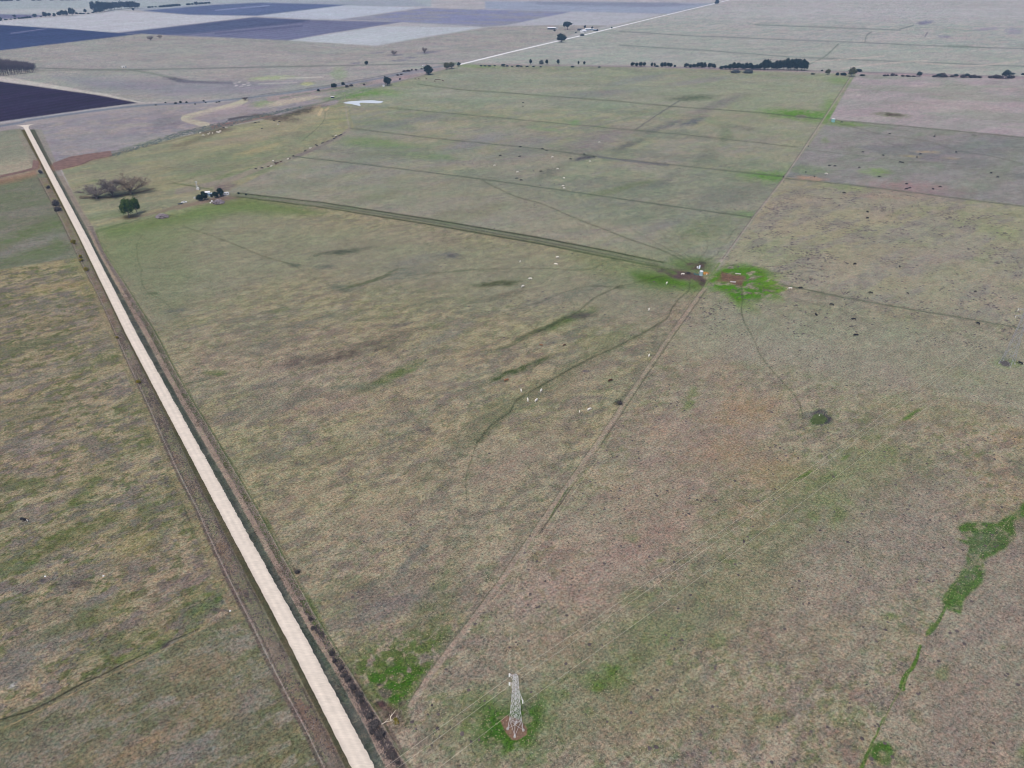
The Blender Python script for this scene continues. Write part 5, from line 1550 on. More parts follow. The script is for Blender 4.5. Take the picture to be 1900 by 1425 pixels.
tree('shrub', 1593.5, 133.2, 10.5, 5, 'dark dome bush behind the pale tree at the fence corner')
tree('shrub', 1600, 140.6, 10, 2.5, 'flat dark bush right of the pale corner tree')
for x, y, w_, h_, k in ((1641, 141.3, 7, 3.4, 'scrub'), (1647, 141.2, 5, 3, 'scrub'), (1656, 140.8, 8, 5, 'scrub'), (1663, 141, 5, 3, 'scrub'), (1675, 142, 7, 3.2, 'scrub'), (1685, 142.2, 10, 3, 'scrub'), (1695, 142.6, 7, 2.6, 'scrub'),
                        (1734, 143.2, 9, 4, 'scrub'), (1741, 143.4, 11, 6.5, 'teal'), (1748, 143.4, 12, 8, 'scrub'), (1755, 143.4, 8, 4.5, 'scrub'), (1766, 143.4, 8, 4, 'scrub'), (1773, 143.6, 9, 6, 'teal'),
                        (1786, 144, 10, 6, 'scrub'), (1793, 144, 11, 7, 'teal'), (1801, 144.2, 10, 5, 'scrub'), (1808, 144.4, 10, 6, 'scrub'), (1817, 144.6, 10, 4, 'scrub'),
                        (1838, 145, 10, 4.5, 'scrub'), (1846, 145.2, 12, 7, 'scrub'), (1854, 145.6, 12, 6, 'scrub'), (1874, 145.4, 11, 6, 'scrub'), (1879, 145, 7, 5, 'scrub')):
    tree(k, x, y, w_, h_, 'scrubby bush in the broken hedge along the right half of the far road', 'broken hedge at the far right')
tree('teal', 1705, 142.8, 11, 9, 'grey green bush in front of the white vehicle on the far road')
tree('teal', 1865, 146.2, 16, 15, 'tallest tree of the broken hedge, near the right edge')
tree('teal', 1877, 138.4, 12, 3.6, 'thin flat bush sticking out beside the tallest hedge tree')
tree('shrub', 1898, 139, 6, 3, 'dark bush at the right edge on the far road')
# hedge line at the top left
for x, y, w_, h_ in ((1, 38.5, 7, 6), (11, 37.5, 6, 2), (20, 36.4, 4, 1.6), (28, 35.8, 5, 2.2), (36, 35, 5, 2.6), (42, 34.6, 6, 2.6), (48, 34, 6, 2.8), (51.5, 33.6, 4, 3.4), (56.5, 33.4, 4, 3), (76, 32, 4, 1.8)):
    tree('shrub', x, y, w_, h_, 'low bush in the thin hedge at the upper left edge', 'thin hedge at the upper left')
for x, y, w_, h_, lb in ((27.5, 32.4, 7, 4.5, 'small roundish tree behind the thin hedge at the upper left'), (65.5, 33.6, 9, 7, 'grey green tree where the thin hedge ends'),
                         (84.5, 31.8, 9, 8.5, 'left tree of the three crown group in the upper left hedge'), (92, 30.8, 7, 6, 'right low tree of the three crown group in the hedge'),
                         (101.5, 31, 6, 6, 'single narrow tree between two hedge groups'), (110, 29.6, 8, 7, 'smaller tree left of the flat topped hedge group'),
                         (117, 29.4, 9, 9, 'middle tree of the flat topped hedge group'), (123.5, 29, 8, 8.5, 'right tree of the flat topped hedge group'),
                         (134.5, 28.6, 12.5, 12, 'tallest pointed tree of the hedge before the far wood'), (159, 25, 6, 7.5, 'lone round tree just left of the far wood'),
                         (247.5, 19.6, 5, 4.6, 'small dark tree standing in front of the far wood')):
    tree('teal' if x in (65.5, 27.5, 159) else 'dense', x, y, w_, h_, lb, 'hedgerow trees before the far wood')
for x, y, w_, h_ in ((142, 26, 5, 3), (149, 26.2, 7, 2.4), (155, 26, 6, 2), (164, 25.4, 5, 1.6), (173, 24.2, 6, 2.4)):
    tree('shrub', x, y, w_, h_, 'low bush in the gap between pointed hedge tree and far wood', 'bushes before the far wood')
for x, y, w_, h_, k in ((174, 19, 12, 14, 'dense'), (179, 24.6, 9, 9, 'dense'), (185, 21, 12, 16, 'dense'), (188, 24, 10, 10, 'dense'), (194, 21.5, 13, 15, 'dense'), (201, 20, 13, 14, 'dense'), (207, 18.6, 11, 12, 'dense'),
                        (213, 18.4, 13, 13, 'teal'), (219, 17.8, 11, 12, 'teal'), (226, 17, 12, 13, 'teal'), (232, 16.6, 11, 11, 'teal'), (238, 16, 12, 11.5, 'dense'), (244, 15.8, 13, 11.5, 'dense'), (250, 15.6, 12, 11, 'dense'), (256, 15.6, 10, 9, 'dense')):
    tree(k, x, y, w_, h_, 'tree packed into the far wood of dark and grey crowns' if k == 'dense' else 'pale grey crowned tree in the middle of the far wood', 'trees of the far wood')
for x, y, w_, h_ in ((277, 14.6, 7, 2.6), (283, 14, 4, 2.4), (289, 13.7, 4, 2.2), (299, 13.6, 7, 3.2), (304, 13.2, 7, 3.6), (310, 12.8, 7, 3.8), (316, 12.4, 7, 3.8), (322, 11.8, 8, 3.8), (328, 11.4, 7, 3.8), (333, 11, 4, 3.4),
                      (350, 9.6, 8, 3.2), (357, 9, 5, 3), (364, 8.6, 8, 5), (371, 8, 6, 3.2), (376, 7.4, 6, 3), (382, 7, 6, 3), (388, 6.6, 6, 3)):
    tree('shrub', x, y, w_, h_, 'small dark tree in the broken hedge right of the far wood', 'broken hedge right of the far wood')
for x, y, w_, h_ in ((4, 2.2, 9, 3), (12, 2.0, 9, 3), (20, 1.8, 7, 3), (34, 1.6, 7, 3), (62, 1.4, 8, 3), (72, 1.2, 8, 3), (96, 1.0, 8, 3), (116, 0.8, 8, 3), (126, 0.8, 8, 3), (136, 0.6, 8, 3), (148, 0.5, 7, 3)):
    tree('shrub', x, y, w_, h_, 'tiny dark tree of the farthest row along the top left edge', 'farthest tree row')
# small bushes on the crossing road
for x, y, w_, h_ in ((289, 195.5, 4, 1.8), (326, 192.5, 5, 2.6), (335, 191, 5.5, 3.4), (346, 190.8, 4, 2.6), (378, 188.2, 3.5, 2.4), (382, 191.5, 3.5, 2), (402, 190.5, 3, 2), (407, 189.8, 3, 2.2), (307, 191, 3, 2), (362, 194, 3, 2)):
    tree('shrub', x, y, w_, h_, 'small dark bush scattered on the crossing road below the ploughed field', 'bushes on the crossing road')
for x, y, w_, h_ in ((750, 133, 6, 3), (758, 132.5, 8, 3.4), (764, 131.2, 4, 3.4), (772, 130.6, 5, 2.6), (782, 128.6, 5, 2.4), (742, 148, 4, 3.6), (714, 143.6, 3.4, 3), (738, 140, 6, 2.4), (745, 138.8, 6, 2.2), (676, 158, 5, 3), (652, 160, 7, 4), (644, 162, 8, 4)):
    tree('scrub', x, y, w_, h_, 'small brown bush on the wide verge between crossing road and pond', 'bushes on the wide verge', trunk=False)
for x, y, w_, h_ in ((893, 123, 6, 2.4), (900, 123.4, 6, 2.6), (908, 123.2, 8, 2.2), (918, 123, 5, 2.2), (934, 123.6, 9, 4.6), (941, 124, 6, 3), (950, 124.2, 5, 2), (961, 124.4, 9, 3.6), (967, 124.6, 6, 2.8), (978, 124.6, 7, 2.4), (990, 124.4, 6, 2.2), (1003, 124.8, 5, 2), (1062, 125.2, 8, 3), (1112, 125.6, 6, 2.2)):
    tree('teal', x, y, w_, h_, 'low grey green bush along the verge below the spaced little trees', 'low bushes below the spaced small trees', trunk=False)
# the leafless plantation at the left edge
r2 = random.Random(5)
for row in range(5):
    for i in range(17):
        x = -18 + i * 5.0 + r2.uniform(-1.2, 1.2) + row * 1.5
        y = 141.5 - max(0, x) * 0.115 - row * 2.6 + r2.uniform(-0.3, 0.3)
        if x > 66:
            continue
        h_ = 25 - max(0, x) * 0.21 + r2.uniform(-2, 2) - row * 1.5
        tree('poplar', x, y, 9.5, h_, 'leafless tree planted in rows in the plantation at the left edge', 'leafless plantation')
print('trees', tree_n)


# fallen tree in the corner of the near fences
def fallen_tree():
    o = empty('fallen_tree', un(733, 1341), 0, 'fallen tree of bleached branches with a yellow green leafy tuft in the fence corner', 'tree')
    mb = MB()
    r = random.Random(3)
    mb.tube([(-6.4, -0.9, 0.15), (-4.5, 0.1, 0.5), (-2.2, 0.6, 0.6)], [0.20, 0.16, 0.07], 7)
    mb.tube([(-5.2, -0.2, 0.2), (-3.6, 1.6, 0.8), (-2.4, 1.2, 0.7)], [0.08, 0.06, 0.03], 5)
    mb.tube([(-2.0, 0.6, 0.3), (-2.4, 2.4, 1.3), (-1.3, 3.6, 1.9), (0.0, 5.4, 2.4)], [0.24, 0.2, 0.13, 0.05], 7)
    mb.tube([(-2.2, 1.6, 1.0), (-3.0, 3.2, 1.8)], [0.13, 0.05], 6)
    mb.tube([(-2.3, 2.2, 1.2), (-1.9, 4.2, 2.2)], [0.1, 0.04], 6)
    for i in range(16):
        t = r.uniform(0, 6.28)
        L = r.uniform(1.6, 3.4)
        mb.tube([(0.3, 0.4, 0.8), (0.3 + math.cos(t) * L * 0.5, 0.4 + math.sin(t) * L * 0.5, 1.4), (0.3 + math.cos(t) * L, 0.4 + math.sin(t) * L, 1.2 + r.uniform(-0.6, 0.8))], [0.1, 0.06, 0.02], 4)
    mb.build('branches', M_BLEACH, o)
    me = crown_mesh('leaf_tuft', [(0.6, 0.0, 1.1, 1.7, 1.8, 1.0), (0.2, 1.0, 1.3, 1.2, 1.0, 0.8)], 520, 0.2, 5, M_LEAFY)
    c = bpy.data.objects.new('leaf_tuft', me)
    col.objects.link(c)
    c.parent = o
    o.scale = (0.62, 0.62, 0.62)


fallen_tree()


def log_pile(px, py, wpx, label, seed):
    q = un(px, py)
    o = empty('log_pile', q, 0, label, 'log pile')
    r = random.Random(seed)
    W = wpx / ppm(px, py)
    logs = MB()
    for i in range(150):
        t = r.uniform(0, 6.28)
        k = r.random() ** 0.6
        x, y = math.cos(t) * k * W * 0.5, math.sin(t) * k * W * 0.42
        z = (1 - k) * W * 0.3 + 0.3
        a = r.uniform(0, 6.28)
        L = r.uniform(1.0, 2.6)
        d = Vector((math.cos(a), math.sin(a), r.uniform(-0.25, 0.35))) * L
        p = Vector((x, y, z))
        logs.tube([p - d, p, p + d + Vector((0, 0, r.uniform(-0.2, 0.2)))], [r.uniform(0.15, 0.4), 0.26, 0.08], 5)
    logs.build('logs', M_LOG, o)
    mb = MB()
    mb.lathe([(W * 0.46, -0.1), (W * 0.42, 0.35), (W * 0.3, W * 0.17), (W * 0.12, W * 0.26)], 16)
    mb.build('brushwood', new_mat('brushwood', (0.06, 0.05, 0.055), 0.95, 0.1, 0.3, 1.5), o)


log_pile(301, 403, 19, 'dark heap of old logs in the grass below the farm track, left one', 8)
log_pile(405, 377, 20, 'paler heap of old logs right below the yard trees', 9)
# ------------------------------------------------------------------ pylons and power lines
LINE_DIR = R(39.2)                                  # heading of the power line
def pylon(px, py, height, base, top, waist, arms, label, M_STEEL):
    q = un(px, py)
    o = empty('pylon', q, LINE_DIR, label, 'pylon')
    hb = height * 0.2

    def half(z):
        return np.interp(z, [0, hb, height * 0.6, height], [base / 2, waist / 2, (waist * 0.45 + top * 0.55) / 2, top / 2])

    legs = [(-1, -1), (1, -1), (1, 1), (-1, 1)]
    for sx, sy in legs:
        mb = MB()
        pts = [(sx * half(z), sy * half(z), z) for z in (0.15, hb)]
        mb.tube(pts, 0.09, 4)
        mb.build('leg', M_STEEL, o)
        f = MB()
        f.lathe([(0.42, -0.4), (0.40, 0.35), (0.3, 0.45)], 12, (sx * half(0), sy * half(0), 0))
        f.build('footing', M_CONC, o)
    body = MB()
    levels = [hb]
    z = hb
    while z < height - 0.6:
        z += max(1.9, half(z) * 2.5)
        levels.append(min(z, height))
    for sx, sy in legs:
        body.tube([(sx * half(z), sy * half(z), z) for z in levels], 0.06, 4)
    for a, b in zip(levels, levels[1:]):
        for k in range(4):
            x0, y0 = legs[k]
            x1, y1 = legs[(k + 1) % 4]
            body.tube([(x0 * half(a), y0 * half(a), a), (x1 * half(b), y1 * half(b), b)], 0.042, 4, 0, False)
            body.tube([(x1 * half(a), y1 * half(a), a), (x0 * half(b), y0 * half(b), b)], 0.042, 4, 0, False)
            body.tube([(x0 * half(b), y0 * half(b), b), (x1 * half(b), y1 * half(b), b)], 0.035, 4, 0, False)
    # the open lower cage
    for k in range(4):
        x0, y0 = legs[k]
        x1, y1 = legs[(k + 1) % 4]
        m_ = ((x0 + x1) / 2 * half(hb * 0.6), (y0 + y1) / 2 * half(hb * 0.6))
        body.tube([(x0 * half(0.3), y0 * half(0.3), 0.3), (x1 * half(hb), y1 * half(hb), hb)], 0.045, 4, 0, False)
        body.tube([(x1 * half(0.3), y1 * half(0.3), 0.3), (x0 * half(hb), y0 * half(hb), hb)], 0.045, 4, 0, False)
        body.tube([(x0 * half(hb), y0 * half(hb), hb), (x1 * half(hb), y1 * half(hb), hb)], 0.045, 4, 0, False)
    body.build('lattice_body', M_STEEL, o)
    tips = []
    for z, side, L in arms:
        mb = MB()
        tip = (0, side * L, z)
        for sx in (-1, 1):
            mb.tube([(sx * half(z), side * half(z), z - 0.2), tip], 0.045, 4)
            mb.tube([(sx * half(z + 1), side * half(z + 1), z + 1.1), tip], 0.035, 4)
        mb.tube([(0, side * L * 0.55, z - 0.1), (0, side * L * 0.55, z + 0.5)], 0.03, 4)
        mb.build('cross_arm', M_STEEL, o)
        ins = MB()
        prof = [(0.03, 0)]
        for k in range(7):
            prof += [(0.17, -0.10 - k * 0.2), (0.07, -0.18 - k * 0.2)]
        prof.append((0.03, -1.6))
        ins.lathe(prof[::-1], 10, tip)
        ins.build('insulator', M_INSUL, o)
        ca, sa = math.cos(LINE_DIR), math.sin(LINE_DIR)
        tips.append(Vector((q.x - tip[1] * sa, q.y + tip[1] * ca, z - 1.62)))
    return tips


T1 = pylon(956.5, 1354, 24.3, 3.3, 0.95, 2.5, [(22.4, 1, 2.9), (18.6, 1, 2.9), (17.0, -1, 3.2)],
           'near grey lattice pylon standing on its bare reddish dirt patch', M_STEEL)
T2 = pylon(1868, 675, 34.0, 6.0, 1.6, 4.6, [(32.6, 1, 4.2), (28.6, 1, 4.2), (28.2, -1, 4.2)],
           'far lattice pylon at the right edge, partly out of the picture', new_mat('dull_steel', (0.36, 0.37, 0.40), 0.6, 0.3, 0.08, 2.0))


def wire(name, a, b, sag, label, r=0.021):
    mb = MB()
    n = 28
    pts = []
    for i in range(n + 1):
        t = i / n
        p = a.lerp(b, t)
        p.z -= sag * 4 * t * (1 - t)
        pts.append(p)
    org = a.copy()
    mb.tube([p - org for p in pts], r, 4)
    o = mb.build(name, M_WIRE)
    o.location = org
    tag(o, label, 'wire', 'conductors of the power line')
    return o


ldir = Vector((math.cos(LINE_DIR), math.sin(LINE_DIR), 0))
which = ['upper left', 'lower left', 'right hand']
for i in range(3):
    wire('power_line', T1[i], T2[i], 4.5, '%s wire of the three running between the near and the far pylon' % which[i])
    wire('power_line', T1[i], T1[i] - ldir * 320, 4.0, '%s wire leaving the near pylon towards the lower left' % which[i])
    wire('power_line', T2[i], T2[i] + ldir * 330 + Vector((0, 0, -4)), 4.0, '%s wire leaving the far pylon out of the picture' % which[i])


# ------------------------------------------------------------------ water points
def tank(name, px, py, r, h, mside, mtop, label, lid=0.12):
    o = empty(name, un(px, py), 0, label, 'tank')
    mb = MB()
    prof = [(r, 0)]
    n = max(6, int(h / 0.28))
    for i in range(n):
        prof += [(r * 1.015, h * (i + 0.5) / n), (r, h * (i + 1) / n)]
    mb.lathe(prof, 28)
    mb.build('tank_wall', mside, o)
    t = MB()
    t.lathe([(r * 1.05, h + 0.003), (r * 1.04, h + 0.06), (r * 0.25, h + lid * r * 1.6), (r * 0.1, h + lid * r * 1.8)], 28)
    t.build('lid', mtop, o, )
    return o


tank('water_tank', 1300.5, 511, 1.3, 3.3, M_TANK, M_TANKTOP, 'tall pale blue water tank with a white top at the trodden water point')
tank('water_tank', 1294, 497.5, 0.55, 1.3, M_WHITE, M_WHITE, 'small white tank beside the tilted solar panel')
tank('water_tank', 1545.5, 226.5, 2.4, 4.2, M_TURQ, M_TANKTOP, 'turquoise tank with white top right of the far fence gate')
tank('water_tank', 712, 160.5, 1.8, 2.4, M_WHITE, M_WHITE, 'white round tank at the foot of the round tree above the pond')
o = empty('solar_panel', un(1297.6, 498.6), R(-20), 'tilted pale blue solar panel on posts beside the small white tank', 'solar panel')
mb = MB()
n0 = len(mb.v)
for p in ((-0.5, -1.6, 0.5), (0.5, -1.6, 0.5), (0.5, 1.6, 1.9), (-0.5, 1.6, 1.9), (-0.5, -1.6, 0.58), (0.5, -1.6, 0.58), (0.5, 1.6, 1.98), (-0.5, 1.6, 1.98)):
    mb.v.append(p)
for q in ((3, 2, 1, 0), (4, 5, 6, 7), (0, 1, 5, 4), (1, 2, 6, 5), (2, 3, 7, 6), (3, 0, 4, 7)):
    mb.face(q)
mb.build('panel', new_mat('pale_panel', (0.52, 0.60, 0.70), 0.2, 0.6), o)
for x in (-0.4, 0.4):
    for y, z in ((-1.4, 0.55), (1.4, 1.8)):
        m2 = MB()
        m2.tube([(x, y, 0), (x, y, z)], 0.05, 5)
        m2.build('post', M_STEEL, o)

# curved green trough beside the tank
o = MB()
for k in range(14):
    a0 = R(150 + k * 13)
    a1 = R(150 + (k + 1) * 13)
    for r0, r1, z0, z1 in ((2.1, 2.5, 0.0, 0.75), (1.5, 1.7, 0.0, 0.75)):
        n0 = len(o.v)
        for a in (a0, a1):
            o.v += [(r0 * math.cos(a), r0 * math.sin(a), z0), (r1 * math.cos(a), r1 * math.sin(a), z0), (r1 * math.cos(a), r1 * math.sin(a), z1), (r0 * math.cos(a), r0 * math.sin(a), z1)]
        for q in ((0, 1, 2, 3), (7, 6, 5, 4), (1, 5, 6, 2), (4, 0, 3, 7), (3, 2, 6, 7)):
            o.face(tuple(n0 + i for i in q))
    n0 = len(o.v)
    for a in (a0, a1):
        o.v += [(1.69 * math.cos(a), 1.69 * math.sin(a), 0.45), (2.11 * math.cos(a), 2.11 * math.sin(a), 0.45)]
    o.face((n0, n0 + 1, n0 + 3, n0 + 2), 1)
c = o.build('round_trough', [M_TEAL, M_GLASS])
c.location = un(1293.5, 508.5)
tag(c, 'curved green drinking trough just left of the tall water tank', 'trough')


def trough(px, py, L, rz, label):
    o = empty('water_trough', un(px, py), rz, label, 'trough')
    mb = MB()
    w_, h_, t = 0.8, 0.6, 0.12
    mb.box((0, 0, 0.1), (L, w_, 0.2))
    for s in (-1, 1):
        mb.box((0, s * (w_ / 2 - t / 2), 0.2 + h_ / 2 - 0.1), (L, t, h_ - 0.2))
        mb.box((s * (L / 2 - t / 2), 0, 0.2 + h_ / 2 - 0.1), (t, w_ - 2 * t - 0.004, h_ - 0.2))
    mb.build('basin', new_mat('pale_concrete', (0.55, 0.53, 0.52), 0.85, 0.2, 0.06, 2.0), o)
    m2 = MB()
    m2.box((0, 0, 0.4), (L - 2 * t - 0.01, w_ - 2 * t - 0.01, 0.02))
    m2.build('water', M_GLASS, o)


trough(1369.5, 508.5, 3.9, R(-14), 'long pale trough at the upper edge of the reddish bare patch')
trough(1360, 523.5, 3.7, R(-12), 'long pale trough in the lower half of the reddish bare patch')
trough(598.5, 142.5, 6.0, R(10), 'pale trough alone in the grey far field')
mb = MB()
r = random.Random(2)
prof = [(1.9, 0.0), (1.5, 0.35), (0.8, 0.7), (0.2, 0.85)]
n0 = 0
for rr, z in prof:
    for k in range(18):
        t = 2 * math.pi * k / 18
        j = 1 + r.uniform(-0.16, 0.16)
        mb.v.append((rr * 1.15 * j * math.cos(t), rr * 0.8 * j * math.sin(t), z * r.uniform(0.85, 1.1)))
for i in range(3):
    for k in range(18):
        k2 = (k + 1) % 18
        mb.face((i * 18 + k, i * 18 + k2, (i + 1) * 18 + k2, (i + 1) * 18 + k))
mb.face(tuple(54 + k for k in range(18)))
c = mb.build('soil_heap', M_RUST)
c.location = un(1308.5, 507)
tag(c, 'orange heap of soil right of the tall water tank', 'soil heap')
mb = MB()
mb.lathe([(0.32, 0), (0.38, 0.7), (0.36, 0.72), (0.3, 0.1)], 14)
c = mb.build('bucket', M_WHITE)
c.location = un(1311.3, 509.5)
tag(c, 'little white bucket at the right foot of the orange heap', 'bucket')
for u, v, lb in ((1295.5, 508.2, 'short pale post between curved trough and tall tank'), (1313, 497.6, 'dark stub post above the orange heap')):
    mb = MB()
    mb.tube([(0, 0, 0), (0, 0, 1.3)], [0.12, 0.09], 7)
    c = mb.build('wooden_post', M_BLEACH if u < 1300 else M_WOOD)
    c.location = un(u, v)
    tag(c, lb, 'post')
mb = MB()
r = random.Random(4)
mb.lathe([(0.3, 0), (0.36, 0.2), (0.2, 0.42), (0.05, 0.48)], 9)
c = mb.build('white_stone', M_WHITE)
c.location = un(1520.3, 771)
tag(c, 'white stone at the upper rim of the round reedy hollow', 'stone')

def stone(px, py, r_, label, m=None, nm='white_stone'):
    r2_ = random.Random(int(px * 7 + py))
    b_ = MB()
    b_.lathe([(r_ * 0.8, 0), (r_, r_ * 0.5), (r_ * 0.7, r_ * 1.0), (r_ * 0.2, r_ * 1.2)], 9)
    b_.v = [(x * r2_.uniform(0.85, 1.2), y * r2_.uniform(0.85, 1.2), z) for x, y, z in b_.v]
    c_ = b_.build(nm, m or M_WHITE)
    c_.location = un(px, py)
    return tag(c_, label, 'stone')


stone(390.5, 377, 0.7, 'white stone in the grass left of the paler log heap')
stone(393.2, 374.2, 1.0, 'bigger white stone touching the left end of the paler log heap')
stone(84, 1070, 0.35, 'white stone in the small bare spot of the left field')
stone(192, 1069, 0.35, 'lone white stone right of the dark wallow in the left field')
stone(427, 1134, 0.35, 'white stone at the gateway beside the left roadside fence')
tank('water_tank', 361.5, 368.5, 0.9, 1.4, M_WALL, M_WALL, 'small pale tank at the left foot of the dark tree pair')

# ------------------------------------------------------------------ windmill
q = un(366.3, 352)
o = empty('windmill', q, R(30), 'small lattice windmill with pale fan behind the farm yard', 'windmill')
H_ = 7.0
mb = MB()
for sx, sy in ((-1, -1), (1, -1), (1, 1), (-1, 1)):
    mb.tube([(sx * 0.9, sy * 0.9, 0), (sx * 0.12, sy * 0.12, H_)], 0.07, 4)
for k in range(5):
    za, zb = H_ * k / 5, H_ * (k + 1) / 5
    ha, hb = 0.9 - 0.78 * k / 5, 0.9 - 0.78 * (k + 1) / 5
    for a, b in (((-1, -1), (1, -1)), ((1, -1), (1, 1)), ((1, 1), (-1, 1)), ((-1, 1), (-1, -1))):
        mb.tube([(a[0] * ha, a[1] * ha, za), (b[0] * hb, b[1] * hb, zb)], 0.035, 4)
        mb.tube([(a[0] * hb, a[1] * hb, zb), (b[0] * hb, b[1] * hb, zb)], 0.035, 4)
mb.build('tower', M_STEEL, o)
mb = MB()
for k in range(16):
    a = 2 * math.pi * k / 16
    da = 0.13
    n0 = len(mb.v)
    for rr, an, dy in ((0.3, a - da * 0.6, 0.0), (1.3, a - da, 0.0), (1.3, a + da, 0.16), (0.3, a + da * 0.6, 0.1)):
        mb.v.append((rr * math.cos(an), -0.45 + dy, H_ + 0.25 + rr * math.sin(an)))
        mb.v.append((rr * math.cos(an), -0.43 + dy, H_ + 0.25 + rr * math.sin(an)))
    mb.face((n0, n0 + 2, n0 + 4, n0 + 6))
    mb.face((n0 + 7, n0 + 5, n0 + 3, n0 + 1))
fan = mb.build('fan', M_WALL, o)
mb = MB()
mb.box((0, 0.9, H_ + 0.25), (0.03, 0.9, 0.7))
mb.tube([(0, -0.4, H_ + 0.25), (0, 0.6, H_ + 0.25)], 0.06, 6)
mb.build('tail_vane', M_WALL, o)
tank('water_tank', 368.4, 352.2, 1.05, 2.4, M_WALL, M_WALL, 'pale cream tank at the foot of the windmill')


# ------------------------------------------------------------------ buildings
def gabled(name, px, py, L, W, H_, rise, rz, mroof, mwall, label, door=True, cat='shed', windows=0):
    o = empty(name, un(px, py), rz, label, cat)
    mb = MB()
    mb.box((0, 0, H_ / 2), (L, W, H_))
    n0 = len(mb.v)
    for x in (-L / 2, L / 2):
        mb.v += [(x, -W / 2, H_ + 0.002), (x, W / 2, H_ + 0.002), (x, 0, H_ + rise - 0.05)]
    mb.face((n0, n0 + 1, n0 + 2))
    mb.face((n0 + 5, n0 + 4, n0 + 3))
    mb.build('wall', mwall, o)
    rf = MB()
    ov = 0.4
    n0 = 0
    for s in (-1, 1):
        n0 = len(rf.v)
        for x in (-L / 2 - ov, L / 2 + ov):
            rf.v += [(x, s * (W / 2 + ov), H_ - 0.05), (x, 0, H_ + rise + 0.02), (x, s * (W / 2 + ov), H_ + 0.10), (x, 0, H_ + rise + 0.17)]
        rf.face((n0 + 2, n0 + 6, n0 + 7, n0 + 3))
        rf.face((n0, n0 + 1, n0 + 5, n0 + 4))
        rf.face((n0, n0 + 4, n0 + 6, n0 + 2))
        rf.face((n0, n0 + 2, n0 + 3, n0 + 1))
        rf.face((n0 + 4, n0 + 5, n0 + 7, n0 + 6))
    rf.build('roof', mroof, o)
    if door:
        d = MB()
        d.box((L * 0.1, -W / 2 - 0.03, min(1.1, H_ * 0.45)), (min(3.0, L * 0.25), 0.06, min(2.2, H_ * 0.85)))
        d.build('door', M_DARKWALL, o)
    for i in range(windows):
        d = MB()
        d.box((-L * 0.4 + i * L * 0.16, -W / 2 - 0.03, H_ * 0.6), (L * 0.07, 0.06, H_ * 0.3))
        d.build('window', M_GLASS, o)
    return o


gabled('long_shed', 1023.5, 54.5, 24, 9, 4.0, 2.0, R(-6), M_TIN, M_DARKWALL, 'long white roofed shed, leftmost building of the far farm')
gabled('small_shed', 1032.5, 54.6, 7, 5, 3.4, 1.0, R(-6), M_TIN_BLUE, M_WALL, 'small grey annex at the right end of the long white shed')
gabled('farmhouse', 1082, 60, 15, 12, 4.2, 3.2, R(40), M_TIN, M_WHITE, 'white house by the white road in the far farm', cat='house', windows=3)
gabled('dark_shed', 1076, 56.5, 15, 8, 3.6, 1.2, R(-4), M_DARKWALL, M_DARKWALL, 'dark low shed behind the white farmhouse')
gabled('pale_shed', 1093.5, 56, 24, 9, 3.6, 1.4, R(-2), M_TIN, M_TIN_BLUE, 'pale blue long shed, rightmost building of the far farm')
gabled('fodder_shed', 1104, 57, 10, 6, 2.4, 1.0, R(-2), M_TIN_BLUE, M_DARKWALL, 'small dark shed end beside the pale blue shed')
gabled('pump_hut', 230, 125.5, 7, 4, 2.4, 1.0, R(0), M_WALL, M_WALL, 'pale little hut alone in the far grey field')
gabled('farm_hut', 385.5, 361.5, 4.6, 3.6, 2.6, 0.8, R(18), M_TIN, M_DARKWALL, 'white roofed hut in the middle of the farm yard')
gabled('lean_to', 390.8, 363.5, 3.6, 3.0, 2.2, 0.5, R(18), M_TIN_BLUE, M_TIN_BLUE, 'blue grey lean-to against the right side of the white roofed hut', cat='shed')
gabled('tool_shed', 396.8, 361.5, 2.6, 2.2, 2.0, 0.4, R(10), M_WALL, M_WALL, 'tiny pale shed right of the blue grey lean-to')
gabled('open_shelter', 379.5, 361.8, 2.6, 2.2, 1.6, 0.3, R(18), M_DARKWALL, M_DARKWALL, 'low dark shelter left of the white roofed hut')
c = gabled('livestock_ramp', 617, 181.5, 5, 3, 1.8, 0.4, R(20), M_WALL, M_DARKWALL, 'pale little shelter at the fence left of the pond')


# ------------------------------------------------------------------ vehicles
def wheelset(o, xs, w_, r_=0.36):
    for x in xs:
        for s in (-1, 1):
            wh = MB()
            wh.tube([(x, s * (w_ / 2 - 0.16), r_), (x, s * (w_ / 2 + 0.04), r_)], r_, 16)
            t = wh.build('wheel', M_TYRE, o)
            h = MB()
            h.tube([(x, s * (w_ / 2 + 0.035), r_), (x, s * (w_ / 2 + 0.06), r_)], r_ * 0.55, 12)
            h.build('rim', M_STEEL, t)


def prism(mb, prof, w_, mi=0, inset=0.0):
    """side profile (x, z) made w_ wide"""
    n0 = len(mb.v)
    k = len(prof)
    for s in (-1, 1):
        for x, z in prof:
            mb.v.append((x, s * w_ / 2, z))
    mb.face(tuple(n0 + i for i in range(k)), mi)
    mb.face(tuple(n0 + k + i for i in reversed(range(k))), mi)
    for i in range(k):
        j = (i + 1) % k
        mb.face((n0 + j, n0 + i, n0 + k + i, n0 + k + j), mi)


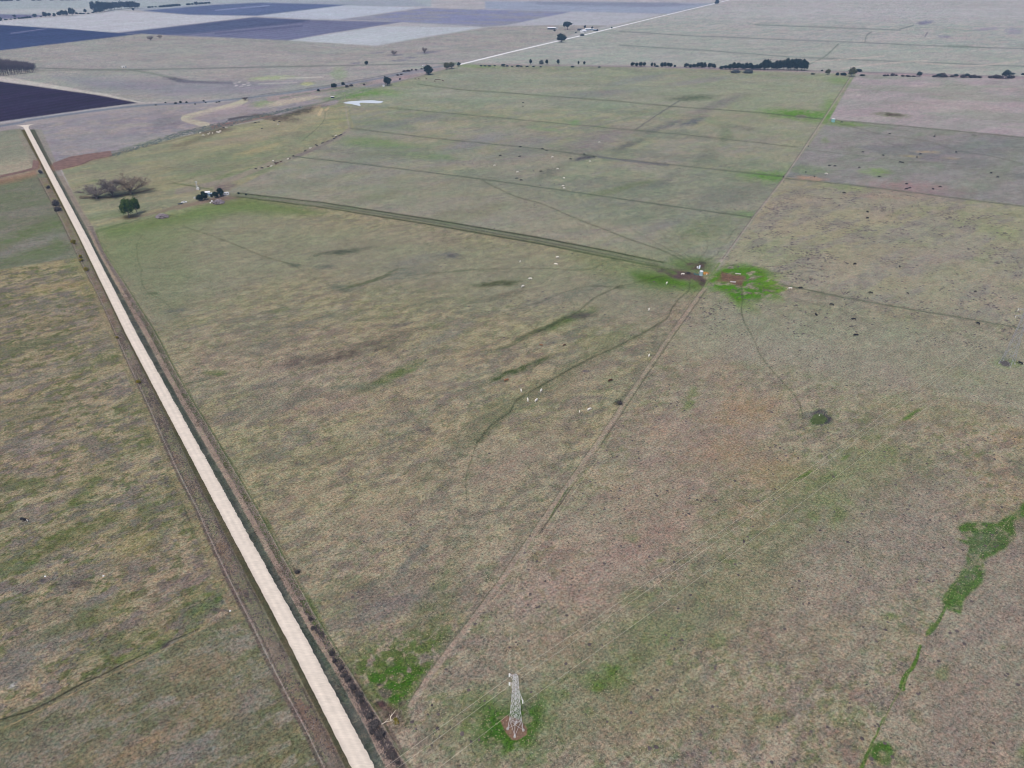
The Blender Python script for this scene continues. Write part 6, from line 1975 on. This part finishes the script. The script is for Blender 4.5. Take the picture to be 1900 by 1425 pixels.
def pickup(px, py, rz, label, cat='pickup truck'):
    o = empty('pickup_truck', un(px, py), rz, label, cat)
    b = MB()
    prism(b, [(-2.5, 0.45), (2.45, 0.45), (2.5, 0.8), (2.3, 1.0), (1.1, 1.1), (-0.6, 1.1), (-0.6, 0.85), (-2.4, 0.85), (-2.4, 1.1), (-2.5, 1.1)], 1.8)
    b.build('body', M_WHITE, o)
    c_ = MB()
    prism(c_, [(-0.6, 1.103), (1.05, 1.103), (0.5, 1.72), (-0.45, 1.75)], 1.6)
    cab = c_.build('cab', M_WHITE, o)
    for s in (-1, 1):
        g = MB()
        g.box((0.05, s * 0.803, 1.42), (0.95, 0.02, 0.38))
        g.build('window', M_GLASS, cab)
    for s in (-1, 1):
        d = MB()
        d.box((-1.5, s * 0.86, 0.98), (1.8, 0.07, 0.24))
        d.build('tray_side', M_WHITE, o)
    g = MB()
    g.v += [(1.01, -0.7, 1.17), (1.01, 0.7, 1.17), (0.55, 0.7, 1.68), (0.55, -0.7, 1.68), (1.04, -0.7, 1.17), (1.04, 0.7, 1.17), (0.58, 0.7, 1.70), (0.58, -0.7, 1.70)]
    for q in ((0, 3, 2, 1), (4, 5, 6, 7), (0, 1, 5, 4), (2, 3, 7, 6)):
        g.face(q)
    g.build('windscreen', M_GLASS, o)
    for s in (-1, 1):
        h = MB()
        h.box((2.49, s * 0.65, 0.82), (0.06, 0.28, 0.14))
        h.build('headlight', M_INSUL, o)
    wheelset(o, (-1.55, 1.5), 1.75)
    return o


pickup(341.8, 376.5, R(22), 'white pickup truck parked on the farm track left of the yard')
o = empty('flat_trailer', un(334.2, 378.8), R(30), 'low dark empty trailer hitched behind the white pickup truck', 'trailer')
mb = MB()
mb.box((0, 0, 0.62), (4.2, 1.9, 0.16))
mb.build('deck', M_DARKWALL, o)
mb = MB()
mb.tube([(2.1, 0, 0.6), (3.4, 0, 0.5)], 0.06, 5)
mb.build('drawbar', M_STEEL, o)
wheelset(o, (-0.4, 0.5), 1.9, 0.32)


def caravan(px, py, rz, label, L=5.0):
    o = empty('caravan', un(px, py), rz, label, 'caravan')
    b = MB()
    prism(b, [(-L / 2, 0.5), (L / 2 - 0.2, 0.5), (L / 2, 1.2), (L / 2 - 0.3, 2.4), (L / 2 - 0.8, 2.7), (-L / 2 + 0.6, 2.7), (-L / 2 + 0.1, 2.3)], 2.2)
    b.build('body', M_WHITE, o)
    for x in (-1.2, 0.8):
        g = MB()
        g.box((x, -1.105, 1.7), (0.9, 0.02, 0.6))
        g.build('window', M_GLASS, o)
    d = MB()
    d.box((-0.2, -1.105, 1.45), (0.7, 0.02, 1.7))
    d.build('door', M_WALL, o)
    wheelset(o, (0.0,), 2.1, 0.34)
    t = MB()
    t.tube([(L / 2 - 0.2, 0, 0.55), (L / 2 + 1.1, 0, 0.5)], 0.06, 5)
    t.build('drawbar', M_STEEL, o)


caravan(420.5, 362, R(28), 'white caravan at the right end of the yard trees')


def wagon(px, py, rz, label):
    o = empty('car', un(px, py), rz, label, 'car')
    o.scale = (1.15, 1.15, 1.15)
    b = MB()
    prism(b, [(-2.3, 0.4), (2.3, 0.4), (2.35, 0.75), (2.1, 0.95), (1.2, 1.02), (-2.2, 1.0), (-2.35, 0.8)], 1.8)
    b.build('body', M_WHITE, o)
    c_ = MB()
    prism(c_, [(-2.1, 1.003), (1.15, 1.023), (0.5, 1.55), (-1.9, 1.58)], 1.55)
    c_.build('cabin', M_WHITE, o)
    for s in (-1, 1):
        g = MB()
        g.box((-0.6, s * 0.785, 1.3), (2.2, 0.02, 0.34))
        g.build('window', M_GLASS, o)
    wheelset(o, (-1.4, 1.45), 1.75)


wagon(786, 122.6, R(52), 'white car on the grey crossing road near the big round tree')
wagon(1706, 137.5, R(-8), 'white car on the far road near the right edge, behind a grey bush')
wagon(1219, 32, R(64), 'pale car driving on the white road far behind the tree line')


# ------------------------------------------------------------------ fences
POST = MB()
POST.tube([(0, 0, -0.3), (0, 0, 1.25)], [0.075, 0.065], 6)
_p = POST.build('post', M_WOOD)
POST_ME = _p.data
bpy.data.objects.remove(_p)
THIN = MB()
THIN.tube([(0, 0, -0.3), (0, 0, 1.1)], [0.05, 0.05], 4)
_p = THIN.build('post', M_WOOD)
THIN_ME = _p.data
bpy.data.objects.remove(_p)


def fence(px_pts, spacing, nwires, label, parts=True, near_last=True):
    P = [un(*p) for p in px_pts]
    L = [0.0]
    for a, b in zip(P, P[1:]):
        L.append(L[-1] + (b - a).length)
    n = int(L[-1] / spacing) + 1
    ds = np.linspace(0, L[-1], n)
    X = np.interp(ds, L, [p.x for p in P])
    Y = np.interp(ds, L, [p.y for p in P])
    org = P[-1] if near_last else P[0]
    o = empty('wire_fence', org, 0, label, 'fence')
    dist = np.hypot(X, Y)
    order = np.argsort(dist)
    rest = []
    for k, i in enumerate(order):
        if parts and k < 99:
            p = bpy.data.objects.new('post', POST_ME)
            col.objects.link(p)
            p.parent = o
            p.location = (X[i] - org.x, Y[i] - org.y, 0)
            p.rotation_euler = (rnd.uniform(-0.05, 0.05), rnd.uniform(-0.05, 0.05), 0)
        else:
            rest.append(i)
    if rest:
        mb = MB()
        for i in rest:
            x, y = X[i] - org.x, Y[i] - org.y
            mb.tube([(x, y, -0.3), (x, y, 1.2)], 0.07, 4)
        c = mb.build('posts', M_WOOD, o)
        c['kind'] = 'stuff'
    mb = MB()
    for k in range(nwires):
        z = 0.35 + 0.8 * k / max(1, nwires - 1)
        for i in range(0, n - 1, 4):
            j = min(n - 1, i + 4)
            mb.tube([(X[i] - org.x, Y[i] - org.y, z), (X[j] - org.x, Y[j] - org.y, z)], 0.007, 3, 0, False)
    mb.build('wires', M_FWIRE, o)
    return o


fence([west(1.0, y) for y in np.linspace(330, 1600, 90)], 7.5, 4, 'wire fence along the left side of the near gravel road')
fence([east(1.0, y) for y in np.linspace(318, 1340, 90)], 7.5, 4, 'wire fence along the right side of the near gravel road, beside the scrub')
fence([east(1.0, y) for y in np.linspace(1342, 1600, 20)], 7.0, 4, 'short wire fence running on below the fallen tree on the right of the road')
fence([(1580, 141), (1527, 219), (1453, 331), (1398, 402), (1310, 529), (1246, 612), (1175, 716), (1104, 820), (992, 977), (921, 1082), (842, 1185), (793, 1248), (745, 1322)], 9, 3,
      'longest wire fence, running beside the worn strip from the near corner to the far trees')
fence([(402, 1155), (300, 1204), (200, 1254), (60, 1325), (-60, 1378), (-300, 1500)], 7, 3, 'wire fence crossing the left field at the lower left')
fence([(1445, 527), (1700, 575), (1900, 610), (2100, 655)], 12, 2, 'electric fence from the water point towards the far pylon', False)
fence([(1455, 331), (1700, 358), (1900, 383), (2100, 410)], 14, 2, 'electric fence with cattle on both sides in the right hand fields', False)
fence([(1540, 222), (1700, 236), (1900, 255), (2100, 275)], 16, 2, 'electric fence running right from the turquoise tank', False)
fence([(545, 290), (900, 333), (1200, 376), (1395, 403)], 14, 1, 'single wire fence across the middle paddocks, nearest of the four', False)
fence([(650, 238), (1000, 276), (1250, 306), (1455, 328)], 14, 1, 'single wire fence across the paddocks, second of the four', False)
fence([(720, 200), (1060, 231), (1400, 264), (1480, 273)], 16, 1, 'single wire fence across the paddocks, third of the four', False)
fence([(775, 156), (1150, 188), (1400, 208), (1528, 221)], 18, 1, 'single wire fence across the paddocks, farthest of the four', False)
fence([(440, 362), (1000, 445), (1250, 496)], 10, 2, 'wire fence along the double track lane from the yard to the water point', False)
fence([(207, 289), (330, 257), (430, 231), (520, 213), (600, 190), (690, 164), (800, 138)], 14, 3, 'wire fence behind the reeds and creek scrub', False)


# ------------------------------------------------------------------ cattle
def cow_mesh(name, graze, mats, face_white=False):
    V = [(-0.15, 0, 1.02), (-0.85, 0, 1.12), (0.5, 0, 1.06), (0.85, 0, 1.16)]
    Rr = [0.40, 0.32, 0.37, 0.26]
    E = [(0, 1), (0, 2), (2, 3)]

    def add(parent, pts):
        for p, r_ in pts:
            V.append(p)
            Rr.append(r_)
            E.append((parent, len(V) - 1))
            parent = len(V) - 1
        return parent
    if graze:
        h = add(3, [((1.18, 0, 0.95), 0.20), ((1.42, 0.02, 0.55), 0.16), ((1.50, 0.04, 0.34), 0.15), ((1.58, 0.05, 0.14), 0.10)])
        hd = h - 1
        ears = [((1.40, 0.2, 0.52), 0.05), ((1.40, -0.2, 0.52), 0.05)]
    else:
        h = add(3, [((1.16, 0, 1.36), 0.20), ((1.40, 0, 1.50), 0.17), ((1.60, 0, 1.42), 0.14), ((1.82, 0, 1.28), 0.10)])
        hd = h - 2
        ears = [((1.36, 0.24, 1.56), 0.05), ((1.36, -0.24, 1.56), 0.05)]
    for e in ears:
        add(hd, [e])
    for s in (-1, 1):
        add(1, [((-0.92, s * 0.20, 0.82), 0.17), ((-0.86, s * 0.22, 0.52), 0.085), ((-0.98, s * 0.22, 0.36), 0.07), ((-0.92, s * 0.22, 0.04), 0.065)])
        add(2, [((0.62, s * 0.20, 0.74), 0.13), ((0.64, s * 0.20, 0.42), 0.08), ((0.62, s * 0.20, 0.04), 0.065)])
    add(1, [((-1.16, 0, 1.22), 0.05), ((-1.24, 0, 0.85), 0.03), ((-1.24, 0, 0.5), 0.045)])
    me = bpy.data.meshes.new(name + '_skeleton')
    me.from_pydata(V, E, [])
    o = bpy.data.objects.new(name, me)
    col.objects.link(o)
    o.modifiers.new('Skin', 'SKIN')
    for i, sv in enumerate(me.skin_vertices[0].data):
        sv.radius = (Rr[i] * 0.92, Rr[i])
        sv.use_root = (i == 0)
    ss = o.modifiers.new('Sub', 'SUBSURF')
    ss.levels = 1
    ss.render_levels = 1
    dg = bpy.context.evaluated_depsgraph_get()
    out = bpy.data.meshes.new_from_object(o.evaluated_get(dg))
    out.name = name
    bpy.data.objects.remove(o)
    out.materials.clear()
    for m in mats:
        out.materials.append(m)
    for p in out.polygons:
        p.use_smooth = True
        p.material_index = 0
        if face_white and len(mats) > 1:
            c_ = p.center
            if (c_.x > 1.3) or (c_.z < 0.3 and abs(c_.y) > 0.1):
                p.material_index = 1
    return out


H_BLACK = new_mat('black_hide', (0.010, 0.010, 0.012), 0.7, 0.3)
H_WHITE = new_mat('white_hide', (0.80, 0.76, 0.68), 0.85, 0.1)
H_BROWN = new_mat('brown_hide', (0.085, 0.034, 0.016), 0.8, 0.2)
H_TAN = new_mat('tan_hide', (0.26, 0.125, 0.06), 0.8, 0.2)
COWS = {}
for nm, mats, fw in (('black', [H_BLACK], False), ('white', [H_WHITE], False), ('brown', [H_BROWN], False), ('tan', [H_TAN], False), ('faced', [H_BLACK, H_WHITE], True)):
    COWS[nm] = [cow_mesh('cow', g, mats, fw) for g in (True, False)]


def cow(px, py, kind, heading, label, group=None, scale=1.0, graze=True):
    o = bpy.data.objects.new('calf' if scale < 0.8 else 'cow', COWS[kind][0 if graze else 1])
    col.objects.link(o)
    o.location = un(px, py)
    o.rotation_euler = (0, 0, R(heading))
    s = 1.12 * scale
    o.scale = (s, s, s)
    tag(o, label, 'calf' if scale < 0.8 else 'cow', group)
    return o


# the white ones in the middle paddock and their brown companions
cow(967, 727, 'white', 96, 'white cow at the left of the group of four beside the curved cattle track')
cow(1004, 727, 'white', 70, 'white cow right of the track bend, upper right of the group of four')
cow(979, 744, 'white', 92, 'white cow at the lower left of the group of four by the track')
cow(995, 745, 'white', 60, 'plumper white cow at the lower right of the group of four')
cow(1093, 762, 'white', 42, 'white cow alone in the brown grass beside its pale calf')
cow(1075, 765, 'white', 88, 'small pinkish white calf left of the lone white cow', scale=0.62)
cow(1132, 708, 'brown', 34, 'dark brown cow alone near the long fence strip')
cow(1204, 662, 'white', 68, 'white cow close to the fence strip, above the dark brown cow')
cow(1204, 576, 'white', 75, 'white cow halfway between the water point and the fence strip cow')
cow(939.5, 707.5, 'tan', 30, 'orange brown cow at the lower end of the green streak')
cow(1004, 642, 'tan', 160, 'tan and dark calf above the green streak, left one of two', scale=0.75)
cow(1047, 642, 'brown', 36, 'small brown calf above the green streak, right one of two', scale=0.75)
cow(984, 519, 'white', 170, 'white cow in the upper middle grass, right of a close pair with its mate below')
cow(970, 533, 'white', 45, 'white cow just below and left of its mate in the upper middle grass')
cow(1034, 479, 'white', 25, 'white cow below the double track lane, upper right of three')
cow(1031.5, 492, 'white', 150, 'white cow below the double track lane, lower right of three')
cow(965, 486.5, 'white', 85, 'small white cow below the double track lane, left of three', scale=0.8)
cow(1237, 527, 'white', 62, 'cream cow on the bright grass left of the trodden mud')
cow(1266.5, 510.5, 'white', 10, 'white cow standing in the mud left of the black one')
cow(1277, 509.5, 'black', 170, 'big black bull in the mud left of the tall water tank', scale=1.15)
cow(1466, 537, 'white', 176, 'white cow beside the electric fence right of the bright green patch')
cow(1485, 536, 'black', 172, 'black cow beside the same electric fence, just right of the white one')
cow(1615, 545, 'black', 160, 'black cow with head down above the electric fence, in tussocky grass')
cow(1543, 567, 'black', 150, 'black cow below the electric fence, above the white faced one')
cow(1514, 586, 'faced', 100, 'black cow with white face, left of two in the tussocks', graze=False)
cow(1583.5, 594, 'black', 165, 'black cow low in the tussocky field, right of the white faced one')
cow(1588, 623.5, 'black', 172, 'lowest black cow of the tussocky field')
cow(1814.5, 602, 'black', 100, 'black cow standing right on the electric fence near the far pylon')
cow(1893, 676, 'black', 110, 'black cow right of the far pylon foot at the picture edge')
cow(1585.5, 491.5, 'black', 25, 'black cow above the water point fence, left of a widely spaced pair')
cow(1669, 496, 'black', 80, 'black cow above the water point fence, right of a widely spaced pair', scale=0.85)
cow(1684, 545.5, 'black', 100, 'small black calf in the tussocks, left of two specks', scale=0.7)
cow(1809, 542, 'black', 10, 'small black calf in the tussocks, right of two specks', scale=0.7)
cow(45, 967, 'faced', -12, 'black cow with a white face alone in the left field', scale=1.1)
# black cattle of the right-hand paddocks
for x, y, h, lb in ((1566, 359, 160, 'black cow just below the electric fence, alone in pale grass'), (1609.5, 394.5, 100, 'upper of two black cows standing close above each other in the tussocks'),
                    (1609, 406, 20, 'lower of two black cows standing close above each other in the tussocks'), (1453.5, 329, 90, 'black cow exactly at the fence corner gateway'),
                    (1495, 320.5, 80, 'black cow above the orange bare spot, left one'), (1511, 329, 75, 'black cow at the edge of the orange bare spot'),
                    (1538.5, 308.5, 10, 'left black cow of a small level pair above the white cow'), (1549, 309.5, 170, 'right black cow of a small level pair above the white cow'),
                    (1594, 312, 30, 'black cow left of the bright green patch in the lilac paddock'), (1631, 329, 5, 'black cow below the bright green patch in the lilac paddock'),
                    (1600.5, 283.5, 170, 'black cow in the lilac paddock, upper left of a loose row'), (1638, 289.5, 5, 'black cow in the lilac paddock, second of the loose row'),
                    (1670, 302, 10, 'left black cow of two standing nose to tail on the cattle path'), (1674.5, 303, 170, 'right black cow of two standing nose to tail on the cattle path'),
                    (1773.5, 283.5, 12, 'black cow beside the tan dry spot at the right'), (1839, 322, 95, 'upper black cow of two near the right edge of the lilac paddock'),
                    (1850.5, 330, 5, 'lower black cow of two near the right edge of the lilac paddock'), (1681.5, 342.5, 5, 'top black cow of three on the pink patch'),
                    (1681.5, 352, 170, 'lower left black cow of three on the pink patch'), (1687.5, 350, 10, 'lower right black cow of three on the pink patch'),
                    (1731, 352, 90, 'small black cow at the right end of the pink patch'), (1744, 348, 165, 'black cow on the rim of the pink patch, upper right'),
                    (1499.5, 272.5, 80, 'black cow close beside the long fence in the lilac paddock'), (1650.5, 249.5, 170, 'black cow high in the lilac paddock on the cattle path'),
                    (1734.5, 252, 60, 'upper black cow of two touching ones high in the lilac paddock'), (1733.5, 254.6, 100, 'lower black cow of two touching ones high in the lilac paddock'),
                    (1561.5, 227.6, 175, 'black cow right of the turquoise tank'), (1707.5, 287, 5, 'faint dark cow left of the pale tan patch in the lilac paddock'),
                    (1701, 293, 90, 'small dark cow below the faint one in the lilac paddock')):
    cow(x, y, 'black', h, lb)
cow(1533, 323.5, 'white', 150, 'only white cow in the lilac paddock at the right')
# central upper paddocks
for x, y, h, lb in ((965.5, 273.5, 10, 'black cow on the second cross fence, farthest left'), (1006.5, 277.5, 5, 'upper left black cow of a close pair on the second cross fence'),
                    (1014, 280.5, 170, 'lower right black cow of a close pair on the second cross fence'), (964, 291.5, 20, 'black cow below the second cross fence, under the leftmost one'),
                    (1058.5, 296.5, 170, 'black cow left of the dark wet hollow'), (1083.5, 287.5, 15, 'black cow above the dark wet hollow'), (1101.5, 293, 10, 'black cow right of the dark wet hollow'),
                    (1004, 319.5, 170, 'black cow alone above the nearest cross fence'), (958.5, 332.5, 10, 'left black cow of a pair just above the nearest cross fence'),
                    (967, 335.6, 160, 'right black cow of a pair just above the nearest cross fence'), (928, 290, 20, 'black cow farthest left in the middle paddocks'),
                    (970.5, 191.5, 10, 'upper black speck of a cow in the far middle paddock'), (970, 198.4, 10, 'lower black speck of a cow in the far middle paddock')):
    cow(x, y, 'black', h, lb)
for x, y, h, lb in ((960, 320.5, 20, 'white cow above the pair of black cows at the nearest cross fence'), (1025, 292.5, 20, 'white cow between the black pair and the wet hollow'),
                    (1094.5, 300.5, 30, 'white cow just below the black cow at the wet hollow'), (1034.5, 314.5, 20, 'white cow at the end of the dark diagonal streak'),
                    (1046.5, 331.5, 140, 'white cow above a close white pair at the nearest cross fence'), (1044.5, 346, 20, 'upper white cow of the close pair on the nearest cross fence'),
                    (1046.5, 350.5, 20, 'lower white cow of the close pair on the nearest cross fence'), (1112, 265, 20, 'white cow high in the middle paddock, farthest of the white ones'),
                    (917.5, 308, 30, 'white cow farthest left in the middle paddocks')):
    cow(x, y, 'white', h, lb, scale=0.9)
# the herd strung out along the curved dirt lane
for x, y in ((475, 314.5), (486, 313), (566.5, 281.5), (588, 272), (597.5, 267), (600.5, 265.5), (608, 263.4), (620, 258.4), (623.5, 255.4), (630, 253), (617.5, 254), (633, 251), (537, 295.3), (543.5, 291), (586, 269.5), (510.5, 304)):
    cow(x, y, 'black', 30 + rnd.uniform(-20, 20), 'black cow walking in the herd strung along the curved dirt lane', 'herd walking along the dirt lane', 0.95, rnd.random() < 0.4)
for x, y in ((512.5, 305.6), (515.5, 303.6), (521.5, 301.2), (498, 310.5)):
    cow(x, y, 'brown', 30 + rnd.uniform(-20, 20), 'brown cow walking in the herd strung along the curved dirt lane', 'herd walking along the dirt lane', 0.95, False)
for x, y in ((506.5, 300), (534.5, 296.6), (575.5, 276.4), (623, 252.8), (503, 310)):
    cow(x, y, 'white', 30 + rnd.uniform(-20, 20), 'white cow in the herd strung along the curved dirt lane', 'herd walking along the dirt lane', 0.95, False)
# at the muddy pools
for x, y in ((371.5, 247.5), (386.5, 249.8), (389.5, 248.2), (394.5, 248), (403, 246), (405.8, 247.4), (409, 244), (418.5, 237.8), (421.5, 237.6), (407.5, 245.8)):
    cow(x, y, 'white', rnd.uniform(0, 360), 'white cow crowded with others at the muddy pool by the creek scrub', 'white cattle at the muddy pool')
cow(376.8, 252.6, 'white', 30, 'nearest white cow at the muddy pool, apart to the lower left', scale=1.15)
for x, y, h, lb in ((474, 228.8, 10, 'left black cow of a level pair beside the brown pool'), (480.2, 227.8, 10, 'right black cow of a level pair beside the brown pool'),
                    (486, 239.8, 60, 'black cow alone below the brown pool'), (508.5, 225.6, 10, 'black cow drinking at the edge of the brown pool'),
                    (518.5, 227, 10, 'black cow right of the brown pool above the white one'), (430, 234, 10, 'dark cow on the reddish creek bank'), (415, 238.4, 20, 'dark cow beside the whites on the creek bank')):
    cow(x, y, 'black', h, lb)
cow(516, 232, 'white', 60, 'white cow right of the brown pool')
for x, y in ((771, 147.6), (777, 147.4), (791, 147.4), (806.5, 151.6), (809, 148.6), (812.5, 148.4), (815.5, 148.6), (822, 150.8)):
    cow(x, y, 'brown', rnd.uniform(-30, 30), 'brown cow of the small herd near the far road bend', 'brown herd by the far road bend', 1.1)


# ------------------------------------------------------------------ tussocks and verge growth
def lookup(arr, x, y):
    zc = y * CS + CAMH * SN
    u = 950 + F_PX * x / zc
    v = 712.5 - F_PX * (y * SN - CAMH * CS) / zc
    j = np.clip(((u - U1[0]) / DU).astype(int), 0, NC - 1)
    i = np.clip(((v - V1[0]) / DV).astype(int), 0, NR - 1)
    return arr[i, j]


def tufts(name, X, Y, S, Hh, mat, label, seed=1, z0=None):
    """low uneven clumps: six triangles round a ragged top"""
    rg = np.random.default_rng(seed)
    n = len(X)
    k = 6
    ang = (np.arange(k) / k * 2 * math.pi)[None, :] + rg.uniform(0, 6.28, (n, 1))
    rad = S[:, None] * rg.uniform(0.6, 1.15, (n, k))
    if z0 is None:
        z0 = np.zeros(n)
    ring = np.stack([X[:, None] + rad * np.cos(ang), Y[:, None] + rad * np.sin(ang), np.repeat(z0[:, None] - 0.05, k, 1) + rg.uniform(0, 0.06, (n, k))], -1)
    top = np.stack([X + S * rg.uniform(-0.3, 0.3, n), Y + S * rg.uniform(-0.3, 0.3, n), z0 + Hh], -1)[:, None, :]
    co = np.concatenate([ring, top], 1).reshape(-1, 3).astype(np.float32)
    base = (np.arange(n) * (k + 1))[:, None]
    a = np.arange(k)
    tri = np.stack([base + a, base + (a + 1) % k, np.repeat(base + k, k, 1)], -1).reshape(-1, 3).astype(np.int32)
    me = bpy.data.meshes.new(name)
    me.vertices.add(len(co))
    me.vertices.foreach_set('co', co.ravel())
    me.loops.add(tri.size)
    me.loops.foreach_set('vertex_index', tri.ravel())
    me.polygons.add(len(tri))
    me.polygons.foreach_set('loop_start', np.arange(0, tri.size, 3, dtype=np.int32))
    me.update(calc_edges=True)
    me.materials.append(mat)
    o = bpy.data.objects.new(name, me)
    col.objects.link(o)
    tag(o, label, name.replace('_', ' '), kind='stuff')
    return o


rg = np.random.default_rng(11)
M_TUS = new_mat('dark_tussock', (0.095, 0.079, 0.076), 0.95, 0.05, 0.5, 0.3)
M_DUNG = new_mat('dark_dung', (0.035, 0.03, 0.028), 0.95, 0.05, 0.3, 1.0)
M_STRAW = new_mat('straw_tuft', (0.34, 0.29, 0.21), 0.95, 0.05, 0.3, 0.5)
N_ = 420000
X = rg.uniform(-60, 640, N_)
Y = rg.uniform(120, 860, N_)
cl = fbm(X, Y, 26, 4, 301)
cl2 = fbm(X, Y, 9, 3, 311)
tf = lookup(TUFT, X, Y)
pr = tf * sstep(0.44, 0.62, cl) * sstep(0.42, 0.62, cl2)
dens = np.where(Y > 380, 0.9, 0.25)
keep = rg.random(N_) < pr * 0.42 * dens + tf * 0.02
X, Y = X[keep], Y[keep]
n = len(X)
print('tussocks', n)
tufts('tussock_grass', X, Y, rg.uniform(0.25, 0.85, n) * (1 + (Y > 400) * 0.35), rg.uniform(0.12, 0.4, n), M_TUS, 'dark purplish tussocks scattered in clusters over the right hand fields', 3)
# dung pats and small dark tufts over all near grass
N_ = 9000
X = rg.uniform(-230, 260, N_)
Y = rg.uniform(125, 420, N_)
gr = lookup(GRAIN, X, Y)
off = lookup(OFFS, X, Y)
keep = (gr > 0.85) & (np.abs(off) > 14) & (rg.random(N_) < 0.25 + 0.75 * (fbm(X, Y, 40, 3, 321) > 0.5))
X, Y = X[keep], Y[keep]
n = len(X)
tufts('dung_pats', X, Y, rg.uniform(0.10, 0.22, n), rg.uniform(0.06, 0.12, n), M_DUNG, 'small dark dung pats dotted over the near grass', 5)
# verge grass
def verge(name, side, f0, f1, y0, y1, n, s, h, mat, label, seed):
    rg2 = np.random.default_rng(seed)
    ys = np.linspace(y0, y1, 120)
    A = np.array([un(*side(f0, y))[:2] for y in ys])
    B = np.array([un(*side(f1, y))[:2] for y in ys])
    L = np.concatenate([[0], np.cumsum(np.hypot(*np.diff(A, axis=0).T))])
    d = rg2.uniform(0, L[-1], n)
    q = rg2.random(n)
    x = np.interp(d, L, A[:, 0]) * (1 - q) + np.interp(d, L, B[:, 0]) * q
    y = np.interp(d, L, A[:, 1]) * (1 - q) + np.interp(d, L, B[:, 1]) * q
    z = lookup(GZ, x, y)
    keep = rg2.random(n) < 0.25 + 0.75 * (fbm(x, y, 5, 3, seed) > 0.47)
    x, y, z = x[keep], y[keep], z[keep]
    m = len(x)
    tufts(name, x, y, rg2.uniform(s * 0.5, s, m), rg2.uniform(h * 0.4, h, m), mat, label, seed, z)


M_VG = new_mat('dry_pink_grass', (0.27, 0.21, 0.175), 0.95, 0.05, 0.25, 0.4)
M_VB = new_mat('brown_rank_grass', (0.185, 0.155, 0.14), 0.95, 0.05, 0.35, 0.4)
M_VT = new_mat('dark_green_sedge', (0.075, 0.088, 0.075), 0.95, 0.05, 0.3, 0.4)
M_VD = new_mat('dark_dead_scrub', (0.065, 0.055, 0.058), 0.95, 0.05, 0.3, 0.4)
M_VGR = new_mat('green_rank_grass', (0.075, 0.105, 0.04), 0.95, 0.05, 0.3, 0.4)
M_REED = new_mat('red_brown_reed', (0.215, 0.140, 0.12), 0.95, 0.05, 0.25, 0.2)
verge('dry_grass', east, 0.42, 0.68, 420, 1600, 9000, 0.30, 0.45, M_VG, 'dry pinkish grass on the bank right of the near gravel road', 401)
verge('rank_grass', east, 0.68, 0.97, 420, 1600, 8000, 0.32, 0.6, M_VB, 'brown rank grass by the right hand road fence', 402)
verge('green_rank_grass', east, 0.7, 1.1, 560, 1240, 3500, 0.32, 0.5, M_VGR, 'green rank grass by the right hand road fence', 403)
verge('ditch_sedge', east, 0.05, 0.4, 330, 1600, 8000, 0.28, 0.35, M_VT, 'dark green sedge in the ditch right of the near gravel road', 404)
verge('left_verge_grass', west, 0.28, 0.98, 330, 1600, 6000, 0.30, 0.4, M_VB, 'brown grass on the verge left of the near gravel road', 405)
verge('left_verge_dark_tufts', west, 0.3, 0.95, 700, 1600, 2400, 0.3, 0.4, M_VD, 'dark dead tufts on the verge left of the near gravel road', 406)
verge('right_verge_dark_tufts', east, 0.60, 0.97, 1120, 1430, 1600, 0.35, 0.7, M_VD, 'dark dead growth in the scrubby ditch before the fallen tree', 407)
verge('pale_verge_tufts', west, 0.4, 1.05, 500, 1600, 3500, 0.2, 0.35, M_VG, 'pale dry tufts on the verge left of the near gravel road', 408)


def field_of(name, px_poly, n, s, h, mat, label, seed):
    rg2 = np.random.default_rng(seed)
    P = [un(*p) for p in px_poly]
    xs = [p.x for p in P]
    ys = [p.y for p in P]
    x = rg2.uniform(min(xs), max(xs), n)
    y = rg2.uniform(min(ys), max(ys), n)
    ins = np.zeros(n, bool)
    for i in range(len(P)):
        a, b = P[i], P[(i + 1) % len(P)]
        c_ = ((a.y > y) != (b.y > y))
        xi = (b.x - a.x) * (y - a.y) / ((b.y - a.y) or 1e-9) + a.x
        ins ^= c_ & (x < xi)
    x, y = x[ins], y[ins]
    if name == 'straw_tufts':
        k_ = np.abs(lookup(OFFS, x, y)) > 14
        x, y = x[k_], y[k_]
    m = len(x)
    tufts(name, x, y, rg2.uniform(s * 0.5, s, m), rg2.uniform(h * 0.5, h, m), mat, label, seed)


field_of('reeds', [(98, 304), (130, 292), (160, 287), (205, 281), (208, 289), (170, 297), (150, 306), (112, 315), (104, 316)], 15000, 0.45, 1.5, M_REED, 'red brown reeds along the creek right of the near road', 501)
field_of('reeds_beyond_road', [(-40, 342), (0, 330), (40, 321), (70, 313), (72, 300), (62, 298), (60, 312), (30, 320), (-40, 334)], 8000, 0.45, 1.3, M_REED, 'red brown reeds along the creek left of the near road', 502)
field_of('creek_scrub', [(205, 286), (270, 266), (330, 246), (400, 229), (470, 215), (560, 196), (562, 200), (470, 222), (400, 240), (330, 256), (270, 274), (205, 292)], 9000, 0.9, 1.2, M_MOUND, 'grey green scrub along the creek beyond the reeds', 503)
field_of('hollow_reeds', [(1510, 770), (1524, 769), (1534, 776), (1528, 786), (1512, 787), (1506, 779)], 2600, 0.3, 0.6, M_VGR, 'green reeds in the round hollow', 504)
field_of('straw_tufts', [(700, 700), (1250, 620), (1900, 640), (2000, 1500), (600, 1500), (560, 1050)], 70000, 0.22, 0.14, M_STRAW, 'pale straw tufts over the near fields', 505)
print('objects', len(bpy.data.objects))
